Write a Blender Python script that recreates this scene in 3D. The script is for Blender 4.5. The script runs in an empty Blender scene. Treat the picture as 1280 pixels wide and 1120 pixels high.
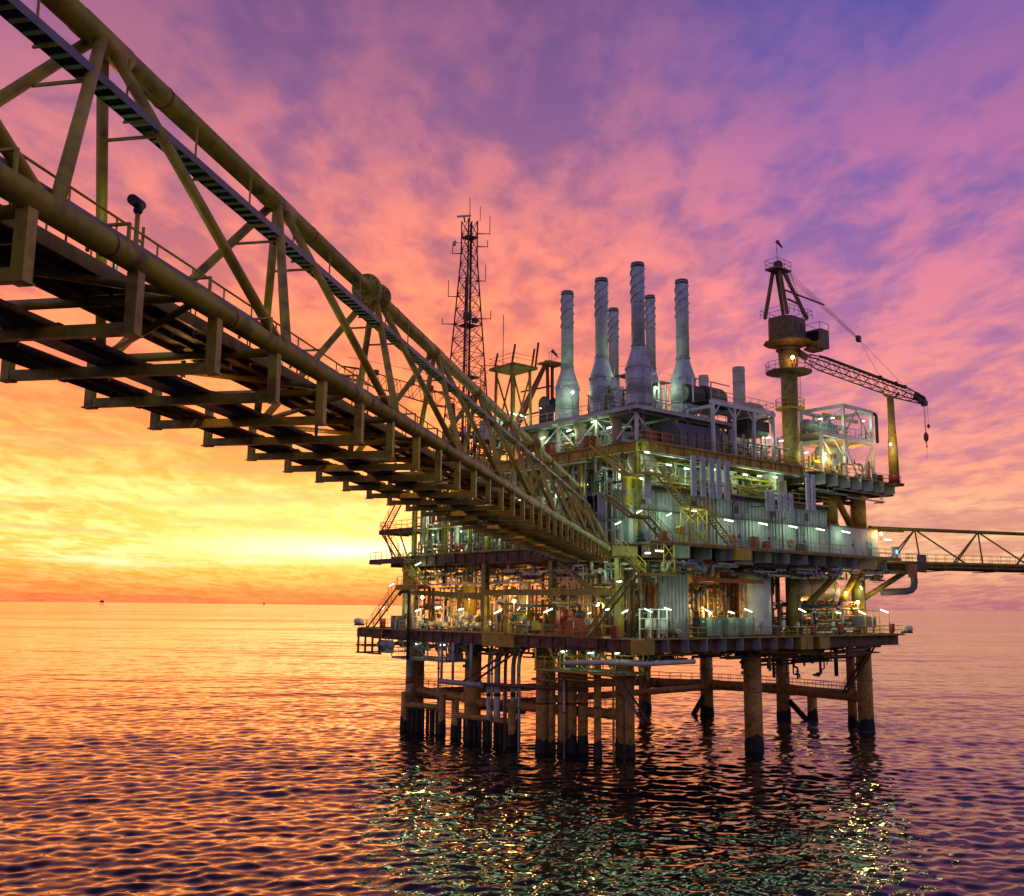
import bpy, math, random
from mathutils import Vector, Matrix

# ------------------------------------------------------------------ camera, sky, sun, exposure
scene = bpy.context.scene
R = math.radians
CAM_H = 15.5                                  # metres above the sea
F_PX, W_PX = 1250.0, 1280.0
cd = bpy.data.cameras.new("camera")
cd.sensor_fit = 'HORIZONTAL'
cd.sensor_width = 36.0
cd.lens = 36.0 * F_PX / W_PX
cd.clip_start, cd.clip_end = 0.5, 80000.0
cam = bpy.data.objects.new("camera", cd)
scene.collection.objects.link(cam)
PITCH = math.atan(198.0 / F_PX)
cam.matrix_world = (Matrix.Translation((0, 0, CAM_H)) @ Matrix.Rotation(R(90) + PITCH, 4, 'X')
                    @ Matrix.Rotation(R(0.56), 4, 'Z'))
scene.camera = cam

SUN_AZ, SUN_EL = R(-13.0), R(5.0)             # just above the bright band of the horizon
sl = bpy.data.lights.new("sun", 'SUN')
sl.energy, sl.angle, sl.color = 0.05, R(60.0), (1.0, 0.40, 0.15)
sun = bpy.data.objects.new("sun", sl)
scene.collection.objects.link(sun)
sd = Vector((math.sin(SUN_AZ) * math.cos(SUN_EL), math.cos(SUN_AZ) * math.cos(SUN_EL), math.sin(SUN_EL)))
sun.rotation_euler = (-sd).to_track_quat('-Z', 'Y').to_euler()
sun.location = (0, 0, 120)

scene.view_settings.view_transform = 'Standard'
scene.view_settings.look = 'None'
scene.view_settings.gamma = 1.0
scene.view_settings.exposure = 0.0
scene.cycles.use_denoising = True
scene.cycles.max_bounces = 6
scene.cycles.diffuse_bounces = 3
scene.cycles.glossy_bounces = 4
scene.cycles.sample_clamp_indirect = 3.0
scene.cycles.caustics_reflective = True
scene.cycles.caustics_refractive = False
scene.cycles.use_light_tree = True
scene.cycles.adaptive_threshold = 0.02


def build_world():
    w = bpy.data.worlds.new("World")
    scene.world = w
    w.use_nodes = True
    nt = w.node_tree
    nt.nodes.clear()
    N, L = nt.nodes.new, nt.links.new

    def math_(op, a, b=None, c=None, clamp=False):
        n = N('ShaderNodeMath'); n.operation = op; n.use_clamp = clamp
        for i, v in enumerate((a, b, c)):
            if v is None: continue
            if isinstance(v, (int, float)): n.inputs[i].default_value = v
            else: L(v, n.inputs[i])
        return n.outputs[0]

    def smooth(v, lo, hi):
        n = N('ShaderNodeMapRange'); n.interpolation_type = 'SMOOTHSTEP'
        L(v, n.inputs['Value']); n.inputs['From Min'].default_value = lo; n.inputs['From Max'].default_value = hi
        return n.outputs[0]

    def ramp(v, stops):
        n = N('ShaderNodeValToRGB'); n.color_ramp.interpolation = 'B_SPLINE' if len(stops) > 6 else 'EASE'
        el = n.color_ramp.elements
        while len(el) < len(stops): el.new(0.5)
        for e, (p, c) in zip(el, stops):
            e.position = p; e.color = (*[x_ / 5.0 for x_ in c], 1)        # the spline clips at 1, so scale down and up again
        L(v, n.inputs[0])
        k_ = N('ShaderNodeVectorMath'); k_.operation = 'SCALE'; L(n.outputs[0], k_.inputs[0]); k_.inputs['Scale'].default_value = 5.0
        return k_.outputs[0]

    def mix(f, a, b, mode='MIX'):
        n = N('ShaderNodeMix'); n.data_type = 'RGBA'; n.blend_type = mode; n.clamp_factor = True
        if isinstance(f, (int, float)): n.inputs[0].default_value = f
        else: L(f, n.inputs[0])
        for s, v in ((n.inputs[6], a), (n.inputs[7], b)):
            if isinstance(v, tuple): s.default_value = (*v, 1)
            else: L(v, s)
        return n.outputs[2]

    tc = N('ShaderNodeTexCoord')
    sep = N('ShaderNodeSeparateXYZ'); L(tc.outputs['Generated'], sep.inputs[0])
    x, y, z = sep.outputs
    zc = math_('MAXIMUM', z, 0.0)
    elev = math_('MULTIPLY', math_('ARCSINE', zc), 180 / math.pi / 60.0, clamp=True)     # 0 horizon .. 1 at 60 degrees
    hl = math_('SQRT', math_('ADD', math_('ADD', math_('MULTIPLY', x, x), math_('MULTIPLY', y, y)), 1e-5))
    c = math_('DIVIDE', math_('ADD', math_('MULTIPLY', x, math.sin(R(-15))), math_('MULTIPLY', y, math.cos(R(-15)))), hl)
    near_sun = smooth(c, 0.83, 0.99)
    behind = smooth(c, 0.70, -0.6)

    d = lambda deg: deg / 60.0
    gap_sun = ramp(elev, [(0, (0.70, 0.14, 0.07)), (d(0.9), (1.0, 0.21, 0.05)), (d(2.2), (2.5, 0.52, 0.045)), (d(4.3), (3.0, 0.64, 0.08)),
                          (d(6.4), (2.0, 0.58, 0.09)), (d(8.6), (1.6, 0.36, 0.075)), (d(12), (1.0, 0.25, 0.11)), (d(19), (0.58, 0.165, 0.19)),
                          (d(27), (0.225, 0.11, 0.31)), (d(44), (0.09, 0.05, 0.15))])
    lit_sun = ramp(elev, [(0, (0.90, 0.23, 0.09)), (d(0.9), (1.3, 0.38, 0.08)), (d(2.5), (3.4, 0.98, 0.28)), (d(4.6), (3.8, 1.10, 0.36)),
                          (d(7.2), (2.6, 0.80, 0.18)), (d(9.6), (2.3, 0.54, 0.11)), (d(14), (1.6, 0.39, 0.135)), (d(21), (1.05, 0.29, 0.20)),
                          (d(29), (0.38, 0.145, 0.305)), (d(46), (0.13, 0.055, 0.16))])
    gap_off = ramp(elev, [(0, (0.42, 0.15, 0.20)), (d(1.5), (0.64, 0.22, 0.19)), (d(3.5), (0.86, 0.42, 0.22)), (d(6), (0.74, 0.27, 0.23)),
                          (d(9), (0.60, 0.20, 0.29)), (d(14), (0.46, 0.165, 0.35)), (d(21), (0.26, 0.13, 0.40)), (d(28), (0.125, 0.10, 0.395)),
                          (d(34), (0.082, 0.084, 0.37)), (d(50), (0.04, 0.035, 0.16))])
    lit_off = ramp(elev, [(0, (0.60, 0.23, 0.20)), (d(1.5), (0.90, 0.37, 0.23)), (d(3.5), (1.25, 0.75, 0.38)), (d(6), (1.05, 0.42, 0.25)),
                          (d(9), (1.0, 0.36, 0.25)), (d(14), (0.93, 0.28, 0.30)), (d(21), (0.66, 0.20, 0.37)), (d(28), (0.30, 0.135, 0.385)),
                          (d(34), (0.14, 0.10, 0.37)), (d(50), (0.07, 0.045, 0.17))])
    dusk = ramp(elev, [(0, (0.35, 0.28, 0.36)), (d(12), (0.36, 0.29, 0.41)), (d(30), (0.24, 0.22, 0.41)), (d(60), (0.12, 0.12, 0.30))])

    # cloud sheet seen in perspective: direction projected on a flat layer
    k = math_('DIVIDE', 1.0, math_('ADD', zc, 0.085))
    cv = N('ShaderNodeCombineXYZ')
    L(math_('MULTIPLY', x, k), cv.inputs[0]); L(math_('MULTIPLY', y, k), cv.inputs[1])
    def noise(scale, detail, rough, dist, sx, sy, rot, off):
        m = N('ShaderNodeMapping'); L(cv.outputs[0], m.inputs[0])
        m.inputs['Rotation'].default_value = (0, 0, R(rot)); m.inputs['Scale'].default_value = (sx, sy, 1); m.inputs['Location'].default_value = (off, off * 0.7, 0)
        n = N('ShaderNodeTexNoise'); L(m.outputs[0], n.inputs['Vector'])
        n.inputs['Scale'].default_value = scale; n.inputs['Detail'].default_value = detail
        n.inputs['Roughness'].default_value = rough; n.inputs['Distortion'].default_value = dist
        return n.outputs['Fac']
    big = noise(1.6, 2.0, 0.5, 0.5, 1.0, 0.7, 20, 3.1)
    puff = noise(7.0, 8.0, 0.56, 0.30, 1.0, 0.48, -12, 1.7)
    wisp = noise(15.0, 6.0, 0.55, 0.4, 0.9, 0.6, 15, 8.3)
    cover = math_('ADD', math_('MULTIPLY', big, 0.55), math_('ADD', math_('MULTIPLY', puff, 0.75), math_('MULTIPLY', wisp, 0.36)))
    cloud = smooth(cover, 0.67, 1.0)
    sun_side = mix(cloud, gap_sun, lit_sun)
    off_side = mix(cloud, gap_off, lit_off)
    col = mix(near_sun, off_side, sun_side)
    col = mix(behind, col, dusk)
    # a darker violet bank of cloud low over the bright band, streaked along the horizon
    st = N('ShaderNodeCombineXYZ')
    L(math_('MULTIPLY', math_('ARCTAN2', x, y), 3.0), st.inputs[0]); L(math_('MULTIPLY', elev, 42.0), st.inputs[1])
    sn = N('ShaderNodeTexNoise'); L(st.outputs[0], sn.inputs['Vector'])
    sn.inputs['Scale'].default_value = 1.0; sn.inputs['Detail'].default_value = 5.0; sn.inputs['Distortion'].default_value = 0.6
    low = math_('MULTIPLY', smooth(sn.outputs['Fac'], 0.50, 0.66), smooth(elev, d(15), d(8)))
    low = math_('MULTIPLY', low, smooth(elev, d(0.6), d(2.4)))
    streak = mix(math_('MULTIPLY', low, 0.55), col, mix(near_sun, (0.62, 0.22, 0.22), (1.0, 0.33, 0.15)))
    hi = math_('MULTIPLY', smooth(sn.outputs['Fac'], 0.46, 0.30), math_('MULTIPLY', smooth(elev, d(7.5), d(4)), smooth(elev, d(1.2), d(2.6))))
    bright = mix(math_('MULTIPLY', hi, math_('MULTIPLY', near_sun, 0.9)), streak, (1.7, 1.35, 0.85))
    # where the set sun still burns through: a low flat core with a wider halo
    az = math_('MULTIPLY', math_('ARCTAN2', x, y), 180 / math.pi)
    dz = math_('MULTIPLY', elev, 60.0)
    def gauss(a0, e0, wa, we):
        p = math_('DIVIDE', math_('SUBTRACT', az, a0), wa); q = math_('DIVIDE', math_('SUBTRACT', dz, e0), we)
        return math_('POWER', 2.718, math_('MULTIPLY', math_('ADD', math_('MULTIPLY', p, p), math_('MULTIPLY', q, q)), -1.0))
    core = math_('MULTIPLY', gauss(-9.5, 3.1, 6.5, 0.6), math_('ADD', 0.2, math_('MULTIPLY', sn.outputs['Fac'], 1.3)))
    bright = mix(core, bright, (4.2, 2.6, 1.3))
    bright = mix(math_('MULTIPLY', gauss(-11.5, 4.2, 11.0, 2.2), 0.45), bright, (3.5, 1.15, 0.34))
    # the real twilight sky behind the clouds
    sky = N('ShaderNodeTexSky'); sky.sky_type = 'NISHITA'; sky.sun_disc = False
    sky.sun_elevation = R(1.5); sky.sun_rotation = SUN_AZ; sky.altitude = 10
    bg1 = N('ShaderNodeBackground'); L(bright, bg1.inputs[0]); bg1.inputs[1].default_value = 1.0
    bg2 = N('ShaderNodeBackground'); L(sky.outputs[0], bg2.inputs[0]); bg2.inputs[1].default_value = 0.008
    add = N('ShaderNodeAddShader'); L(bg1.outputs[0], add.inputs[0]); L(bg2.outputs[0], add.inputs[1])
    out = N('ShaderNodeOutputWorld'); L(add.outputs[0], out.inputs[0])


build_world()
# ------------------------------------------------------------------ materials
MATS = {}


def material(name, col, rough=0.5, metal=0.0, dirt=(0.10, 0.055, 0.03), amount=0.35, streak=True, scale=1.0, bump=0.15, spec=0.5):
    """painted / bare steel: base colour with grime, rust blooms and vertical runs in world space"""
    m = bpy.data.materials.new(name); m.use_nodes = True
    nt = m.node_tree; N, L = nt.nodes.new, nt.links.new
    b = nt.nodes['Principled BSDF']
    b.inputs['Metallic'].default_value = metal
    b.inputs['Specular IOR Level'].default_value = spec
    g = N('ShaderNodeNewGeometry')
    def nz(s, det, sc=(1, 1, 1), rough_=0.6):
        mp = N('ShaderNodeMapping'); mp.inputs['Scale'].default_value = sc; L(g.outputs['Position'], mp.inputs[0])
        t = N('ShaderNodeTexNoise'); t.inputs['Scale'].default_value = s * scale; t.inputs['Detail'].default_value = det; t.inputs['Roughness'].default_value = rough_
        L(mp.outputs[0], t.inputs['Vector']); return t.outputs['Fac']
    def mr(v, lo, hi, a=0.0, c=1.0):
        r = N('ShaderNodeMapRange'); r.inputs[1].default_value = lo; r.inputs[2].default_value = hi; r.inputs[3].default_value = a; r.inputs[4].default_value = c
        L(v, r.inputs[0]); return r.outputs[0]
    tone = N('ShaderNodeMix'); tone.data_type = 'RGBA'
    L(mr(nz(0.55, 5), 0.3, 0.7), tone.inputs[0])
    tone.inputs[6].default_value = (*[min(1, c * 1.18) for c in col], 1)
    tone.inputs[7].default_value = (*[c * 0.74 for c in col], 1)
    mx = N('ShaderNodeMix'); mx.data_type = 'RGBA'
    blot = mr(nz(1.7, 8), 0.66 - amount * 0.42, 0.74 - amount * 0.22)
    if streak:
        run = mr(nz(3.0, 4, (1, 1, 0.07)), 0.50, 0.72)
        mm = N('ShaderNodeMath'); mm.operation = 'MAXIMUM'
        m2 = N('ShaderNodeMath'); m2.operation = 'MULTIPLY'; L(run, m2.inputs[0]); m2.inputs[1].default_value = 0.45
        L(blot, mm.inputs[0]); L(m2.outputs[0], mm.inputs[1]); blot = mm.outputs[0]
    f = N('ShaderNodeMath'); f.operation = 'MULTIPLY'; L(blot, f.inputs[0]); f.inputs[1].default_value = min(1.0, amount * 1.7)
    L(f.outputs[0], mx.inputs[0]); L(tone.outputs[2], mx.inputs[6]); mx.inputs[7].default_value = (*dirt, 1)
    L(mx.outputs[2], b.inputs['Base Color'])
    L(mr(nz(2.3, 4), 0.3, 0.7, rough - 0.1, rough + 0.15), b.inputs['Roughness'])
    if bump:
        bp = N('ShaderNodeBump'); bp.inputs['Strength'].default_value = bump; bp.inputs['Distance'].default_value = 0.02
        L(nz(9.0, 4), bp.inputs['Height']); L(bp.outputs[0], b.inputs['Normal'])
    MATS[name] = m
    return m


material('yellow_paint', (0.50, 0.34, 0.03), 0.48, amount=0.36)
material('olive_paint', (0.32, 0.235, 0.04), 0.5, amount=0.45)
material('leg_paint', (0.55, 0.29, 0.07), 0.55, amount=0.42, dirt=(0.07, 0.04, 0.025))
material('bright_yellow', (0.60, 0.42, 0.03), 0.45, amount=0.22)
material('bridge_paint', (0.45, 0.33, 0.03), 0.42, amount=0.42, dirt=(0.10, 0.05, 0.03))
material('rust_steel', (0.20, 0.095, 0.045), 0.65, amount=0.55, dirt=(0.06, 0.03, 0.02))
material('grey_paint', (0.36, 0.37, 0.38), 0.5, amount=0.28)
material('stack_paint', (0.52, 0.545, 0.61), 0.45, amount=0.32, dirt=(0.16, 0.13, 0.12))
material('pale_grey', (0.55, 0.55, 0.53), 0.5, amount=0.22)
material('white_paint', (0.72, 0.72, 0.68), 0.42, amount=0.20)
material('wall_grey', (0.42, 0.46, 0.47), 0.5, amount=0.26, dirt=(0.15, 0.12, 0.10))
material('dark_steel', (0.06, 0.055, 0.055), 0.5, amount=0.35)
material('galvanised', (0.40, 0.42, 0.43), 0.38, metal=0.6, amount=0.18)
material('grating', (0.14, 0.13, 0.12), 0.6, metal=0.3, amount=0.4)
material('deck_plate', (0.16, 0.15, 0.13), 0.6, amount=0.5)
material('plate_brown', (0.32, 0.13, 0.06), 0.55, amount=0.45)
material('red_paint', (0.30, 0.028, 0.022), 0.42, amount=0.35)
material('mast_red', (0.22, 0.035, 0.03), 0.5, amount=0.3)
material('slate_paint', (0.115, 0.125, 0.155), 0.5, amount=0.3)
material('crane_paint', (0.20, 0.125, 0.045), 0.55, amount=0.5)
material('green_paint', (0.03, 0.20, 0.12), 0.45, amount=0.22)
material('cabinet_green', (0.26, 0.36, 0.33), 0.42, amount=0.16)
material('blue_paint', (0.06, 0.10, 0.22), 0.45, amount=0.25)
material('orange_paint', (0.46, 0.15, 0.03), 0.45, amount=0.25)
material('tan_paint', (0.55, 0.40, 0.28), 0.5, amount=0.20)
material('vessel_paint', (0.62, 0.55, 0.42), 0.42, amount=0.18)
material('marine_growth', (0.035, 0.03, 0.024), 0.85, amount=0.6, dirt=(0.015, 0.018, 0.012), bump=0.9, scale=2.0)
material('concrete_white', (0.60, 0.57, 0.52), 0.6, amount=0.35)
material('cable_black', (0.025, 0.025, 0.028), 0.55, amount=0.2, streak=False)
material('tray_green', (0.22, 0.42, 0.32), 0.45, metal=0.3, amount=0.2)
material('tray_blue', (0.16, 0.17, 0.21), 0.45, metal=0.3, amount=0.2)
material('glass_dark', (0.02, 0.025, 0.03), 0.12, amount=0.1, bump=0, streak=False)


def emitter(name, col, strength):
    m = bpy.data.materials.new(name); m.use_nodes = True
    nt = m.node_tree; nt.nodes.clear()
    e = nt.nodes.new('ShaderNodeEmission'); e.inputs[0].default_value = (*col, 1); e.inputs[1].default_value = strength
    o = nt.nodes.new('ShaderNodeOutputMaterial'); nt.links.new(e.outputs[0], o.inputs[0])
    MATS[name] = m


emitter('tube_glow', (0.86, 1.0, 0.88), 6.0)
emitter('sodium_glow', (1.0, 0.50, 0.12), 60.0)
emitter('flood_glow', (0.9, 1.0, 0.92), 9.0)
emitter('screen_blue', (0.2, 0.6, 1.0), 2.0)

# ------------------------------------------------------------------ frames
PLAT = Matrix.Translation((12.6, 97.0, 0)) @ Matrix.Rotation(R(40), 4, 'Z')       # x along the cabin side, y along the bridge side, origin under the near corner
BRIDGE = Matrix.Translation((9.298, 97.0, 0)) @ Matrix.Rotation(R(90 - 11.04), 4, 'Z')   # x along the bridge towards the platform, y to its far side
WORLD = Matrix.Identity(4)


# ------------------------------------------------------------------ mesh building
class MB:
    def __init__(self):
        self.v, self.f, self.s = [], [], []

    def add(self, vs, fs, smooth=False):
        o = len(self.v); self.v += [tuple(p) for p in vs]
        self.f += [tuple(i + o for i in q) for q in fs]
        self.s += [smooth] * len(fs) if isinstance(smooth, bool) else list(smooth)
        return self

    def box(self, x0, x1, y0, y1, z0, z1):
        vs = [(x, y, z) for z in (z0, z1) for y in (y0, y1) for x in (x0, x1)]
        return self.add(vs, [(0, 2, 3, 1), (4, 5, 7, 6), (0, 1, 5, 4), (2, 6, 7, 3), (0, 4, 6, 2), (1, 3, 7, 5)])

    def cbox(self, c, sx, sy, sz, rz=0.0):
        cs, sn = math.cos(rz), math.sin(rz); vs = []
        for z in (-sz / 2, sz / 2):
            for y in (-sy / 2, sy / 2):
                for x in (-sx / 2, sx / 2):
                    vs.append((c[0] + x * cs - y * sn, c[1] + x * sn + y * cs, c[2] + z))
        return self.add(vs, [(0, 2, 3, 1), (4, 5, 7, 6), (0, 1, 5, 4), (2, 6, 7, 3), (0, 4, 6, 2), (1, 3, 7, 5)])

    def bar(self, p, q, w, h=None):
        """rectangular bar from p to q, w wide, h high"""
        h = h or w
        p, q = Vector(p), Vector(q); d = (q - p)
        if d.length < 1e-6: return self
        d.normalize()
        up = Vector((0, 0, 1)) if abs(d.z) < 0.98 else Vector((1, 0, 0))
        s = d.cross(up).normalized(); u = s.cross(d)
        vs = []
        for e in (p, q):
            for (i, j) in ((-1, -1), (1, -1), (1, 1), (-1, 1)):
                vs.append(e + s * (i * w / 2) + u * (j * h / 2))
        return self.add(vs, [(0, 1, 2, 3), (7, 6, 5, 4), (0, 4, 5, 1), (1, 5, 6, 2), (2, 6, 7, 3), (3, 7, 4, 0)])

    def tube(self, p, q, r, n=8, r2=None, cap=True):
        p, q = Vector(p), Vector(q); d = (q - p)
        if d.length < 1e-6: return self
        d.normalize(); r2 = r if r2 is None else r2
        up = Vector((0, 0, 1)) if abs(d.z) < 0.98 else Vector((1, 0, 0))
        s = d.cross(up).normalized(); u = s.cross(d)
        vs = []
        for e, rr in ((p, r), (q, r2)):
            for k in range(n):
                a = 2 * math.pi * k / n
                vs.append(e + s * (math.cos(a) * rr) + u * (math.sin(a) * rr))
        fs = [(k, (k + 1) % n, n + (k + 1) % n, n + k) for k in range(n)]; sm = [True] * n
        if cap:
            fs += [tuple(range(n - 1, -1, -1)), tuple(range(n, 2 * n))]; sm += [False, False]
        return self.add(vs, fs, sm)

    def path(self, pts, r, n=7, bend=None):
        """pipe along a polyline with rounded elbows"""
        pts = [Vector(p) for p in pts]
        bend = bend if bend is not None else r * 2.2
        ring = [pts[0]]
        for i in range(1, len(pts) - 1):
            a, b, c = pts[i - 1], pts[i], pts[i + 1]
            t = min(bend, (a - b).length * 0.45, (c - b).length * 0.45)
            p0, p1 = b + (a - b).normalized() * t, b + (c - b).normalized() * t
            for k in range(4):
                u = k / 3
                ring.append(p0 * (1 - u) ** 2 + b * 2 * u * (1 - u) + p1 * u * u)
        ring.append(pts[-1])
        vs = []; fs = []
        prev = None
        for i, p in enumerate(ring):
            d = (ring[min(i + 1, len(ring) - 1)] - ring[max(i - 1, 0)])
            if d.length < 1e-7: d = Vector((0, 0, 1))
            d.normalize()
            if prev is None:
                up = Vector((0, 0, 1)) if abs(d.z) < 0.95 else Vector((1, 0, 0))
                s = d.cross(up).normalized()
            else:
                s = (prev - d * prev.dot(d)).normalized()
            prev = s; u = d.cross(s)
            for k in range(n):
                a = 2 * math.pi * k / n
                vs.append(p + s * (math.cos(a) * r) + u * (math.sin(a) * r))
        m = len(ring)
        for i in range(m - 1):
            for k in range(n):
                fs.append((i * n + k, i * n + (k + 1) % n, (i + 1) * n + (k + 1) % n, (i + 1) * n + k))
        sm = [True] * len(fs)
        fs += [tuple(range(n - 1, -1, -1)), tuple(range((m - 1) * n, m * n))]; sm += [False, False]
        return self.add(vs, fs, sm)

    def lathe(self, c, prof, n=20, axis='z', smooth=True):
        """profile [(radius, height)] turned about an axis through c"""
        vs = []; fs = []
        for (r, h) in prof:
            for k in range(n):
                a = 2 * math.pi * k / n; x, y = math.cos(a) * r, math.sin(a) * r
                if axis == 'z': vs.append((c[0] + x, c[1] + y, c[2] + h))
                elif axis == 'x': vs.append((c[0] + h, c[1] + x, c[2] + y))
                else: vs.append((c[0] + y, c[1] + h, c[2] + x))
        for i in range(len(prof) - 1):
            for k in range(n):
                fs.append((i * n + k, i * n + (k + 1) % n, (i + 1) * n + (k + 1) % n, (i + 1) * n + k))
        sm = [smooth] * len(fs)
        fs += [tuple(range(n - 1, -1, -1)), tuple(range((len(prof) - 1) * n, len(prof) * n))]; sm += [False, False]
        return self.add(vs, fs, sm)

    def ring(self, c, r, t, axis='z', n=20, m=6):
        """torus"""
        vs = []; fs = []
        for k in range(n):
            a = 2 * math.pi * k / n
            for j in range(m):
                b = 2 * math.pi * j / m; rr = r + t * math.cos(b); h = t * math.sin(b)
                x, y = math.cos(a) * rr, math.sin(a) * rr
                vs.append((c[0] + x, c[1] + y, c[2] + h) if axis == 'z' else (c[0] + h, c[1] + x, c[2] + y) if axis == 'x' else (c[0] + x, c[1] + h, c[2] + y))
        for k in range(n):
            for j in range(m):
                fs.append((k * m + j, ((k + 1) % n) * m + j, ((k + 1) % n) * m + (j + 1) % m, k * m + (j + 1) % m))
        return self.add(vs, fs, True)

    def prism(self, poly, axis, h0, h1):
        """closed 2-D outline extruded along an axis (x: outline in y,z; y: outline in x,z; z: outline in x,y)"""
        n = len(poly); vs = []
        for h in (h0, h1):
            for (a, b) in poly:
                vs.append((h, a, b) if axis == 'x' else (a, h, b) if axis == 'y' else (a, b, h))
        fs = [(k, (k + 1) % n, n + (k + 1) % n, n + k) for k in range(n)]
        fs += [tuple(range(n - 1, -1, -1)), tuple(range(n, 2 * n))]
        return self.add(vs, fs)

    def mesh(self, name, mat, base=(0, 0, 0)):
        me = bpy.data.meshes.new(name)
        bx, by, bz = base
        me.from_pydata([(x - bx, y - by, z - bz) for (x, y, z) in self.v], [], self.f)
        me.polygons.foreach_set('use_smooth', self.s)
        me.materials.append(MATS[mat] if isinstance(mat, str) else mat)
        me.update()
        return me


LABELS = {}
COL = scene.collection


class T:
    """a thing: an Empty at its base (frame coordinates) that parents its parts"""
    def __init__(self, name, label, cat, base, frame=PLAT, group=None, kind=None):
        self.o = bpy.data.objects.new(name, None)
        self.o.empty_display_size = 0.3
        COL.objects.link(self.o)
        self.base = tuple(base); self.frame = frame
        self.o.matrix_world = frame @ Matrix.Translation(self.base)
        tag(self.o, label, cat, group, kind)

    def part(self, name, mb, mat, parent=None, kind=None, label=None):
        me = mb.mesh(name, mat, self.base)
        ob = bpy.data.objects.new(name, me); COL.objects.link(ob)
        ob.parent = parent or self.o
        if kind: ob['kind'] = kind
        if label: ob['label'] = label
        return ob

    def copy(self, name, me, loc, rot=None, parent=None, scale=None):
        """one more piece sharing mesh data; loc in frame coordinates"""
        ob = bpy.data.objects.new(name, me); COL.objects.link(ob)
        ob.parent = parent or self.o
        ob.location = [loc[i] - self.base[i] for i in range(3)]
        if rot: ob.rotation_euler = rot
        if scale: ob.scale = scale
        return ob


def tag(o, label=None, cat=None, group=None, kind=None):
    if label:
        o['label'] = label
        n = len(label.split())
        if n < 4 or n > 16: print('LABEL LENGTH', n, label)
        if label in LABELS and not group: print('LABEL TWICE', label)
        LABELS[label] = 1
    if cat: o['category'] = cat
    if group: o['group'] = group
    o['kind'] = kind or 'thing'


def solo(name, mb, mat, label, cat, base, frame=PLAT, group=None, kind=None):
    """a thing that is one mesh"""
    ob = bpy.data.objects.new(name, mb.mesh(name, mat, base)); COL.objects.link(ob)
    ob.matrix_world = frame @ Matrix.Translation(base)
    tag(ob, label, cat, group, kind)
    return ob


ORD = ['first', 'second', 'third', 'fourth', 'fifth', 'sixth', 'seventh', 'eighth', 'ninth', 'tenth', 'eleventh', 'twelfth', 'thirteenth', 'fourteenth', 'fifteenth', 'sixteenth']
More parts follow.
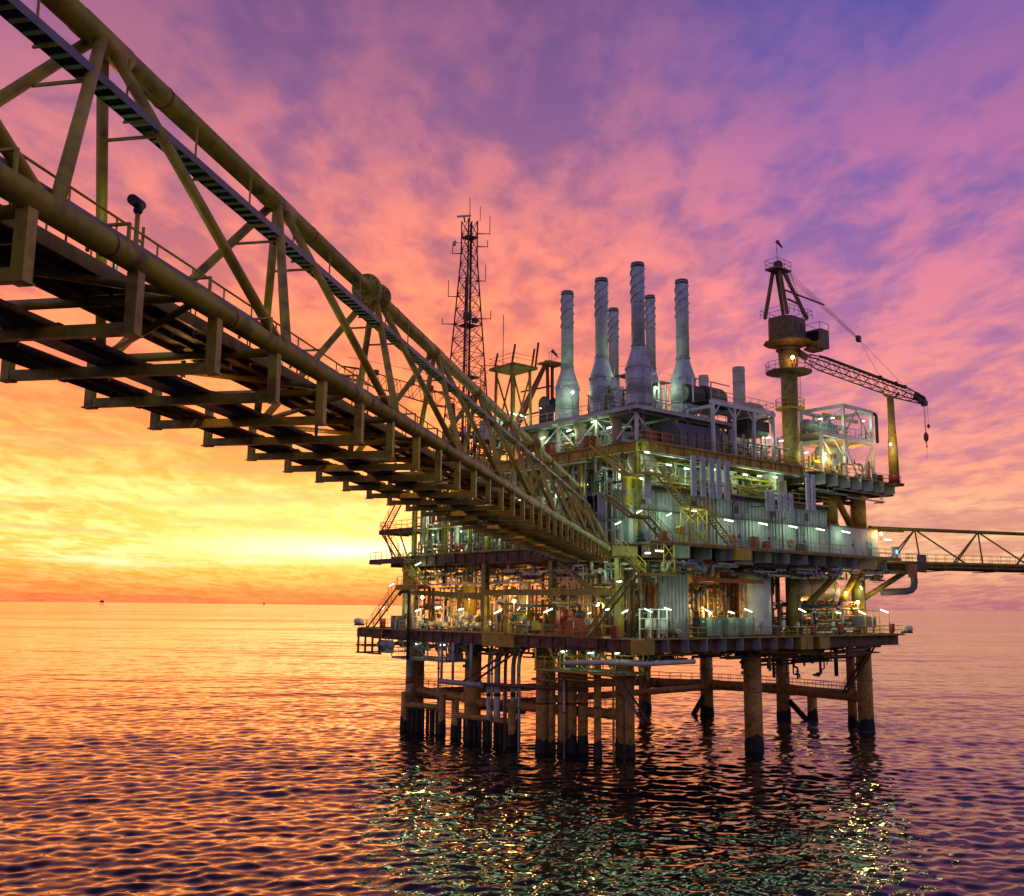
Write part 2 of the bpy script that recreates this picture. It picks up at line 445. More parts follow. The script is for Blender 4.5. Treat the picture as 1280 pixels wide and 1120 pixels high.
# ------------------------------------------------------------------ the sea: one sheet to the horizon, real waves where they can be seen
def build_sea():
    rng = random.Random(5)
    waves = []
    for i in range(64):
        lam = 0.85 * (1.06 ** i) if i < 36 else rng.uniform(0.9, 2.6)
        ang = R(97 + rng.gauss(0, 30))             # crests run roughly across the view, a little skew
        kk = 2 * math.pi / lam
        amp = 0.0051 * lam * rng.uniform(0.5, 1.1)
        if lam > 3: amp *= 0.5
        waves.append((kk * math.cos(ang), kk * math.sin(ang), amp, rng.uniform(0, 6.283), lam))
    for lam, amp, dg in ((13.0, 0.03, 88), (19.0, 0.04, 104), (31.0, 0.06, 95)):
        kk = 2 * math.pi / lam; waves.append((kk * math.cos(R(dg)), kk * math.sin(R(dg)), amp, rng.uniform(0, 6.283), lam))
    import numpy as np
    rs = [34.0]
    while rs[-1] < 60000:
        r = rs[-1]
        rs.append(r + max(0.20, r * 0.0034) if r < 520 else r * (1.012 if r < 1400 else 1.10))
    fan = np.radians(np.concatenate([np.linspace(-180, -46, 24)[:-1], np.linspace(-46, -33, 24)[:-1], np.linspace(-33, 33, 600), np.linspace(33, 46, 24)[1:], np.linspace(46, 180, 24)[1:-1]]))
    rs = np.array(rs)
    X = rs[:, None] * np.sin(fan)[None, :]
    Y = rs[:, None] * np.cos(fan)[None, :]
    Z = np.zeros_like(X)
    cell = np.gradient(rs)[:, None]
    for kx, ky, a, ph, lam in waves:
        vis = np.clip((lam / cell - 2.4) / 2.4, 0, 1)
        t = kx * X + ky * Y + ph
        Z += a * vis * (np.sin(t) + 0.34 * np.cos(2 * t))
    near = np.clip((rs - 34) / 6, 0, 1)[:, None]
    Z *= near
    nr, nf = X.shape
    vs = np.stack([X, Y, Z], -1).reshape(-1, 3)
    vs = np.concatenate([vs, [[0, 0, 0]]])
    i = np.arange(nr - 1)[:, None]; j = np.arange(nf)[None, :]; j2 = (j + 1) % nf
    q = np.stack([i * nf + j, i * nf + j2, (i + 1) * nf + j2, (i + 1) * nf + j], -1).reshape(-1, 4)[:, ::-1]
    c = len(vs) - 1
    tri = np.stack([np.full(nf, c), np.arange(nf), (np.arange(nf) + 1) % nf], -1)[:, ::-1]
    me = bpy.data.meshes.new('sea')
    me.vertices.add(len(vs)); me.vertices.foreach_set('co', vs.astype('f').ravel())
    nl = len(q) * 4 + len(tri) * 3
    me.loops.add(nl); me.loops.foreach_set('vertex_index', np.concatenate([q.ravel(), tri.ravel()]).astype('i'))
    me.polygons.add(len(q) + len(tri))
    st = np.concatenate([np.arange(len(q)) * 4, len(q) * 4 + np.arange(len(tri)) * 3]).astype('i')
    me.polygons.foreach_set('loop_start', st)
    me.polygons.foreach_set('use_smooth', np.ones(len(st), bool))
    me.update(calc_edges=True); me.validate()
    m = bpy.data.materials.new('sea_water'); m.use_nodes = True
    nt = m.node_tree; N, L = nt.nodes.new, nt.links.new
    b = nt.nodes['Principled BSDF']
    b.inputs['Base Color'].default_value = (0.010, 0.009, 0.011, 1)
    b.inputs['Roughness'].default_value = 0.07
    b.inputs['IOR'].default_value = 1.345
    g = N('ShaderNodeNewGeometry')
    # ripples too small for the mesh: slopes read straight from noise, so they also hold far out
    gm = N('ShaderNodeMapping'); gm.inputs['Scale'].default_value = (0.5, 1, 0); L(g.outputs['Position'], gm.inputs[0])
    gt = N('ShaderNodeTexNoise'); gt.inputs['Scale'].default_value = 0.035; gt.inputs['Detail'].default_value = 4; L(gm.outputs[0], gt.inputs['Vector'])
    gust = N('ShaderNodeMapRange'); L(gt.outputs['Fac'], gust.inputs[0]); gust.inputs[1].default_value = 0.32; gust.inputs[2].default_value = 0.68; gust.inputs[3].default_value = 0.45; gust.inputs[4].default_value = 1.65
    def slope(sc, scale, det, gain):
        mp = N('ShaderNodeMapping'); mp.inputs['Scale'].default_value = sc; mp.inputs['Rotation'].default_value = (0, 0, R(6)); L(g.outputs['Position'], mp.inputs[0])
        t = N('ShaderNodeTexNoise'); t.inputs['Scale'].default_value = scale; t.inputs['Detail'].default_value = det; t.inputs['Roughness'].default_value = 0.6
        L(mp.outputs[0], t.inputs['Vector'])
        s = N('ShaderNodeVectorMath'); s.operation = 'SUBTRACT'; L(t.outputs['Color'], s.inputs[0]); s.inputs[1].default_value = (0.5, 0.5, 0.5)
        m_ = N('ShaderNodeVectorMath'); m_.operation = 'MULTIPLY'; L(s.outputs[0], m_.inputs[0]); m_.inputs[1].default_value = (gain * 0.7, gain, 0)
        k_ = N('ShaderNodeVectorMath'); k_.operation = 'SCALE'; L(m_.outputs[0], k_.inputs[0]); L(gust.outputs[0], k_.inputs['Scale'])
        return k_.outputs[0]
    def vadd(a, c_):
        n = N('ShaderNodeVectorMath'); n.operation = 'ADD'; L(a, n.inputs[0]); L(c_, n.inputs[1]); return n.outputs[0]
    nrm = vadd(vadd(vadd(g.outputs['Normal'], slope((0.4, 1, 0), 3.2, 4, 0.15)), slope((0.4, 1, 0), 0.6, 3, 0.17)), vadd(slope((0.25, 1, 0), 0.09, 3, 0.12), slope((0.16, 1, 0), 0.012, 4, 0.13)))
    nn = N('ShaderNodeVectorMath'); nn.operation = 'NORMALIZE'; L(nrm, nn.inputs[0])
    L(nn.outputs[0], b.inputs['Normal'])
    # patch of white wash round the outermost leg
    ds = N('ShaderNodeVectorMath'); ds.operation = 'DISTANCE'; L(g.outputs['Position'], ds.inputs[0]); ds.inputs[1].default_value = (47.5, 139.0, 0)
    fm = N('ShaderNodeMapRange'); L(ds.outputs['Value'], fm.inputs[0]); fm.inputs[1].default_value = 13.0; fm.inputs[2].default_value = 2.0
    fn = N('ShaderNodeTexNoise'); fn.inputs['Scale'].default_value = 0.9; fn.inputs['Detail'].default_value = 8; fn.inputs['Roughness'].default_value = 0.7; L(g.outputs['Position'], fn.inputs['Vector'])
    fr_ = N('ShaderNodeMapRange'); L(fn.outputs['Fac'], fr_.inputs[0]); fr_.inputs[1].default_value = 0.42; fr_.inputs[2].default_value = 0.72
    fx = N('ShaderNodeMath'); fx.operation = 'MULTIPLY'; L(fm.outputs[0], fx.inputs[0]); L(fr_.outputs[0], fx.inputs[1])
    fc = N('ShaderNodeMix'); fc.data_type = 'RGBA'; L(fx.outputs[0], fc.inputs[0]); fc.inputs[6].default_value = (0.010, 0.009, 0.011, 1); fc.inputs[7].default_value = (0.62, 0.66, 0.70, 1)
    L(fc.outputs[2], b.inputs['Base Color'])
    fo = N('ShaderNodeMapRange'); L(fx.outputs[0], fo.inputs[0]); fo.inputs[3].default_value = 0.07; fo.inputs[4].default_value = 0.7; L(fo.outputs[0], b.inputs['Roughness'])
    me.materials.append(m)
    o = bpy.data.objects.new('sea', me); COL.objects.link(o)
    o['kind'] = 'structure'


build_sea()
# ------------------------------------------------------------------ the long footbridge from the camera's side to the platform
def build_bridge():
    fr = BRIDGE
    S0, S1 = -102.0, 0.0
    yr, yl, yt = -0.40, 3.95, 1.80          # near bottom chord, far bottom chord, top chord
    zb, zt = 21.0, 26.2
    t = T('footbridge', 'long tubular truss footbridge with pipes beneath, reaching over the water to the platform', 'bridge', (0.0, 1.8, 19.6), fr)
    t.part('bottom_chord', MB().tube((S0, yr, zb), (S1 + 1.5, yr, zb), 0.20, 20), 'bridge_paint')
    t.part('bottom_chord', MB().tube((S0, yl, zb), (S1 + 1.5, yl, zb), 0.20, 16), 'bridge_paint')
    for y_, r_ in ((yr, 0.2), (yl, 0.2)):
        for k in range(24):
            w_ = S0 + 2.2 + 4.05 * k
            t.part('weld_band', MB().lathe((w_, y_, zb), [(r_, -0.03), (r_ + 0.012, -0.015), (r_ + 0.012, 0.015), (r_, 0.03)], 20, 'x'), 'rust_steel')
    tops = [-81.0 + 8.1 * k for k in range(-2, 10)]
    bots = [-85.05 + 8.1 * k for k in range(-2, 11)]
    t.part('top_chord', MB().tube((tops[0] - 5, yt, zt), (tops[-1] + 0.3, yt, zt), 0.25, 22), 'bridge_paint')
    # bolted splice flanges in the top chord
    for s in (-65.6, -64.5, -32.6, -31.9):
        fl = t.part('splice_flange', MB().tube((s - 0.05, yt, zt), (s + 0.05, yt, zt), 0.52, 26), 'bridge_paint')
        nuts = MB()
        for k in range(14):
            a = 2 * math.pi * k / 14
            nuts.tube((s - 0.10, yt + 0.42 * math.cos(a), zt + 0.42 * math.sin(a)), (s + 0.10, yt + 0.42 * math.cos(a), zt + 0.42 * math.sin(a)), 0.028, 6)
        t.part('bolt', nuts, 'rust_steel', parent=fl, kind='stuff')
    for s in (-65.05, -32.25):
        t.part('splice_sleeve', MB().tube((s - 0.52, yt, zt), (s + 0.52, yt, zt), 0.29, 20), 'bridge_paint')
    for s in tops:
        t.part('weld_band', MB().lathe((s + 2.2, yt, zt), [(0.25, -0.03), (0.264, -0.015), (0.264, 0.015), (0.25, 0.03)], 22, 'x'), 'rust_steel')
        t.part('node_sleeve', MB().tube((s - 0.75, yt, zt), (s + 0.75, yt, zt), 0.262, 22), 'bridge_paint')
        for ds in (-4.05, 4.05):
            for y in (yr, yl):
                b = s + ds
                if b > S1 + 0.5: continue
                d = 0.16 if ds < 0 else -0.16
                t.part('brace', MB().tube((s - d * 1.2, yt + (y - yt) * 0.05, zt - 0.1), (b + d, y, zb + 0.05), 0.115, 12), 'bridge_paint')
    for y in (yr, yl):       # end posts down to the platform
        t.part('brace', MB().tube((tops[-1], yt, zt), (S1 - 0.2, y, zb), 0.125, 12), 'bridge_paint')
    # cross tubes between the bottom chords and plan bracing
    cs = [-85.05 + 4.05 * k for k in range(-4, 22)]
    for k, s in enumerate(cs):
        if s > S1: break
        t.part('cross_tube', MB().tube((s, yr, zb - 0.02), (s, yl, zb - 0.02), 0.105, 12), 'bridge_paint')
        a, b = (yr, yl) if k % 2 else (yl, yr)
        if s + 4.05 < S1 + 1:
            t.part('plan_brace', MB().tube((s + 0.2, a, zb - 0.05), (s + 3.85, b, zb - 0.05), 0.075, 10), 'bridge_paint')
    # hanging frames that carry the pipes
    zf = 19.78
    hang = MB().box(-0.105, 0.105, -0.10, 0.10, 0, zb - 0.18 - zf).mesh('hanger', 'bridge_paint')
    hangl = MB().box(-0.09, 0.09, -0.09, 0.09, 0, zb - 0.15 - zf).mesh('hanger', 'bridge_paint')
    beam = MB().box(-0.075, 0.075, yr + 0.101, yl - 0.091, -0.01, 0.19).mesh('cross_beam', 'bridge_paint')
    toe = MB().box(-0.13, 0.13, -0.13, 0.13, -0.03, 0.0).mesh('foot_plate', 'bridge_paint')
    frames = [-80.07 + 2.70 * k for k in range(-7, 30)]
    for s in frames:
        if s > S1: break
        h1 = t.copy('hanger', hang, (s, yr, zf)); h2 = t.copy('hanger', hangl, (s, yl, zf))
        t.copy('cross_beam', beam, (s, 0, zf))
        for hh in (h1, h2):
            o = bpy.data.objects.new('foot_plate', toe); COL.objects.link(o); o.parent = hh
    # pipes and cable trays lying on the frames
    rng = random.Random(3)
    for y, r, m in ((1.12, 0.06, 'rust_steel'), (1.33, 0.10, 'dark_steel'), (2.62, 0.07, 'rust_steel'), (2.86, 0.11, 'dark_steel'), (3.12, 0.06, 'rust_steel'), (3.40, 0.13, 'dark_steel')):
        p = t.part('pipe', MB().tube((S0, y, zf + 0.19 + r), (S1 + 2, y, zf + 0.19 + r), r, 12), m)
        cl = MB()
        for s in frames:
            if s > S1: break
            q = s + rng.uniform(0.25, 1.2)
            cl.tube((q - 0.05, y, zf + 0.19 + r), (q + 0.05, y, zf + 0.19 + r), r + 0.03, 12)
        t.part('pipe_collar', cl, 'rust_steel', parent=p, kind='stuff')
    for y0, y1 in ((1.50, 1.96),):
        tr = MB().box(S0, S1 + 1.0, y0, y0 + 0.03, zf + 0.192, zf + 0.31).box(S0, S1 + 1.0, y1 - 0.03, y1, zf + 0.192, zf + 0.31).box(S0, S1 + 1.0, y0 + 0.03, y1 - 0.03, zf + 0.194, zf + 0.205)
        tp = t.part('cable_tray', tr, 'tray_blue')
        cb = MB()
        for k in range(5):
            yy = y0 + 0.08 + (y1 - y0 - 0.16) * k / 4
            cb.tube((S0, yy, zf + 0.25), (S1 + 1, yy, zf + 0.25), 0.04, 6)
        t.part('cable', cb, 'cable_black', parent=tp, kind='stuff')
    # walkway of brown plates with kerbs and handrails, above the cross tubes
    w0, w1, zw = 0.70, 2.10, zb + 0.14
    pl = MB().box(-1.32, 1.32, w0, w1, 0, 0.03).mesh('walkway_plate', 'plate_brown')
    jo = MB().box(-1.30, 1.30, w0 + 0.42, w0 + 0.48, -0.09, -0.002).box(-1.30, 1.30, w1 - 0.48, w1 - 0.42, -0.09, -0.002).box(-0.04, 0.04, w0 + 0.05, w0 + 0.4, -0.08, -0.002).mesh('stiffener', 'rust_steel')
    for s in frames:
        if s > S1: break
        p = t.copy('walkway_plate', pl, (s + 0.6, 0, zw))
        o = bpy.data.objects.new('stiffener', jo); COL.objects.link(o); o.parent = p
    for y in (w0, w1):
        t.part('walkway_kerb', MB().box(S0, S1, y - 0.05, y - 0.002 if y == w0 else y + 0.05, zw - 0.12, zw + 0.14) if y == w0 else MB().box(S0, S1, y + 0.002, y + 0.05, zw - 0.12, zw + 0.14), 'bridge_paint')
        rp = t.part('handrail', MB().tube((S0, y, zw + 1.1), (S1, y, zw + 1.1), 0.024, 8).tube((S0, y, zw + 0.6), (S1, y, zw + 0.6), 0.02, 8), 'bright_yellow')
        ps = MB()
        for k in range(int((S1 - S0) / 1.35)):
            s = S0 + k * 1.35
            ps.tube((s, y, zw + 0.14), (s, y, zw + 1.1), 0.022, 6)
        t.part('handrail_post', ps, 'bright_yellow', parent=rp, kind='stuff')
    # closed cable trough along the near chord, on L brackets
    t.part('cable_trough', MB().box(S0, S1, yr + 0.22, yr + 0.62, zb + 0.24, zb + 0.28).box(S0, S1, yr + 0.22, yr + 0.24, zb + 0.281, zb + 0.45).box(S0, S1, yr + 0.60, yr + 0.62, zb + 0.281, zb + 0.45), 'tray_blue')
    br = MB().box(-0.03, 0.03, -0.06, 0.66, 0.50, 0.54).box(-0.03, 0.03, -0.06, -0.02, 0.15, 0.499).box(-0.03, 0.03, 0.66, 0.70, 0.1, 0.54).mesh('trough_bracket', 'bridge_paint')
    for s in frames:
        if s > S1 - 1: break
        t.copy('trough_bracket', br, (s - 0.35, yr, zb))
    # cable ladder hung under the top chord
    yc, zc = 1.30, 24.78
    lad = t.part('cable_ladder', MB().box(S0, S1 - 4, yc - 0.20, yc - 0.185, zc, zc + 0.17).box(S0, S1 - 4, yc + 0.185, yc + 0.20, zc, zc + 0.17), 'tray_blue')
    rung = MB().box(-0.06, 0.06, yc - 0.185, yc + 0.185, 0, 0.03).mesh('rung', 'tray_green')
    for k in range(230):
        s = -90.0 + k * 0.36
        if s > S1 - 4.2: break
        o = bpy.data.objects.new('rung', rung); COL.objects.link(o); o.parent = lad
        o.location = (s - t.base[0], -t.base[1], zc + 0.012 - t.base[2])
    cb = MB()
    for k in range(4):
        yy = yc - 0.135 + 0.09 * k
        cb.tube((S0, yy, zc + 0.09), (S1 - 4, yy, zc + 0.09), 0.046, 6)
    t.part('cable', cb, 'cable_black', parent=lad, kind='stuff')
    for k in range(24):
        s = -83.2 + 2.70 * k
        if s > S1 - 8: break
        hg = MB().bar((s, yc + 0.22, zc - 0.03), (s, yc + 0.22, zt - 0.12), 0.035).bar((s, yc - 0.26, zc - 0.03), (s, yc + 0.26, zc - 0.03), 0.04)
        t.part('ladder_hanger', hg, 'bridge_paint')
    for s in tops[2:]:      # arms from braces to the ladder
        for ds in (-1.1, 1.1):
            f = abs(ds) / 4.05
            t.part('ladder_arm', MB().bar((s + ds, yt + (yr - yt) * f, zc - 0.05), (s + ds, yt + (yl - yt) * f, zc - 0.05), 0.045, 0.06), 'bridge_paint')

    # camera on a short post at the walkway rail
    q = (-81.1, 0.72, 21.15)
    c = T('surveillance_camera', 'small black camera head on a short yellow post at the bridge walkway', 'camera', q, fr)
    c.part('post', MB().tube((q[0], q[1], 21.1), (q[0], q[1], 22.62), 0.045, 8).tube((q[0] + 0.22, q[1], 21.1), (q[0] + 0.22, q[1], 22.4), 0.03, 8).bar((q[0], q[1], 22.1), (q[0] + 0.22, q[1], 22.1), 0.04), 'yellow_paint')
    c.part('housing', MB().tube((q[0] - 0.28, q[1] - 0.05, 22.74), (q[0] + 0.16, q[1] + 0.05, 22.81), 0.10, 12), 'cable_black')
    c.part('pan_head', MB().lathe((q[0], q[1], 22.58), [(0.06, 0), (0.09, 0.05), (0.08, 0.12)], 10), 'cable_black')


def build_side_bridge():
    """second footbridge leaving the far corner of the platform to the right"""
    p0 = Vector((47.0, 129.7, 0)); az = R(71.5)
    fr = Matrix.Translation(p0) @ Matrix.Rotation(math.pi / 2 - az, 4, 'Z')
    Lg = 75.0
    t = T('footbridge', 'slender brown truss footbridge leaving the platform at the pale horizon, seen side on', 'bridge', (0, 0, 20.9), fr)
    yr, yl, yt, zb, zt = -2.0, 2.0, 0.0, 21.55, 26.0
    t.part('top_chord', MB().tube((-0.4, yt, zt), (Lg, yt, zt), 0.24, 16), 'olive_paint')
    t.part('chord_end', MB().tube((-0.7, yt, zt), (-0.4, yt, zt), 0.30, 16).box(0.0, 4.6, -0.25, 0.25, zt - 0.42, zt - 0.2), 'olive_paint')
    for y in (yr, yl):
        t.part('bottom_chord', MB().tube((-0.5, y, zb), (Lg, y, zb), 0.20, 14), 'olive_paint')
    k = 0
    s = 6.5
    while s < Lg - 8:
        for y in (yr, yl):
            for ds in (-6.3 if y == yr else -2.4, 6.3 if y == yr else 2.4):
                t.part('brace', MB().tube((s, yt, zt), (s + ds, y, zb), 0.11 if y == yr else 0.10, 10), 'olive_paint')
        s += 10.4
    for i in range(24):
        s = 0.6 + i * 3.1
        t.part('cross_beam', MB().box(s - 0.09, s + 0.09, yr + 0.15, yl - 0.15, zb - 0.16, zb + 0.1), 'olive_paint')
    t.part('walkway', MB().box(-0.5, Lg, -1.0, 1.0, zb + 0.12, zb + 0.17), 'grating')
    for y in (-1.0, 1.0):
        rp = t.part('handrail', MB().tube((-0.5, y, zb + 1.25), (Lg, y, zb + 1.25), 0.03, 6).tube((-0.5, y, zb + 0.7), (Lg, y, zb + 0.7), 0.025, 6), 'bright_yellow')
        ps = MB()
        for i in range(50): ps.tube((i * 1.5, y, zb + 0.17), (i * 1.5, y, zb + 1.25), 0.025, 6)
        t.part('handrail_post', ps, 'bright_yellow', parent=rp, kind='stuff')
    for y, r in ((-1.9, 0.22), (-1.35, 0.15), (-0.7, 0.28), (0.3, 0.2), (1.2, 0.25)):
        t.part('pipe', MB().tube((-0.5, y, zb - 0.30 - r), (Lg, y, zb - 0.30 - r), r, 12), 'rust_steel')
    for i in range(9):
        s = 1.0 + i * 8.3
        t.part('pipe_hanger', MB().box(s - 0.08, s + 0.08, yr - 0.1, yl + 0.1, zb - 0.98, zb - 0.86).box(s - 0.07, s + 0.07, yr - 0.10, yr + 0.02, zb - 0.859, zb - 0.19), 'olive_paint')


build_bridge()
build_side_bridge()
# ------------------------------------------------------------------ platform structure
Z1, Z2, Z3 = 12.5, 21.7, 31.8          # lower, main and upper deck


def railing(name_label, pts, h=1.1, step=1.5, mat='bright_yellow', closed=False, toe=True):
    """handrail run along points (platform frame): rails plus single posts that share one mesh"""
    b = pts[0]
    t = T('railing', name_label, 'railing', b)
    pp = pts + [pts[0]] if closed else pts
    top = MB(); mid = MB(); kick = MB()
    post = MB().tube((0, 0, 0), (0, 0, h), 0.032, 6).mesh('post', mat)
    for p, q in zip(pp[:-1], pp[1:]):
        p, q = Vector(p), Vector(q)
        top.tube(p + Vector((0, 0, h)), q + Vector((0, 0, h)), 0.034, 6)
        mid.tube(p + Vector((0, 0, h * 0.55)), q + Vector((0, 0, h * 0.55)), 0.026, 6)
        if toe: kick.bar(p + Vector((0, 0, 0.08)), q + Vector((0, 0, 0.08)), 0.02, 0.14)
        n = max(1, round((q - p).length / step))
        for k in range(n):
            t.copy('post', post, p.lerp(q, k / n))
    if not closed: t.copy('post', post, pp[-1])
    t.part('top_rail', top, mat); t.part('mid_rail', mid, mat)
    if toe: t.part('toe_board', kick, mat)
    return t


def deck(name, label, x0, x1, y0, y1, z, gmat, edge=1.2, inset=0.0, nb=8):
    t = T(name, label, 'deck', (x0, y0, z - edge))
    t.part('plate', MB().box(x0, x1, y0, y1, z - 0.06, z), 'deck_plate')
    i = inset
    e0, e1 = z - edge, z - 0.064
    # edge girders as I sections: web plus flanges
    def girder(ax, c, a, b):
        m = MB()
        if ax == 'x':
            m.box(a, b, c - 0.03, c + 0.03, e0 + 0.06, e1 - 0.06).box(a, b, c - 0.2, c + 0.2, e0, e0 + 0.058).box(a, b, c - 0.2, c + 0.2, e1 - 0.058, e1)
        else:
            m.box(c - 0.03, c + 0.03, a, b, e0 + 0.06, e1 - 0.06).box(c - 0.2, c + 0.2, a, b, e0, e0 + 0.058).box(c - 0.2, c + 0.2, a, b, e1 - 0.058, e1)
        return m
    t.part('edge_girder', girder('x', y0 + i + 0.22, x0 + 0.5, x1 - 0.5), gmat)
    t.part('edge_girder', girder('x', y1 - 0.22, x0 + 0.5, x1 - 0.5), gmat)
    t.part('edge_girder', girder('y', x0 + 0.22, y0 + i + 0.5, y1 - 0.5), gmat)
    t.part('edge_girder', girder('y', x1 - 0.22, y0 + i + 0.5, y1 - 0.5), gmat)
    nst = int((y1 - y0 - i - 1.2) / 1.9)
    for k in range(nst + 1):
        y = y0 + i + 0.6 + (y1 - y0 - i - 1.2) * k / nst
        t.part('stiffener', MB().box(x0 + 0.03, x0 + 0.188, y - 0.015, y + 0.015, e0 + 0.06, e1 - 0.06), gmat)
    if i < 0.1:
        nst = int((x1 - x0 - 1.2) / 1.9)
        for k in range(nst + 1):
            x = x0 + 0.6 + (x1 - x0 - 1.2) * k / nst
            t.part('stiffener', MB().box(x - 0.015, x + 0.015, y0 + 0.03, y0 + 0.188, e0 + 0.06, e1 - 0.06), gmat)
    for k in range(1, nb):
        x = x0 + (x1 - x0) * k / nb
        t.part('floor_beam', MB().box(x - 0.02, x + 0.02, y0 + i + 0.45, y1 - 0.45, e0 + 0.3, e1 - 0.003).box(x - 0.15, x + 0.15, y0 + i + 0.45, y1 - 0.45, e0 + 0.25, e0 + 0.297), gmat)
        y = y0 + (y1 - y0) * k / nb
        t.part('floor_beam', MB().box(x0 + 0.45, x1 - 0.45, y - 0.02, y + 0.02, e0 + 0.45, e1 - 0.006).box(x0 + 0.45, x1 - 0.45, y - 0.12, y + 0.12, e0 + 0.38, e0 + 0.447), gmat)
    return t


def brackets(t, side, lo, hi, n, z, edge, out, mat, c):
    """cantilever bracket plates under an overhanging walkway"""
    for k in range(n):
        u = lo + (hi - lo) * (k + 0.5) / n
        pr = [(c - out, z - edge), (c - out, z - 0.07), (c + 0.18, z - 0.07), (c + 0.18, z - edge)]
        m = MB().prism(pr, 'x' if side == 'x' else 'y', u - 0.03, u + 0.03)
        t.part('bracket', m, mat)


d1 = deck('lower_deck', 'lowest broad steel deck on the tubular legs, edged with rusty brown girders', -1.0, 47.0, -1.0, 47.0, Z1, 'rust_steel', 1.25, 0.6, 10)
brackets(d1, 'x', 1.0, 27.0, 9, Z1, 1.3, 1.0, 'grey_paint', -0.2)
for (x, y, sx, sy) in ((-0.55, -0.55, 1.6, 1.6), (25.6, -0.55, 2.3, 1.0), (29.2, -0.5, 2.0, 0.9), (-0.6, 20.5, 1.0, 5.5)):
    d1.part('corner_box', MB().cbox((x, y, Z1 - 0.72), sx, sy, 1.30), 'yellow_paint')
for (y0_, y1_, m_) in ((5.0, 9.5, 'rust_steel'), (36.0, 41.0, 'rust_steel')):
    d1.part('edge_panel', MB().box(-1.06, -1.02, y0_, y1_, Z1 - 1.0, Z1 - 0.1), m_)
for k in range(7):
    y = 3.0 + 6.2 * k
    d1.part('hanger_clip', MB().box(-1.0, -0.8, y, y + 0.12, Z1 - 1.9, Z1 - 1.252), 'rust_steel')
d2 = deck('main_deck', 'main deck at bridge level under the corrugated cabins', 0.0, 46.0, 0.0, 44.5, Z2, 'rust_steel', 1.35, 0.2, 10)
d2.part('walkway_plate', MB().box(-1.2, 44.5, -2.2, -0.004, Z2 - 0.05, Z2 - 0.004), 'grating')
brackets(d2, 'x', 3.0, 43.0, 12, Z2, 1.35, 2.0, 'grey_paint', -0.1)
d2.part('walkway_edge', MB().box(-1.2, 44.5, -2.28, -2.204, Z2 - 0.22, Z2 + 0.06), 'olive_paint')
d2.part('corner_box', MB().box(11.6, 14.0, -2.5, -1.2, Z2 - 1.25, Z2 - 0.08), 'bright_yellow')
for (y0_, y1_, m_) in ((9.5, 13.0, 'olive_paint'), (30.0, 33.0, 'rust_steel')):
    d2.part('edge_panel', MB().box(-0.06, -0.02, y0_, y1_, Z2 - 1.1, Z2 - 0.1), m_)
d3 = deck('upper_deck', 'upper deck carrying the exhaust stacks, with an ochre brown edge beam', 0.0, 28.0, 0.0, 40.0, Z3, 'yellow_paint', 1.0, 0.0, 7)
d4 = deck('crane_deck', 'short upper deck at the crane with grey bracket plates under its edge', 28.2, 48.5, -0.8, 16.0, Z3 - 0.5, 'rust_steel', 1.3, 0.9, 5)
brackets(d4, 'x', 29.0, 47.0, 7, Z3 - 0.5, 1.35, 1.4, 'pale_grey', 0.2)
mz = deck('gallery_floor', 'narrow gallery floor halfway up the cabin wall above the doors', 2.0, 34.0, 0.6, 5.5, 27.6, 'dark_steel', 0.45, 0.0, 6)

def tide(x, y, r, z1, n=28, seed=0):
    """dark growth below the splash line with a ragged upper edge"""
    r_ = random.Random(x * 13.7 + y * 7.1 + seed); m = MB(); vs = []; fs = []
    lv = [(-2.5, 0.03), (0.2, 0.06), (z1 - 0.7, 0.05), (z1, 0.012)]
    ph = [r_.uniform(0, 6.28) for _ in range(4)]
    for q, (z, o) in enumerate(lv):
        for k in range(n):
            a = 2 * math.pi * k / n; rr = r + o + (r_.uniform(0, 0.03) if q in (1, 2) else 0)
            edge = 0.26 * math.sin(a + ph[0]) + 0.16 * math.sin(2 * a + ph[1]) + 0.09 * math.sin(5 * a + ph[2]) + 0.05 * math.sin(9 * a + ph[3])
            vs.append((x + math.cos(a) * rr, y + math.sin(a) * rr, z + (edge if q == 3 else 0)))
    for q in range(3):
        for k in range(n): fs.append((q * n + k, q * n + (k + 1) % n, (q + 1) * n + (k + 1) % n, (q + 1) * n + k))
    return m.add(vs, fs, True)


# -------------------------------------------------- legs: tube, collars and a dark tide band
def leg(px, py, r, ztop, label, frame=WORLD):
    t = T('jacket_pillar', label, 'pillar', (px, py, -3.0), frame, group='legs of the platform')
    t.part('tube', MB().tube((px, py, -3), (px, py, ztop), r, 28), 'leg_paint')
    t.part('tide_band', tide(px, py, r, 1.35), 'marine_growth')
    for z in (ztop - 0.6, 6.3):
        t.part('collar', MB().lathe((px, py, z), [(r + 0.01, 0), (r + 0.07, 0.03), (r + 0.07, 0.3), (r + 0.01, 0.33)], 28), 'leg_paint')
    for k, z in enumerate((4.2, 8.4)):
        a = 2.2 + k
        t.part('pad_eye', MB().cbox((px + math.cos(a) * (r + 0.1), py + math.sin(a) * (r + 0.1), z), 0.3, 0.3, 0.35, a), 'leg_paint')


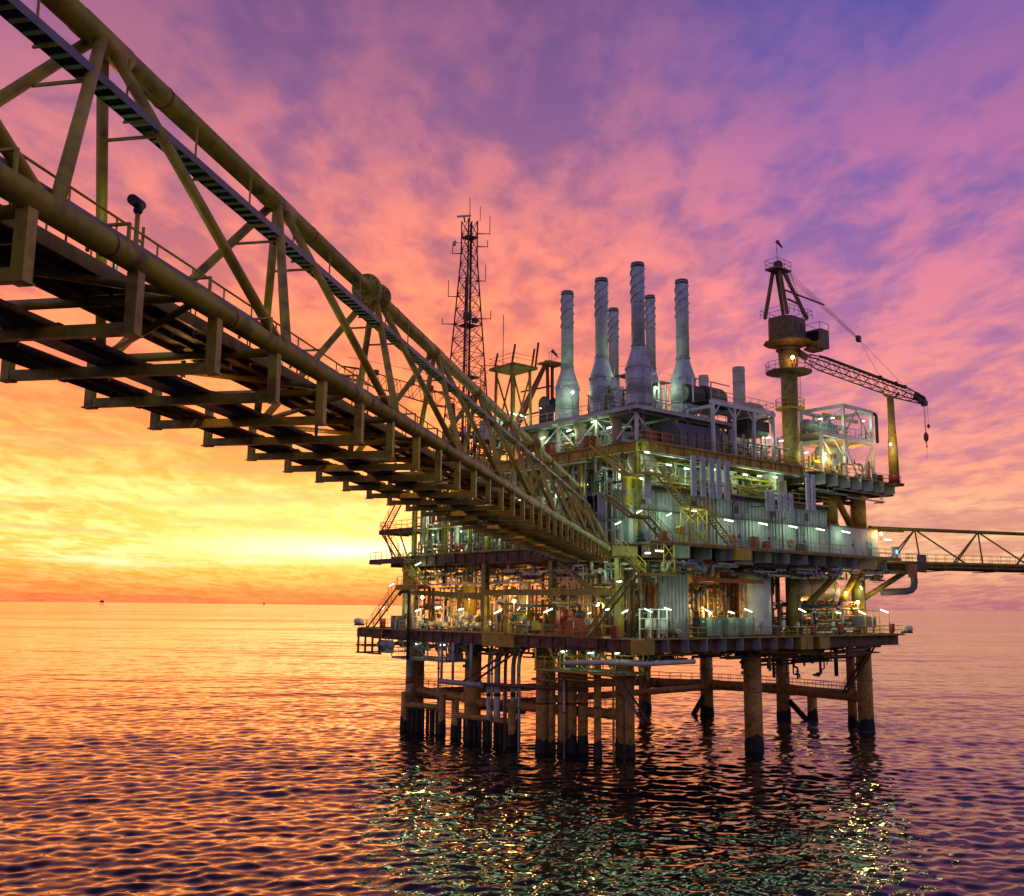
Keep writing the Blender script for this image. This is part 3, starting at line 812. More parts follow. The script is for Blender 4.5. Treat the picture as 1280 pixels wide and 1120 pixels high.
LEGS = {'corner': (12.3, 109.5), 'front': (27.2, 114.7), 'end': (46.6, 134.5), 'far_a': (39.2, 147.0), 'far_b': (29.6, 154.0), 'far_c': (20.7, 157.0),
        'left_a': (-4.4, 122.5), 'left_b': (-12.2, 134.0)}
leg(*LEGS['corner'], 1.02, 11.3, 'thick pillar nearest the corner, beside the row of conductor pipes')
leg(*LEGS['front'], 1.0, 11.3, 'thick pillar standing alone in front under the cabin side')
leg(*LEGS['end'], 1.0, 11.3, 'outermost pillar at the crane end, standing in white wash')
leg(*LEGS['far_a'], 0.95, 11.3, 'rear pillar with a slanting foot brace, next to the crane end')
leg(*LEGS['far_b'], 0.95, 11.3, 'rear pillar seen midway between the two front pillars')
leg(*LEGS['far_c'], 0.95, 11.3, 'rearmost pillar just right of the thick corner pillar')
leg(*LEGS['left_a'], 1.0, 11.3, 'pillar behind the second fender frame and the risers')
leg(*LEGS['left_b'], 1.0, 11.3, 'pillar behind the white banded caisson at the sunset end')

def brace(a, b, z, r, label, rail=False, z2=None):
    p, q = LEGS[a], LEGS[b]
    z2 = z if z2 is None else z2
    t = T('jacket_brace', label, 'brace', (p[0], p[1], z - r), WORLD, group='braces between the pillars')
    t.part('tube', MB().tube((*p, z), (*q, z2), r, 20), 'leg_paint')
    P, Q = Vector((*p, z)), Vector((*q, z2)); d = (Q - P).normalized()
    for u in (1.02, ):
        for e, s in ((P, 1), (Q, -1)):
            c = e + d * s * 1.5
            t.part('joint_can', MB().tube(c - d * 0.6, c + d * 0.6, r + 0.05, 20), 'leg_paint')
    if rail:
        pts = MB(); top = MB()
        n = int((Q - P).length / 1.6)
        side = d.cross(Vector((0, 0, 1)))
        for s in (-0.45, 0.45):
            for k in range(n + 1):
                e = P.lerp(Q, 0.06 + 0.88 * k / n) + side * s + Vector((0, 0, r * 0.7))
                pts.tube(e, e + Vector((0, 0, 1.1)), 0.03, 6)
            for h in (0.6, 1.1):
                top.tube(P.lerp(Q, 0.06) + side * s + Vector((0, 0, r * 0.7 + h)), P.lerp(Q, 0.94) + side * s + Vector((0, 0, r * 0.7 + h)), 0.03, 6)
        t.part('walkway_post', pts, 'rust_steel', kind='stuff'); t.part('walkway_rail', top, 'rust_steel')

brace('far_c', 'far_b', 4.2, 0.72, 'horizontal brown tube joining the two rearmost legs', True)
brace('far_b', 'far_a', 4.2, 0.72, 'horizontal brown tube behind the lone front leg', True)
brace('far_a', 'end', 4.2, 0.72, 'horizontal brown tube running to the outermost crane end leg', True)
brace('left_b', 'left_a', 4.6, 0.55, 'horizontal rusty tube between the two sunset end legs', True)
brace('left_a', 'corner', 4.2, 0.55, 'horizontal rusty tube from the risers to the thick corner leg', True)
brace('left_b', 'far_c', 4.3, 0.5, 'long rusty tube far behind, crossing under the platform', False)
brace('left_a', 'far_b', 3.8, 0.45, 'lower rusty tube crossing far under the platform', False)

def strut(label, p, q, r, mat='leg_paint'):
    solo('foot_brace', MB().tube(p, q, r, 14), mat, label, 'brace', p, WORLD, group='slanting braces at the waterline')
strut('slanting stub brace running into the water left of the rear leg', (29.0, 153.6, 2.4), (26.6, 152.6, -1.2), 0.4, 'marine_growth')
strut('slanting stub brace running into the water right of a rear leg', (39.9, 146.6, 2.6), (43.2, 144.8, -1.4), 0.4, 'marine_growth')
for i, (x, y, r, l) in enumerate([(42.6, 144.6, 0.68, 'short brown pile beside the slanting brace at the crane end'), (45.9, 137.6, 0.6, 'slim brown pile just inside the outermost leg'), (47.8, 135.9, 0.25, 'thin vertical pipe against the outermost leg')]):
    t = T('pile', l, 'pile', (x, y, -3), WORLD, group='slim piles')
    t.part('tube', MB().tube((x, y, -3), (x, y, 4.6 if i == 0 else 11.2), r, 18), 'leg_paint')
    t.part('tide_band', tide(x, y, r, 1.3, 18), 'marine_growth')

# -------------------------------------------------- conductors, risers, caissons
for i, (x, y, r) in enumerate([(2.68, 17.34, 0.64), (3.55, 16.72, 0.45), (4.44, 15.94, 0.52), (5.24, 15.27, 0.55), (6.2, 14.54, 0.56), (4.51, 10.58, 0.40)]):
    t = T('conductor_pipe', '%s fat brown conductor pipe counted from the sunset side of the cluster' % ORD[i], 'pipe', (x, y, -3), group='cluster of conductor pipes')
    t.part('tube', MB().tube((x, y, -3), (x, y, 11.3), r, 20), 'leg_paint')
    t.part('tide_band', tide(x, y, r, 1.2 + 0.1 * i, 20), 'marine_growth')
    for z in (5.0, 8.6):
        t.part('clamp', MB().lathe((x, y, z), [(r, 0), (r + 0.06, 0.02), (r + 0.06, 0.2), (r, 0.22)], 20), 'rust_steel')
for i, (x, y, r) in enumerate([(2.6, 26.5, 0.20), (3.4, 25.9, 0.36), (4.1, 25.3, 0.20), (4.8, 24.7, 0.27), (5.3, 24.3, 0.22)]):
    t = T('riser', '%s pale grey riser pipe behind the second fender frame' % ORD[i], 'pipe', (x, y, -3), group='grey risers')
    bend = 1.6 + 0.5 * i
    t.part('tube', MB().path([(x, y, 4.2), (x, y, 9.6 + 0.15 * i), (x + bend, y + 1.2, 11.4)], r, 14, 1.6), 'pale_grey')
    t.part('coating', MB().tube((x, y, 2.2), (x, y, 6.0), r + 0.03, 14), 'white_paint')
    t.part('band', MB().tube((x, y, 5.2), (x, y, 5.6), r + 0.05, 14), 'dark_steel')
    t.part('lower_pipe', MB().tube((x, y, -3), (x, y, 2.6), r + 0.05, 14), 'marine_growth')
p = (-12.9, 132.0)
t = T('caisson', 'white caisson pipe with an orange band beside the sunset end leg', 'pipe', (p[0], p[1], 2.5), WORLD)
t.part('tube', MB().tube((*p, 2.6), (*p, 8.6), 0.52, 20), 'concrete_white'); t.part('band', MB().tube((*p, 5.6), (*p, 6.4), 0.535, 20), 'orange_paint')
t.part('head', MB().lathe((*p, 8.6), [(0.5, 0), (0.75, 0.1), (0.75, 0.4), (0.4, 0.6)], 20), 'grey_paint')
t.part('foot', MB().tube((*p, -2), (*p, 3.2), 0.62, 20), 'leg_paint')

for i, (x, y, r, z0_) in enumerate(((0.2, 20.6, 0.14, -2), (1.0, 19.2, 0.10, -2), (-0.4, 22.2, 0.12, 1.5), (3.0, 6.8, 0.12, -2), (3.6, 5.9, 0.10, -2), (0.4, 33.4, 0.13, 3.0), (1.6, 12.6, 0.11, -2))):
    t = T('sump_pipe', '%s thin vertical pipe under the bridge side of the lower deck' % ORD[i], 'pipe', (x, y, z0_), group='thin pipes under the lower deck')
    t.part('pipe', MB().tube((x, y, z0_), (x, y, 11.25), r, 10), ('rust_steel', 'pale_grey', 'galvanised', 'leg_paint')[i % 4])
    for z in (4.5, 8.0): t.part('clamp', MB().tube((x, y, z), (x, y, z + 0.16), r + 0.05, 10), 'dark_steel')
# -------------------------------------------------- fender frames at the waterline
def fender(label, A, B, zt, n):
    t = T('boat_fender', label, 'boat fender', (A[0], A[1], -2.5), WORLD, group='fender frames')
    for e in (A, B):
        t.part('post', MB().tube((*e, -2.5), (*e, zt + 1.6), 0.46, 16), 'leg_paint')
        t.part('tide_band', tide(e[0], e[1], 0.46, 1.5, 16), 'marine_growth')
    t.part('rail_tube', MB().tube((*A, zt), (*B, zt), 0.36, 16), 'leg_paint')
    t.part('rail_tube', MB().tube((A[0] + 1.4, A[1] + 1.8, zt + 1.0), (B[0] + 1.4, B[1] + 1.8, zt + 1.0), 0.36, 16), 'rust_steel')
    for k in range(1, n):
        x, y = A[0] + (B[0] - A[0]) * k / n, A[1] + (B[1] - A[1]) * k / n
        t.part('fender_pipe', MB().tube((x, y, -2.5), (x, y, zt - 0.05), 0.22 if k % 3 else 0.34, 12), 'marine_growth')
    return t
fender('rusty fender frame with hanging pipes at the sunset end of the platform', (-13.3, 130.3), (-8.3, 126.7), 3.1, 8)
fender('rusty fender frame with hanging pipes in front of the grey risers', (-6.5, 123.3), (0.3, 116.6), 2.6, 11)

# -------------------------------------------------- columns and braces between the decks
def column(x, y, z0, z1, r, label, mat='olive_paint', square=False):
    t = T('deck_column', label, 'column', (x, y, z0), group='columns between decks')
    if square:
        t.part('web', MB().box(x - r, x + r, y - 0.02, y + 0.02, z0, z1), mat)
        t.part('flange', MB().box(x - r - 0.04, x - r, y - r, y + r, z0, z1), mat); t.part('flange', MB().box(x + r, x + r + 0.04, y - r, y + r, z0, z1), mat)
    else:
        t.part('tube', MB().tube((x, y, z0), (x, y, z1), r, 22), mat)
        t.part('collar', MB().lathe((x, y, z0), [(r, 0), (r + 0.14, 0.01), (r + 0.14, 0.16), (r, 0.3)], 22), mat)
        t.part('collar', MB().lathe((x, y, z1 - 0.5), [(r, 0), (r + 0.16, 0.2), (r + 0.16, 0.49), (r, 0.5)], 22), mat)
column(28.6, 2.6, Z1, Z2 - 1.35, 0.85, 'round green lit column right of the white tank')
column(43.2, 3.0, Z1, Z2 - 1.35, 0.85, 'round green lit column at the crane end of the lower deck')
column(3.5, 31.5, Z1, Z2 - 1.35, 0.95, 'round yellow column beside the second orange lamp', 'yellow_paint')
column(3.5, 44.5, Z1, Z2 - 1.35, 0.95, 'round yellow column beside the first orange lamp', 'yellow_paint')
column(7.5, 8.5, Z1, Z2 - 1.35, 0.9, 'round dark column behind the corner stairs')
column(0.4, 24.6, Z1, Z2 - 1.36, 0.32, 'dark square column in the middle of the bridge side', 'olive_paint', True)
column(0.4, 3.4, Z1, Z2 - 1.36, 0.30, 'square column beside the corner stairs on the lower deck', 'olive_paint', True)
column(0.4, 13.2, 17.4, Z2 - 1.36, 0.28, 'short square post above the crossbeam on the bridge side', 'olive_paint', True)
column(38.0, 3.2, Z2 + 4, Z3 - 1.8, 0.85, 'thick yellow post under the crane deck, inner one', 'yellow_paint')
column(44.0, 3.0, Z2 + 3.6, Z3 - 1.8, 0.95, 'thick yellow post under the crane deck, outer one', 'yellow_paint')
for i, y in enumerate((1.0, 9.0, 17.0, 25.0, 33.0, 39.5)):
    column(0.6, y, Z2, Z3 - 1.0, 0.24, '%s square steel post from the corner, between main and upper deck' % ORD[i], 'olive_paint', True)

def diag(label, p, q, r, mat='olive_paint'):
    solo('deck_brace', MB().tube(p, q, r, 14), mat, label, 'brace', p, group='diagonal deck braces')
diag('thick olive diagonal brace rising beside the round cream vessel', (28.9, 1.8, 15.2), (36.0, 0.6, 20.3), 0.42)
diag('bright green lit diagonal brace leaning on the crane end column', (43.0, 3.0, 20.2), (39.4, 3.0, 16.6), 0.42, 'bright_yellow')
diag('diagonal brace rising outward under the end of the main deck', (44.0, 2.6, 17.0), (48.5, -0.5, 20.3), 0.34)
diag('olive diagonal brace under the bridge landing', (0.5, 12.2, 20.2), (0.5, 4.0, 15.2), 0.3)
diag('thick yellow diagonal under the crane deck', (38.6, 3.2, 30.2), (42.6, 3.2, 25.8), 0.42, 'yellow_paint')
solo('cross_beam', MB().box(0.05, 0.75, 3.8, 24.2, 16.7, 17.35), 'olive_paint', 'deep olive crossbeam below the bridge landing, over the red engine', 'beam', (0.4, 14.0, 16.7))
solo('cross_beam', MB().prism([(24.9, 16.2), (24.9, 17.0), (42.0, 17.4), (42.0, 17.0)], 'x', 0.1, 0.6), 'olive_paint', 'tapered olive crossbeam between the first two orange lamps', 'beam', (0.4, 33.0, 16.2))
solo('cross_beam', MB().box(8.6, 19.5, 0.1, 0.7, 18.2, 18.62), 'orange_paint', 'orange lit lintel beam above the open pump room', 'beam', (14.0, 0.4, 18.2))

# outrigger frame at the sunset end of the lower deck
t = T('outrigger_frame', 'open rusty frame hanging under the sunset end of the lower deck', 'frame', (-1.0, 46, 9.3))
t.part('deck_plate', MB().box(-1.5, 6.0, 47.02, 48.5, Z1 - 0.05, Z1), 'deck_plate')
t.part('edge_beam', MB().box(-1.6, 6.0, 48.5, 48.75, Z1 - 1.1, Z1 + 0.02), 'rust_steel')
t.part('edge_beam', MB().box(-1.75, -1.502, 43.0, 48.75, Z1 - 1.1, Z1 + 0.02), 'rust_steel')
for y in (43.4, 45.1, 46.8, 48.5):
    t.part('post', MB().box(-1.74, -1.54, y - 0.12, y + 0.12, 9.5, Z1 - 1.102), 'rust_steel')
for z in (9.5, 10.45):
    t.part('beam', MB().box(-1.80, -1.56, 43.0, 48.9, z - 0.18, z), 'rust_steel')
    t.part('beam', MB().box(-1.5, 6.0, 48.5, 48.7, z - 0.18, z), 'rust_steel')
# cantilever platforms beside the main deck, sunset end
for (x0, x1, y0, y1, z, lab) in ((-1.8, -0.05, 38.0, 46.0, 21.2, 'small cantilever platform beside the main deck at the sunset end'), (-1.4, 3.2, 36.8, 44.5, 25.0, 'small stair platform above the main deck at the sunset end'), (-2.0, 0.2, 34.8, 39.4, 17.9, 'yellow edged stair landing between the two lower decks')):
    t = T('platform', lab, 'platform', (x0, y0, z - 0.6))
    t.part('grating', MB().box(x0, x1, y0, y1, z - 0.05, z), 'grating')
    t.part('edge_beam', MB().box(x0 - 0.1, x0, y0, y1, z - 0.5, z + 0.05), 'yellow_paint' if z < 18 else 'rust_steel')
    t.part('edge_beam', MB().box(x0 - 0.1, x1, y1, y1 + 0.1, z - 0.5, z + 0.05), 'rust_steel')
    for y in (y0 + 0.6, (y0 + y1) / 2, y1 - 0.6):
        t.part('bearer', MB().box(x0, x1, y - 0.06, y + 0.06, z - 0.4, z - 0.052), 'rust_steel')
for (p, q, lab) in (((-1.2, 43.9, 24.9), (-0.6, 42.4, 21.3), 'slanting post under the small stair platform, outer one'), ((-1.2, 40.4, 24.9), (-0.6, 39.0, 21.3), 'slanting post under the small stair platform, inner one')):
    solo('support_strut', MB().bar(p, q, 0.16), 'olive_paint', lab, 'strut', q)

# suspended platforms under the lower deck
def hung(label, x0, x1, y0, y1, z, mat):
    t = T('hung_platform', label, 'platform', (x0, y0, z))
    t.part('grating', MB().box(x0, x1, y0, y1, z - 0.06, z), 'grating')
    for (a, b) in (((x0, y0), (x1, y0)), ((x1, y0), (x1, y1)), ((x1, y1), (x0, y1)), ((x0, y1), (x0, y0))):
        t.part('edge_beam', MB().bar((*a, z - 0.16), (*b, z - 0.16), 0.12, 0.2), mat)
        r = t.part('handrail', MB().tube((*a, z + 1.1), (*b, z + 1.1), 0.035, 6).tube((*a, z + 0.6), (*b, z + 0.6), 0.03, 6), mat)
        d = Vector((*b, 0)) - Vector((*a, 0)); n = max(1, int(d.length / 1.4)); ps = MB()
        for k in range(n): e = Vector((*a, z)) + d * (k / n); ps.tube(e, e + Vector((0, 0, 1.1)), 0.03, 6)
        t.part('handrail_post', ps, mat, parent=r, kind='stuff')
    for x in (x0, x1):
        for k in range(4):
            y = y0 + (y1 - y0) * k / 3
            t.part('hanger', MB().bar((x, y, z), (x, y, Z1 - 1.2), 0.12), mat)
            if k < 3: t.part('hanger_brace', MB().bar((x, y, z), (x, y + (y1 - y0) / 3 * (0.9 if k % 2 else 0.5), Z1 - 1.2), 0.11), mat)
    return t
hung('yellow lit hung platform under the lower deck above the conductor pipes', -0.8, 3.4, 3.0, 14.5, 9.2, 'bright_yellow')
hung('teal lit hung platform under the sunset end of the lower deck', -1.0, 3.6, 30.0, 41.5, 9.2, 'grey_paint')
t = T('hanging_pipe_frame', 'grey U shaped pipe frame hanging low in front of the yellow leg', 'pipe frame', (-1.2, 26.0, 6.8))
for y in (30.6, 28.4, 25.0):
    t.part('down_pipe', MB().tube((-1.2, y, 6.9), (-1.2, y, Z1 - 1.2), 0.17, 10), 'grey_paint')
t.part('cross_pipe', MB().tube((-1.2, 31.0, 6.8), (-1.2, 23.0, 6.8), 0.30, 12), 'grey_paint')
t.part('cross_pipe', MB().tube((-1.0, 24.0, 6.9), (2.5, 10.0, 7.0), 0.22, 12), 'rust_steel')
for (a, b) in (((-1.2, 26.5, 7.0), (-0.6, 18.4, 11.0)), ((-1.0, 24.6, 7.1), (0, 18.2, 10.8))):
    t.part('diagonal', MB().tube(a, b, 0.13, 10), 'rust_steel')
solo('water_pipe', MB().path([(-1.6, 9.2, 9.9), (-1.6, 4.4, 10.2), (-1.4, -1.2, 10.3), (6.0, -1.3, 10.35)], 0.24, 12), 'pale_grey', 'pale grey pipe sloping under the corner of the lower deck', 'pipe', (-1.6, 4.4, 10.2))
solo('overboard_pipe', MB().path([(45.6, 0.2, 20.4), (48.6, -1.6, 20.4), (48.6, -1.6, 17.9), (44.6, 0.6, 17.7)], 0.42, 16, 1.2), 'slate_paint', 'thick blue grey U bend pipe hanging from the crane end of the main deck', 'pipe', (48.6, -1.6, 17.5))
t = T('landing_platform', 'brown landing with an orange end plate where the side bridge meets the platform', 'platform', (45, -2, 20.6))
t.part('plate', MB().box(44.8, 49.6, -2.6, 5.0, Z2 - 0.5, Z2 - 0.42), 'deck_plate')
t.part('edge_girder', MB().box(44.8, 49.6, -2.75, -2.604, Z2 - 1.5, Z2 - 0.4), 'rust_steel')
t.part('end_plate', MB().box(45.0, 47.0, -2.9, -2.76, Z2 - 2.2, Z2 - 0.55), 'orange_paint')
t.part('side_panel', MB().box(47.4, 49.5, -2.9, -2.76, Z2 - 0.3, Z2 + 0.7), 'slate_paint')
t = T('landing_platform', 'brown box girder landing where the long footbridge meets the corner', 'platform', (-2.2, 0, 20.2))
t.part('plate', MB().box(-3.4, -0.004, 0.6, 8.5, Z2 - 0.45, Z2 - 0.37), 'deck_plate')
t.part('edge_girder', MB().box(-3.6, -3.404, 0.4, 8.5, Z2 - 1.3, Z2 - 0.36), 'olive_paint')
t.part('edge_girder', MB().box(-3.4, -0.1, 0.4, 0.596, Z2 - 1.3, Z2 - 0.36), 'olive_paint')
for y in (2.0, 5.0, 8.0): t.part('bearer', MB().box(-3.4, 0.2, y - 0.1, y + 0.1, Z2 - 1.2, Z2 - 0.452), 'olive_paint')
# ------------------------------------------------------------------ cabins, stacks, crane, mast
def corrugated(t, ax, lo, hi, c, z0, z1, mat, face=-1, wid=1.26, name='wall_panel', depth=0.16):
    """wall of single profiled sheets: each sheet has three trapezoid ribs"""
    n = max(1, round((hi - lo) / wid)); w = (hi - lo) / n
    for k in range(n):
        a = lo + k * w; pr = []
        p = w / 2
        for j in range(2):
            s = a + j * p
            pr += [(s + 0.012 if j == 0 else s, 0), (s + p * 0.38, 0), (s + p * 0.50, depth), (s + p * 0.86, depth)]
        pr.append((a + w - 0.012, 0.0))
        m = MB(); vs = []
        for z in (z0, z1):
            for (u, d) in pr: vs.append((u, c + face * d, z) if ax == 'x' else (c + face * d, u, z))
        q = len(pr)
        for z in (z0, z1):
            vs.append((a + 0.012, c - face * 0.05, z) if ax == 'x' else (c - face * 0.05, a + 0.012, z)); vs.append((a + w - 0.012, c - face * 0.05, z) if ax == 'x' else (c - face * 0.05, a + w - 0.012, z))
        fs = [(i, i + 1, q + i + 1, q + i) for i in range(q - 1)]
        b0 = 2 * q
        fs += [(b0, b0 + 2, b0 + 3, b0 + 1), (0, q, b0 + 2, b0), (q - 1, b0 + 1, b0 + 3, 2 * q - 1)]
        m.add(vs, fs)
        t.part(name, m, mat)


def door(t, x, y, z, w=0.95, h=2.1, mat='grey_paint'):
    d = t.part('door', MB().box(x, x + w, y - 0.05, y, z + 0.1, z + h), mat)
    t.part('frame', MB().box(x - 0.09, x - 0.002, y - 0.07, y, z, z + h + 0.09).box(x + w + 0.002, x + w + 0.09, y - 0.07, y, z, z + h + 0.09).box(x - 0.002, x + w + 0.002, y - 0.07, y, z + h + 0.003, z + h + 0.09), 'wall_grey', parent=d)
    t.part('window', MB().box(x + w * 0.3, x + w * 0.7, y - 0.062, y - 0.051, z + 1.35, z + 1.75), 'glass_dark', parent=d)
    t.part('handle', MB().bar((x + w * 0.85, y - 0.09, z + 1.0), (x + w * 0.85, y - 0.09, z + 1.25), 0.04), 'dark_steel', parent=d)


c1 = T('cabin_block', 'long grey corrugated cabin block on the main deck, doors and lights along its wall', 'cabin', (0.3, 1.2, Z2))
corrugated(c1, 'x', 0.3, 33.8, 1.2, Z2, 27.14, 'wall_grey')
corrugated(c1, 'y', 1.3, 6.2, 0.3, Z2, 27.14, 'wall_grey')
c1.part('roof', MB().box(0.4, 33.7, 1.32, 12, 26.9, 27.0), 'deck_plate')
c1.part('back_wall', MB().box(0.4, 33.7, 11.9, 12, Z2, 26.89), 'wall_grey')
c1.part('ledge', MB().box(0.2, 33.9, 0.62, 1.05, 25.05, 25.17), 'dark_steel')
for x in (2.6, 16.2, 21.6, 28.4): door(c1, x, 1.08, Z2)
wr_ = random.Random(4)
for k in range(14):
    x = 1.0 + k * 2.35 + wr_.uniform(-0.6, 0.6); z0_ = wr_.choice((Z2, Z2 + 0.6, 25.2)); z1_ = wr_.uniform(25.3, 27.4)
    c1.part('conduit', MB().path([(x, 1.0, z0_), (x, 1.0, z1_), (x + wr_.uniform(0.3, 1.6), 1.0, z1_)], wr_.uniform(0.03, 0.08), 6), wr_.choice(['galvanised', 'dark_steel', 'olive_paint', 'pale_grey']))
    if k % 3 == 0: c1.part('vent', MB().box(x + 0.4, x + 1.1, 0.98, 1.06, 25.7, 26.5), 'dark_steel')
    if k % 4 == 1: c1.part('sign', MB().box(x + 0.5, x + 0.9, 1.02, 1.06, Z2 + 1.5, Z2 + 1.9), wr_.choice(['white_paint', 'bright_yellow', 'green_paint']))
for x in (1.2, 6.5, 11.8, 17.0, 22.4, 27.7, 33.6):
    c1.part('wall_post', MB().box(x - 0.09, x + 0.09, 0.90, 1.07, Z2, 25.04), 'grey_paint')
c2 = T('cabin_block', 'smooth pale blue grey end cabin on the main deck beneath the yellow posts', 'cabin', (34, 0.8, Z2))
for k in range(7):
    x = 34.0 + k * 1.5
    c2.part('wall_panel', MB().box(x + 0.01, x + 1.49, 0.8, 0.9, Z2, 25.4), 'wall_grey')
c2.part('end_wall', MB().box(44.4, 44.5, 0.902, 8.0, Z2, 25.4), 'slate_paint'); c2.part('end_wall', MB().box(34.0, 34.1, 0.902, 8.0, Z2, 25.4), 'wall_grey')
c2.part('roof', MB().box(33.9, 44.6, 0.7, 8.0, 25.41, 25.52), 'deck_plate')
door(c2, 38.2, 0.8, Z2); door(c2, 42.0, 0.8, Z2, mat='green_paint')
# inner walls that close the view into the modules
for (x, y0, y1, z0, z1, m, lab) in ((11.0, 6.5, 40.0, Z2, Z3 - 1.02, 'pale_grey', 'pale inner module wall behind the pipework of the bridge side'), (12.5, 5.0, 23.0, Z1, Z2 - 1.36, 'wall_grey', 'inner wall of ribbed panels on the lower deck behind the red engine')):
    t = T('module_wall', lab, 'wall', (x, y0, z0)); corrugated(t, 'y', y0, y1, x, z0, z1, m, wid=1.6)
t = T('module_wall', 'ribbed grey wall beside the open pump room on the lower deck', 'wall', (5.2, 2.4, Z1)); corrugated(t, 'x', 5.2, 9.6, 2.4, Z1, Z2 - 1.36, 'pale_grey', wid=1.1)
t = T('module_wall', 'yellow ochre ribbed wall behind the third orange lamp', 'wall', (6.0, 13.0, Z1)); corrugated(t, 'y', 12.6, 20.0, 6.0, Z1, Z2 - 1.36, 'tan_paint', wid=1.3)
t = T('module_wall', 'back wall of the orange lit pump room', 'wall', (9, 8.0, Z1)); corrugated(t, 'x', 9.0, 22.0, 8.0, Z1, Z2 - 1.36, 'tan_paint', wid=1.6)
t = T('module_wall', 'pale green lit wall at the back of the upper gallery', 'wall', (2, 6.0, 27.2)); corrugated(t, 'x', 2.0, 27.8, 5.4, 27.62, Z3 - 1.02, 'white_paint', wid=1.6)
t = T('module_wall', 'rear wall of the lower deck seen between the legs of the crane end', 'wall', (24, 12.0, Z1)); corrugated(t, 'x', 23.0, 40.0, 14.0, Z1, Z2 - 1.36, 'rust_steel', wid=1.6)
for i, (x0, x1, y, z0, z1, lab) in enumerate(((24.6, 26.6, 1.6, 28.0, 31.0, 'pale square ventilation box under the upper deck edge, by the crane'), (15.0, 19.0, 2.9, 28.2, 30.7, 'pale cabinet room on the gallery behind the heat shields'))):
    t = T('gallery_room', lab, 'cabin', (x0, y, z0)); t.part('body', MB().box(x0, x1, y, y + 2.4, 27.62, z1), 'white_paint')
    t.part('hatch', MB().box(x0 + 0.4, x0 + 1.3, y - 0.04, y - 0.002, 27.8, z1 - 0.9), 'grey_paint'); t.part('louver', MB().box(x1 - 0.55, x1 - 0.1, y - 0.04, y - 0.002, z1 - 0.8, z1 - 0.2), 'dark_steel')

# heat shield panels hung outside the gallery, one by one
def shields(label, xs, z0, z1, y, w=0.74):
    t = T('heat_shield', label, 'heat shield', (xs[0], y, z0))
    pr = [(-0.10, 0), (-0.10, z1 - z0 - 0.25), (-0.06, z1 - z0 - 0.06), (0.02, z1 - z0), (0.10, z1 - z0), (0.10, 0.06), (0.07, 0)]
    me = MB().prism(pr, 'x', -w / 2, w / 2).mesh('panel', 'stack_paint')
    for x in xs:
        t.copy('panel', me, (x, y, z0))
    t.part('hanger_rail', MB().box(xs[0] - 0.7, xs[-1] + 0.7, y + 0.2, y + 0.32, z1 - 0.5, z1 - 0.34).box(xs[0] - 0.7, xs[-1] + 0.7, y + 0.2, y + 0.32, z0 + 0.4, z0 + 0.54), 'dark_steel')
    for x in (xs[0] - 0.5, xs[-1] + 0.5):
        t.part('arm', MB().bar((x, y + 0.32, z1 - 0.42), (x, 2.0, z1 - 0.42), 0.1), 'dark_steel'); t.part('arm', MB().bar((x, y + 0.32, z0 + 0.47), (x, 1.1, z0 + 0.47), 0.1), 'dark_steel')
shields('row of five tall blue grey heat shield panels above the cabin wall', [6.9, 8.4, 9.75, 10.9, 12.3], 26.7, 30.9, -0.9)
shields('row of five short blue grey heat shield panels right of the middle', [19.3, 20.2, 21.6, 22.6, 23.7], 26.1, 28.3, -0.9, 0.62)
shields('two tall blue grey heat shield panels below the crane deck', [27.0, 28.1], 26.7, 30.9, -0.9, 0.62)
t = T('heat_shield', 'single pale panel hung beside the zigzag stairs', 'heat shield', (1.6, -0.9, 26)); t.part('panel', MB().prism([(-1.05, 25.9), (-1.05, 28.1), (-0.8, 28.3), (-0.7, 25.9)], 'x', -0.6, 0.4), 'pale_grey')

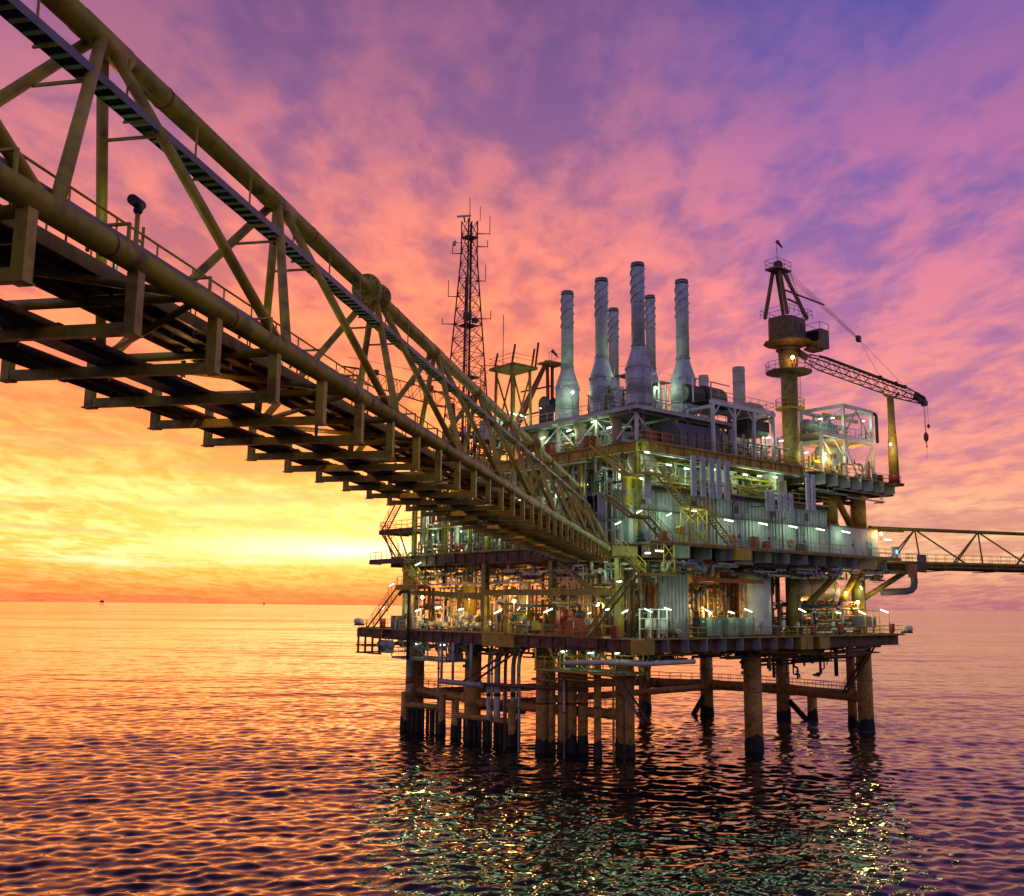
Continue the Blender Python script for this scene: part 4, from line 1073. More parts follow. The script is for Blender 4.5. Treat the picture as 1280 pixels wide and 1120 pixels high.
# -------------------------------------------------- exhaust stacks
def stack(label, x, y, zt, zb, r, big, mat='stack_paint'):
    H = zt - zb
    t = T('exhaust_stack', label, 'exhaust stack', (x, y, zb), group='exhaust stacks')
    zc = zt - 9.4 * H / 16.6; zk = zc - 2.4 * H / 16.6; zs = zb + 2.0
    t.part('flue', MB().lathe((x, y, 0), [(r, zc), (r, zt - 0.03), (r - 0.05, zt), (r - 0.1, zt - 0.05), (r - 0.1, zt - 0.8)], 32), mat)
    t.part('cone', MB().lathe((x, y, 0), [(big, zk), (big * 0.92, zk + 0.45), (r + 0.10, zc - 0.5), (r + 0.02, zc - 0.02)], 32), mat)
    t.part('silencer', MB().lathe((x, y, 0), [(big, zs), (big, zk)], 32), mat)
    t.part('skirt', MB().lathe((x, y, 0), [(big * 0.62, zb), (big * 0.70, zb + 0.5), (big * 1.0, zb + 0.9), (big * 1.02, zs - 0.01)], 10, smooth=False), mat)
    for z, rr in ((zt - 0.35, r), (zt - 4.6, r), (zt - 7.0, r), (zc + 0.05, r + 0.06), (zk - 0.02, big + 0.02), ((zk + zs) / 2, big), (zs, big + 0.02)):
        t.part('band', MB().lathe((x, y, z), [(rr, 0), (rr + 0.05, 0.01), (rr + 0.05, 0.09), (rr, 0.10)], 32), mat)
    for k in range(3):      # helical wind strakes
        n = 34; m = MB(); vs = []; fs = []
        z0, z1 = zt - 4.5, zt - 0.5
        for i in range(n + 1):
            u = i / n; a = 2 * math.pi * (u * 1.25 + k / 3)
            for (rr, dz) in ((r - 0.01, -0.03), (r + 0.11, -0.03), (r + 0.11, 0.03), (r - 0.01, 0.03)):
                vs.append((x + math.cos(a) * rr, y + math.sin(a) * rr, z0 + (z1 - z0) * u + dz))
        for i in range(n):
            for j in range(4):
                fs.append((i * 4 + j, i * 4 + (j + 1) % 4, i * 4 + 4 + (j + 1) % 4, i * 4 + 4 + j))
        m.add(vs, fs, True); t.part('strake', m, mat)
    for k in range(8):
        a = 2 * math.pi * k / 8 + 0.3
        t.part('lug', MB().cbox((x + math.cos(a) * (big + 0.06), y + math.sin(a) * (big + 0.06), zk - 0.18), 0.16, 0.14, 0.26, a), mat)
    t.part('soot_rim', MB().lathe((x, y, 0), [(r + 0.004, zt - 0.55), (r + 0.006, zt - 0.1), (r - 0.03, zt + 0.012)], 32), 'dark_steel')
    la = 3.6 + (x * 7 % 1.2); lx, ly = math.cos(la), math.sin(la); lm = MB()
    for q_ in (-0.2, 0.2): lm.tube((x + lx * (big + 0.2) - ly * q_, y + ly * (big + 0.2) + lx * q_, zb), (x + lx * (big + 0.2) - ly * q_, y + ly * (big + 0.2) + lx * q_, zk), 0.03, 5)
    for k in range(int((zk - zb) / 0.35)): lm.tube((x + lx * (big + 0.2) - ly * 0.2, y + ly * (big + 0.2) + lx * 0.2, zb + 0.35 * k), (x + lx * (big + 0.2) + ly * 0.2, y + ly * (big + 0.2) - lx * 0.2, zb + 0.35 * k), 0.02, 4, cap=False)
    t.part('ladder', lm, mat)
    for k in range(4):
        a = 2 * math.pi * k / 4 + 0.6
        t.part('support_leg', MB().bar((x + math.cos(a) * big * 0.95, y + math.sin(a) * big * 0.95, zs), (x + math.cos(a) * big * 1.05, y + math.sin(a) * big * 1.05, zb - 0.3), 0.16), mat)
stack('tallest looking grey exhaust stack, front one at the corner', 6.6, 6.2, 53.1, 36.3, 0.74, 1.42)
stack('grey exhaust stack standing alone on the crane side', 14.95, 7.0, 53.2, 36.5, 0.75, 1.43)
stack('grey exhaust stack just left of the corner one', 7.8, 13.0, 53.3, 36.5, 0.74, 1.42)
stack('grey exhaust stack nearest the antenna mast', 8.2, 19.2, 53.3, 36.6, 0.74, 1.42)
stack('slimmer grey exhaust stack half hidden behind the second front one', 20.4, 23.3, 54.6, 37.5, 0.66, 1.35)
stack('slimmer grey exhaust stack half hidden behind the corner one', 23.4, 19.5, 56.1, 38.6, 0.64, 1.3)
for (x, y, zt, r, lab) in ((35.1, 14.4, 47.4, 0.82, 'short plain cream funnel behind the air intake box'), (35.4, 20.6, 47.4, 0.7, 'shorter cream funnel half hidden behind the lone stack')):
    t = T('funnel', lab, 'funnel', (x, y, Z3)); t.part('tube', MB().lathe((x, y, 0), [(r, Z3), (r, zt), (r - 0.08, zt + 0.02), (r - 0.1, zt - 0.6)], 24), 'vessel_paint')
    for z in (zt - 0.5, zt - 2.2, zt - 4.4): t.part('band', MB().lathe((x, y, z), [(r, 0), (r + 0.05, 0.02), (r + 0.05, 0.12), (r, 0.14)], 24), 'vessel_paint')

# steel module under the stacks
t = T('stack_frame', 'pale steel frame carrying the exhaust stacks on the upper deck', 'frame', (3.2, 3.4, Z3))
FX, FY = (3.4, 9.6, 17.6), (3.6, 9.4, 15.6, 22.4)
for x in FX:
    for y in FY: t.part('post', MB().box(x - 0.15, x + 0.15, y - 0.15, y + 0.15, Z3, 35.55), 'white_paint')
t.part('floor', MB().box(2.4, 18.4, 2.6, 23.4, 35.9, 35.98), 'grating')
for y in FY: t.part('floor_beam', MB().box(2.4, 18.4, y - 0.12, y + 0.12, 35.56, 35.88), 'white_paint')
for x in FX: t.part('floor_beam', MB().box(x - 0.1, x + 0.1, 2.6, 23.4, 35.58, 35.86), 'white_paint')
t.part('edge_beam', MB().box(2.3, 2.4, 2.6, 23.4, 35.7, 36.1), 'pale_grey'); t.part('edge_beam', MB().box(2.3, 18.4, 2.5, 2.6, 35.7, 36.1), 'pale_grey')
for i in range(3):
    y0, y1 = FY[i], FY[i + 1]
    t.part('brace', MB().bar((3.4, y0, 35.4), (3.4, (y0 + y1) / 2, 33.0), 0.16), 'white_paint'); t.part('brace', MB().bar((3.4, y1, 35.4), (3.4, (y0 + y1) / 2 + 0.4, 33.0), 0.16), 'white_paint')
for i in range(2):
    x0, x1 = FX[i], FX[i + 1]
    t.part('brace', MB().bar((x0, 3.6, 35.4), ((x0 + x1) / 2, 3.6, 32.6), 0.16), 'white_paint'); t.part('brace', MB().bar((x1, 3.6, 35.4), ((x0 + x1) / 2 + 0.4, 3.6, 32.6), 0.16), 'white_paint')
railing('white handrail around the stack platform', [(18.3, 2.6, 35.98), (2.45, 2.6, 35.98), (2.45, 23.3, 35.98)], 1.1, 1.4, 'white_paint')

# generator enclosure and white portal frame by the crane side
t = T('generator_enclosure', 'low dark blue grey enclosure below the lone stack', 'enclosure', (5.6, 1.0, Z3))
t.part('body', MB().prism([(1.2, Z3 + 0.2), (1.2, 34.0), (2.2, 34.9), (4.6, 34.9), (4.6, Z3 + 0.2)], 'x', 7.0, 14.5), 'slate_paint')
for k in range(6): t.part('rib', MB().box(7.2 + k * 1.4, 7.32 + k * 1.4, 1.14, 1.198, Z3 + 0.4, 33.9), 'dark_steel')
t.part('plinth', MB().box(6.8, 14.7, 1.0, 4.8, Z3 + 0.004, Z3 + 0.198), 'dark_steel')
t = T('portal_frame', 'white portal frame with walkway above the cabin side of the upper deck', 'frame', (12.4, 0.8, Z3))
for x in (12.6, 16.3, 19.8, 23.4):
    for y in (1.0, 4.4): t.part('post', MB().box(x - 0.16, x + 0.16, y - 0.16, y + 0.16, Z3, 37.3), 'white_paint')
    t.part('cross_beam', MB().box(x - 0.14, x + 0.14, 1.162, 4.238, 36.9, 37.28), 'white_paint')
for y in (1.0, 4.4): t.part('top_beam', MB().box(12.2, 23.8, y - 0.14, y + 0.14, 37.302, 37.75), 'white_paint')
for x0, x1 in ((12.6, 16.3), (16.3, 19.8), (19.8, 23.4)):
    t.part('knee_brace', MB().bar((x0 + 0.15, 1.0, 36.2), (x0 + 1.1, 1.0, 37.25), 0.14), 'white_paint'); t.part('knee_brace', MB().bar((x1 - 0.15, 1.0, 36.2), (x1 - 1.1, 1.0, 37.25), 0.14), 'white_paint')
t.part('walkway', MB().box(12.2, 23.8, 1.3, 4.1, 37.76, 37.82), 'grating')
railing('grey handrail on top of the white portal frame', [(12.3, 1.0, 37.82), (23.7, 1.0, 37.82), (23.7, 4.3, 37.82)], 1.1, 1.4, 'pale_grey')
for (x, r, l, lab) in ((15.2, 1.25, 2.9, 'dark rounded air intake drum above the portal frame, left one'), (18.6, 1.5, 3.4, 'dark rounded air intake drum above the portal frame, larger one')):
    t = T('air_intake', lab, 'air intake', (x, 5.0, 37.8)); t.part('drum', MB().lathe((x - l / 2, 6.2, 39.4), [(r * 0.8, 0), (r, 0.25), (r, l - 0.25), (r * 0.8, l)], 12, 'x', False), 'dark_steel')
    t.part('cradle', MB().box(x - l / 2 + 0.3, x + l / 2 - 0.3, 5.0, 7.4, 37.83, 38.3), 'grey_paint'); t.part('frame', MB().bar((x - l / 2, 4.6, 41.0), (x + l / 2, 4.6, 41.0), 0.12).bar((x - l / 2, 4.6, 41.0), (x - l / 2, 4.6, 37.8), 0.12), 'pale_grey')
t = T('filter_house', 'dark boxy filter house hung inside the white portal frame', 'filter house', (16.6, 1.6, 34.6)); t.part('body', MB().prism([(1.6, 35.0), (1.2, 35.4), (1.2, 36.6), (4.2, 36.6), (4.2, 35.0)], 'x', 19.0, 23.0), 'dark_steel'); t.part('duct', MB().tube((17.9, 2.6, Z3), (17.9, 2.6, 35.4), 0.45, 16), 'pale_grey'); t.part('leg', MB().box(19.2, 19.4, 2, 2.2, Z3, 34.998).box(22.6, 22.8, 2, 2.2, Z3, 34.998), 'pale_grey')
t = T('water_drum', 'pale round drum on a white rack beside the crane pedestal', 'tank', (26.2, 5.0, Z3))
t.part('drum', MB().lathe((24.6, 5.8, 38.6), [(0.5, 0), (1.25, 0.2), (1.35, 0.6), (1.35, 2.4), (1.0, 3.0), (0.3, 3.3)], 20, 'x'), 'tan_paint')
for x in (24.6, 27.2):
    for y in (4.6, 7.0): t.part('leg', MB().box(x - 0.1, x + 0.1, y - 0.1, y + 0.1, Z3, 37.3), 'white_paint')
t.part('shelf', MB().box(24.3, 27.5, 4.4, 7.2, 37.302, 37.45), 'white_paint'); t.part('shelf', MB().box(24.3, 27.5, 4.4, 7.2, 34.4, 34.5), 'white_paint')

# -------------------------------------------------- white process tower at the crane end
t = T('process_tower', 'white two storey steel frame tower with a yellow hoist beam at the crane end', 'frame tower', (37.5, 0.6, 31.3))
X, Y = (37.5, 44.0), (0.6, 6.6)
for x in X:
    for y in Y: t.part('post', MB().box(x - 0.17, x + 0.17, y - 0.17, y + 0.17, 31.3, 40.3), 'white_paint')
for x in (32.5,):
    for y in Y: t.part('post', MB().box(x - 0.17, x + 0.17, y - 0.17, y + 0.17, 31.3, 36.2), 'white_paint')
for z, xa in ((40.302, 37.3), (36.2, 32.3)):
    for y in Y: t.part('beam', MB().box(xa, 44.2, y - 0.16, y + 0.16, z, z + 0.42), 'white_paint')
    for x in X: t.part('beam', MB().box(x - 0.15, x + 0.15, 0.78, 6.42, z + 0.004, z + 0.41), 'white_paint')
t.part('floor', MB().box(32.4, 44.1, 0.8, 6.4, 36.64, 36.7), 'grating')
t.part('hoist_beam', MB().box(37.6, 45.4, 3.3, 3.6, 39.6, 40.0), 'bright_yellow')
t.part('brace', MB().bar((37.5, 0.6, 36.7), (40.5, 0.6, 40.2), 0.14), 'white_paint'); t.part('brace', MB().bar((37.5, 0.6, 40.2), (37.5, 6.6, 36.7), 0.14), 'white_paint'); t.part('brace', MB().bar((44, 0.6, 36.7), (40.5, 0.6, 40.2), 0.14), 'white_paint')
for (p, q) in (((37.5, 0.6, 36.1), (40.4, 0.6, 31.5)), ((44, 0.6, 36.1), (40.8, 0.6, 31.5)), ((32.5, 0.6, 36.1), (34.8, 0.6, 33.8)), ((37.5, 0.6, 34.0), (35.2, 0.6, 36.1)), ((37.5, 0.6, 34.6), (38.9, 0.6, 36.15))):
    t.part('brace', MB().bar(p, q, 0.16), 'white_paint')
t.part('hose_guard', MB().path([(44.9, 0.4, 36.6), (44.9, 0.4, 40.3), (44.3, 0.9, 40.6)], 0.2, 8), 'cable_black')
railing('pale handrail around the upper floor of the white tower', [(32.5, 0.6, 36.7), (44.0, 0.6, 36.7), (44.0, 6.5, 36.7)], 1.1, 1.3, 'pale_grey')
t = T('treater_vessel', 'fat cream upright vessel inside the white tower', 'vessel', (38.8, 3.6, 31.3))
t.part('shell', MB().lathe((39.0, 3.8, 0), [(0.5, 32.0), (1.5, 32.4), (1.8, 33.0), (1.8, 35.2), (1.4, 35.9), (0.3, 36.1)], 26), 'vessel_paint'); t.part('manway', MB().lathe((39.0 - 1.2, 3.8 - 1.6, 34.3), [(0.42, 0), (0.42, 0.35), (0.3, 0.36)], 16, 'y'), 'grey_paint')
for a in (0.5, 2.1, 3.7, 5.2): t.part('leg', MB().box(39 + 1.5 * math.cos(a) - 0.1, 39 + 1.5 * math.cos(a) + 0.1, 3.8 + 1.5 * math.sin(a) - 0.1, 3.8 + 1.5 * math.sin(a) + 0.1, 31.3, 32.9), 'vessel_paint')
t = T('exchanger', 'grey green horizontal exchanger on the tower upper floor', 'vessel', (35, 3.5, 36.7)); t.part('shell', MB().lathe((33.2, 3.4, 37.9), [(0.3, 0), (0.75, 0.3), (0.8, 0.6), (0.8, 5.4), (0.95, 5.42), (0.95, 5.6), (0.8, 5.62), (0.8, 6.6), (0.2, 7.0)], 20, 'x'), 'grey_paint')
for x in (34.6, 38.4): t.part('saddle', MB().box(x - 0.15, x + 0.15, 2.7, 4.1, 36.7, 37.3), 'grey_paint')
for x in (35.4, 36.6, 37.8): t.part('nozzle', MB().tube((x, 3.4, 38.6), (x, 3.4, 39.3), 0.16, 10).tube((x, 3.4, 39.3), (x, 3.4, 39.4), 0.28, 10), 'grey_paint')

# -------------------------------------------------- crane
cx, cy = 29.4, 2.7
t = T('pedestal_crane', 'tall pedestal crane with lattice boom and hook, standing on the crane deck', 'crane', (cx, cy, Z3 - 0.5))
t.part('pedestal', MB().lathe((cx, cy, 0), [(1.15, Z3 - 0.5), (0.98, 33.6), (0.98, 43.8), (1.15, 45.0), (1.2, 46.4)], 26), 'olive_paint')
for z, r0, r1, m, lab in ((43.7, 1.0, 2.75, 'crane_paint', 'ring_platform'), (39.2, 1.0, 1.75, 'bright_yellow', 'ladder_platform')):
    rp = t.part(lab, MB().lathe((cx, cy, z), [(r0 - 0.1, 0), (r1, 0), (r1, 0.12), (r0 - 0.1, 0.13)], 18, smooth=False), m)
    g = MB().ring((cx, cy, z + 1.15), r1 - 0.05, 0.035, 'z', 18, 5).ring((cx, cy, z + 0.65), r1 - 0.05, 0.03, 'z', 18, 5)
    for k in range(14):
        a = 2 * math.pi * k / 14; g.tube((cx + math.cos(a) * (r1 - 0.05), cy + math.sin(a) * (r1 - 0.05), z + 0.1), (cx + math.cos(a) * (r1 - 0.05), cy + math.sin(a) * (r1 - 0.05), z + 1.15), 0.03, 5)
    t.part('handrail', g, m, parent=rp)
lad = MB()
for s in (-0.25, 0.25): lad.tube((cx + 1.05, cy - 0.6 + s, Z3), (cx + 1.05, cy - 0.6 + s, 44.2), 0.03, 5)
for k in range(36): lad.tube((cx + 1.05, cy - 0.85, Z3 + 0.3 + k * 0.33), (cx + 1.05, cy - 0.35, Z3 + 0.3 + k * 0.33), 0.02, 5)
t.part('ladder', lad, 'yellow_paint')
t.part('slew_ring', MB().lathe((cx, cy, 46.4), [(1.35, 0), (1.45, 0.05), (1.45, 0.4), (1.3, 0.45)], 26), 'dark_steel')
hs = t.part('machine_house', MB().prism([(cx - 2.3, cy - 1.0), (cx - 1.5, cy - 1.7), (cx + 1.3, cy - 1.7), (cx + 1.9, cy - 1.0), (cx + 1.9, cy + 1.0), (cx + 1.3, cy + 1.7), (cx - 1.5, cy + 1.7), (cx - 2.3, cy + 1.0)], 'z', 47.5, 50.3), 'crane_paint')
t.part('base_plate', MB().lathe((cx, cy, 46.86), [(1.3, 0), (2.9, 0.45), (2.9, 0.60)], 12, smooth=False), 'crane_paint')
t.part('vent', MB().box(cx - 1.0, cx - 0.2, cy - 1.76, cy - 1.702, 48.2, 49.6), 'dark_steel', parent=hs); t.part('vent', MB().box(cx + 0.3, cx + 1.1, cy - 1.76, cy - 1.702, 48.2, 49.6), 'dark_steel', parent=hs)
g = MB()
for z in (50.9, 51.4):
    for (p, q) in (((-2.5, -2.1), (2.2, -2.1)), ((2.2, -2.1), (2.2, 2.1)), ((2.2, 2.1), (-2.5, 2.1)), ((-2.5, 2.1), (-2.5, -2.1))): g.tube((cx + p[0], cy + p[1], z), (cx + q[0], cy + q[1], z), 0.03, 5)
for k in range(6):
    for s in (-2.1, 2.1): g.tube((cx - 2.5 + k * 0.94, cy + s, 50.4), (cx - 2.5 + k * 0.94, cy + s, 51.4), 0.03, 5)
t.part('roof_rail', g, 'crane_paint', parent=hs)
# operator's cab on the boom side
kb = t.part('cab', MB().prism([(-1.0, 46.9), (-1.15, 47.6), (-1.15, 49.0), (-0.9, 49.2), (0.9, 49.2), (0.9, 46.9)], 'y', -1.0, 1.0), 'crane_paint')
kb.location = (cx + 3.5, cy - 1.9 , 0)
kw = t.part('window', MB().box(-1.17, -1.152, -0.85, 0.85, 47.7, 48.85).box(-0.8, 0.7, -1.02, -1.002, 47.7, 48.85), 'glass_dark', parent=kb)
t.part('cab_rail', MB().bar((-1, -1, 50.0), (0.9, -1, 50.0), 0.05).bar((-1, 1, 50.0), (0.9, 1, 50.0), 0.05).bar((-1, -1, 50.0), (-1, 1, 50.0), 0.05).bar((-1, -1, 49.2), (-1, -1, 50.0), 0.05).bar((0.9, -1, 49.2), (0.9, -1, 50.0), 0.05).bar((-1, 1, 49.2), (-1, 1, 50.0), 0.05).bar((0.9, 1, 49.2), (0.9, 1, 50.0), 0.05), 'crane_paint', parent=kb)
t.part('cab_arm', MB().box(cx + 1.8, cx + 3.8, cy - 2.4, cy - 1.0, 46.6, 46.88), 'crane_paint')
# A frame
apx = (cx - 0.9, cy + 0.4)
for (px, py) in ((-2.1, -1.5), (-2.1, 1.7), (1.9, -1.6), (1.9, 1.6)):
    t.part('gantry_leg', MB().bar((cx + px, cy + py, 50.4), (apx[0] + px * 0.18, apx[1] + py * 0.3, 56.4), 0.34), 'crane_paint')
for f in (0.35, 0.68):
    t.part('gantry_tie', MB().bar((cx - 2.1 + f * 1.0, cy - 1.4, 50.4 + 6 * f * 0.9), (cx + 1.9 - f * 2.2, cy - 1.4 + f, 50.4 + 6 * f * 0.9), 0.2), 'crane_paint')
t.part('gantry_tie', MB().bar((cx - 2.3, cy - 1.2, 53.4), (cx + 4.4, cy - 2.4, 52.6), 0.16), 'crane_paint')
tp = t.part('gantry_head', MB().cbox((apx[0], apx[1], 56.5), 2.9, 1.8, 0.22), 'crane_paint')
t.part('sheave', MB().tube((apx[0], apx[1] - 0.3, 57.2), (apx[0], apx[1] + 0.3, 57.2), 0.55, 14), 'dark_steel', parent=tp)
g = MB()
for z in (57.1, 57.65):
    for (p, q) in (((-1.4, -0.9), (1.4, -0.9)), ((1.4, -0.9), (1.4, 0.9)), ((1.4, 0.9), (-1.4, 0.9)), ((-1.4, 0.9), (-1.4, -0.9))): g.tube((apx[0] + p[0], apx[1] + p[1], z), (apx[0] + q[0], apx[1] + q[1], z), 0.03, 5)
for p in ((-1.4, -0.9), (0, -0.9), (1.4, -0.9), (1.4, 0.9), (0, 0.9), (-1.4, 0.9)): g.tube((apx[0] + p[0], apx[1] + p[1], 56.6), (apx[0] + p[0], apx[1] + p[1], 57.65), 0.03, 5)
t.part('head_rail', g, 'crane_paint', parent=tp)
lad = MB()
for s in (-0.22, 0.22): lad.tube((cx + 2.2, cy - 1.2 + s, 50.4), (apx[0] + 1.3, apx[1] - 0.6 + s, 56.4), 0.025, 5)
for k in range(18):
    f = k / 18; p = Vector((cx + 2.2, cy - 1.2, 50.4)).lerp(Vector((apx[0] + 1.3, apx[1] - 0.6, 56.4)), f); lad.tube(p - Vector((0, 0.22, 0)), p + Vector((0, 0.22, 0)), 0.02, 5)
t.part('ladder', lad, 'crane_paint')

def lattice(t, A, B, w, h, bays, mat, r=0.09, rb=0.045, taper=0.55, parent=None):
    """four chord lattice boom with zigzag lacing"""
    A, B = Vector(A), Vector(B); d = (B - A).normalized(); s = d.cross(Vector((0, 0, 1))).normalized(); u = s.cross(d)
    def sec(f):
        k = 0.55 + 0.45 * min(1, f / 0.12) if f < 0.12 else (1 if f < 0.8 else 1 - (1 - taper) * (f - 0.8) / 0.2)
        c = A.lerp(B, f)
        return [c + s * (i * w / 2 * k) + u * (j * h / 2 * k) for (i, j) in ((-1, -1), (1, -1), (1, 1), (-1, 1))]
    S = [sec(i / bays) for i in range(bays + 1)]
    for k in range(4):
        m = MB()
        for i in range(bays): m.tube(S[i][k], S[i + 1][k], r, 6)
        t.part('boom_chord', m, mat)
    for i in range(bays):
        for k in range(4):
            k2 = (k + 1) % 4
            a, b = (S[i][k], S[i + 1][k2]) if i % 2 else (S[i][k2], S[i + 1][k])
            t.part('lacing', MB().tube(a, b, rb, 5, cap=False), mat)
BA, BB = (31.2, 1.3, 45.6), (51.3, -2.6, 42.6)
lattice(t, BA, BB, 1.3, 1.35, 24, 'dark_steel', 0.08, 0.04)
d = (Vector(BB) - Vector(BA)).normalized()
t.part('boom_foot', MB().bar((cx + 1.2, cy - 0.3, 46.6), BA, 0.5, 0.8), 'dark_steel')
e = Vector(BB)
t.part('boom_head', MB().bar(e - d * 1.4 + Vector((0, 0, 0.35)), e + d * 0.3 + Vector((0, 0, -0.1)), 0.5, 0.9).tube(e + d * 0.3 + Vector((0, 0.3, -0.3)), e + d * 0.3 + Vector((0, -0.3, -0.3)), 0.42, 12), 'dark_steel')
t.part('boom_walkway', MB().bar(Vector(BA) + d * 2 + Vector((0, 0, 0.86)), e - d * 3 + Vector((0, 0, 0.8)), 0.5, 0.05), 'grating')
mid = Vector((40.5, -0.2, 49.4))
w = MB()
for k in range(5): w.tube((apx[0] + 0.3, apx[1] - 0.3 + k * 0.15, 57.3 - k * 0.08), mid + Vector((0, -0.2 + 0.1 * k, 0)), 0.022, 4, cap=False)
for s in (-0.5, 0.5): w.tube(mid, e - d * (3.6 if s < 0 else 6.4) + Vector((0, s, 0.5)), 0.025, 4, cap=False)
t.part('luffing_wire', w, 'cable_black')
t.part('bridle_block', MB().cbox(mid, 0.9, 0.5, 0.7, 0.3), 'dark_steel')
for f, s in ((0.62, 0.5), (0.76, 0.45), (0.84, 0.4)): t.part('sheave', MB().cbox(Vector(BA).lerp(e, f) + Vector((0, 0, 0.95)), 0.5, 0.4, s, 0.2), 'dark_steel')
hk = e + d * 0.3
wr = MB()
for k in range(3): wr.tube(hk + Vector((-0.35 + 0.3 * k, 0, -0.3)), (hk.x - 0.12 + 0.1 * k, hk.y, 38.3), 0.02, 4, cap=False)
wr.tube(hk + Vector((0.8, 0, -0.2)), (hk.x + 0.8, hk.y, 39.6), 0.02, 4, cap=False).tube((hk.x, hk.y, 37.0), (hk.x + 0.05, hk.y, 34.9), 0.02, 4, cap=False)
t.part('hoist_wire', wr, 'cable_black')
hb = t.part('hook_block', MB().lathe((hk.x, hk.y, 37.1), [(0.08, 0), (0.28, 0.3), (0.32, 0.9), (0.1, 1.3)], 10), 'rust_steel')
t.part('hook', MB().path([(hk.x, hk.y, 37.1), (hk.x, hk.y, 36.8), (hk.x + 0.2, hk.y, 36.6), (hk.x + 0.1, hk.y, 36.4), (hk.x - 0.1, hk.y, 36.5)], 0.06, 6, 0.1), 'dark_steel', parent=hb)
t.part('whip_ball', MB().lathe((hk.x + 0.8, hk.y, 39.0), [(0.05, 0), (0.2, 0.2), (0.2, 0.4), (0.05, 0.6)], 8), 'dark_steel')
t.part('flag_pole', MB().tube((apx[0] - 1.4, apx[1] - 0.9, 56.6), (apx[0] - 1.5, apx[1] - 0.9, 58.9), 0.03, 5), 'dark_steel')
def windsock(label, p):
    t = T('windsock', label, 'windsock', p)
    t.part('mast', MB().tube(p, (p[0], p[1], p[2] + 2.2), 0.03, 5), 'dark_steel')
    t.part('sock', MB().tube((p[0], p[1], p[2] + 2.1), (p[0] + 0.7, p[1] - 0.3, p[2] + 1.3), 0.24, 8, 0.09), 'red_paint')
windsock('red windsock on the crane gantry head', (apx[0] - 1.45, apx[1] - 0.9, 57.6))
windsock('red windsock beside the stack nearest the antenna mast', (8.6, 22.4, 44.6))
# boom rest
t = T('boom_rest', 'slender yellow post with a cradle under the crane boom', 'boom rest', (44.9, -1.4, 31.0))
t.part('post', MB().lathe((45.2, -1.5, 0), [(0.62, 31.0), (0.60, 35.5), (0.45, 38.5), (0.42, 42.4)], 20), 'yellow_paint')
t.part('cradle', MB().path([(43.7, -1.2, 43.0), (44.2, -1.3, 42.4), (46.2, -1.7, 42.4), (46.8, -1.8, 43.1)], 0.16, 8), 'yellow_paint')
for z in (36.2, 37.2): t.part('bracket', MB().bar((45.2, -1.5, z), (43.9, -1.9, z), 0.08), 'dark_steel')
t.part('base', MB().box(44.3, 46.1, -2.3, -0.9, 30.9, 31.24), 'rust_steel')
t.part('red_band', MB().tube((45.2, -1.5, 31.3), (45.2, -1.5, 32.3), 0.66, 20), 'red_paint')

# -------------------------------------------------- antenna mast
mx, my = 5.7, 35.7
t = T('antenna_mast', 'tall red brown lattice antenna mast behind the footbridge', 'mast', (mx, my, Z3))
zb, zt, wb, wt, NS = Z3, 66.6, 5.0, 1.5, 17
def sec(i):
    f = i / NS; f2 = min(1.0, f / 0.86); h = (wb + (wt - wb) * f2) / 2; z = zb + (zt - zb) * f
    return [Vector((mx + a * h, my + b * h, z)) for (a, b) in ((-1, -1), (1, -1), (1, 1), (-1, 1))]
S = [sec(i) for i in range(NS + 1)]
for k in range(4):
    m = MB()
    for i in range(NS): m.tube(S[i][k], S[i + 1][k], 0.10, 7)
    t.part('leg', m, 'mast_red')
for i in range(NS):
    for k in range(4):
        a, b = S[i][k], S[i][(k + 1) % 4]; c, d_ = S[i + 1][k], S[i + 1][(k + 1) % 4]
        if i: t.part('horizontal', MB().tube(a, b, 0.045, 5, cap=False), 'mast_red')
        t.part('diagonal', MB().tube(a, d_, 0.045, 5, cap=False), 'rust_steel'); t.part('diagonal', MB().tube(b, c, 0.045, 5, cap=False), 'rust_steel')
lad = MB()
for s in (-0.25, 0.25): lad.tube((mx + s, my - 0.2, zb), (mx + s, my - 0.2, zt), 0.06, 5)
for k in range(70): lad.tube((mx - 0.25, my - 0.2, zb + 0.5 * k), (mx + 0.25, my - 0.2, zb + 0.5 * k), 0.025, 4, cap=False)
t.part('ladder', lad, 'dark_steel')
t.part('cable_run', MB().tube((mx + 0.5, my + 0.3, zb), (mx + 0.4, my + 0.2, zt), 0.12, 6).tube((mx - 0.6, my + 0.1, zb), (mx - 0.4, my, zt - 8), 0.16, 6), 'dark_steel')
for z, h in ((64.2, 0.85), (52.0, 1.0), (45.0, 1.2)):
    t.part('rest_platform', MB().box(mx - h, mx + h, my - h, my + h, z, z + 0.12), 'dark_steel')
def ant(p, q, r): t.part('antenna', MB().tube(p, q, r, 6), 'dark_steel')
ant((mx, my, zt), (mx, my, 69.9), 0.05); ant((mx + 1.0, my - 1, zt), (mx + 1.0, my - 1, 68.6), 0.04)
t.part('radar_bar', MB().cbox((mx - 0.6, my + 0.5, 67.3), 1.9, 0.2, 0.22, -0.9), 'pale_grey'); t.part('radar_stem', MB().tube((mx - 0.5, my + 0.4, 66.4), (mx - 0.6, my + 0.5, 67.2), 0.1, 8), 'dark_steel')
t.part('dish', MB().lathe((mx - 1.5, my + 1.6, 63.6), [(0.08, 0), (0.3, 0.08), (0.42, 0.22)], 16, 'x').tube((mx - 1.5, my + 1.6, 63.6), (mx - 0.6, my + 0.6, 63.6), 0.05, 6), 'pale_grey')
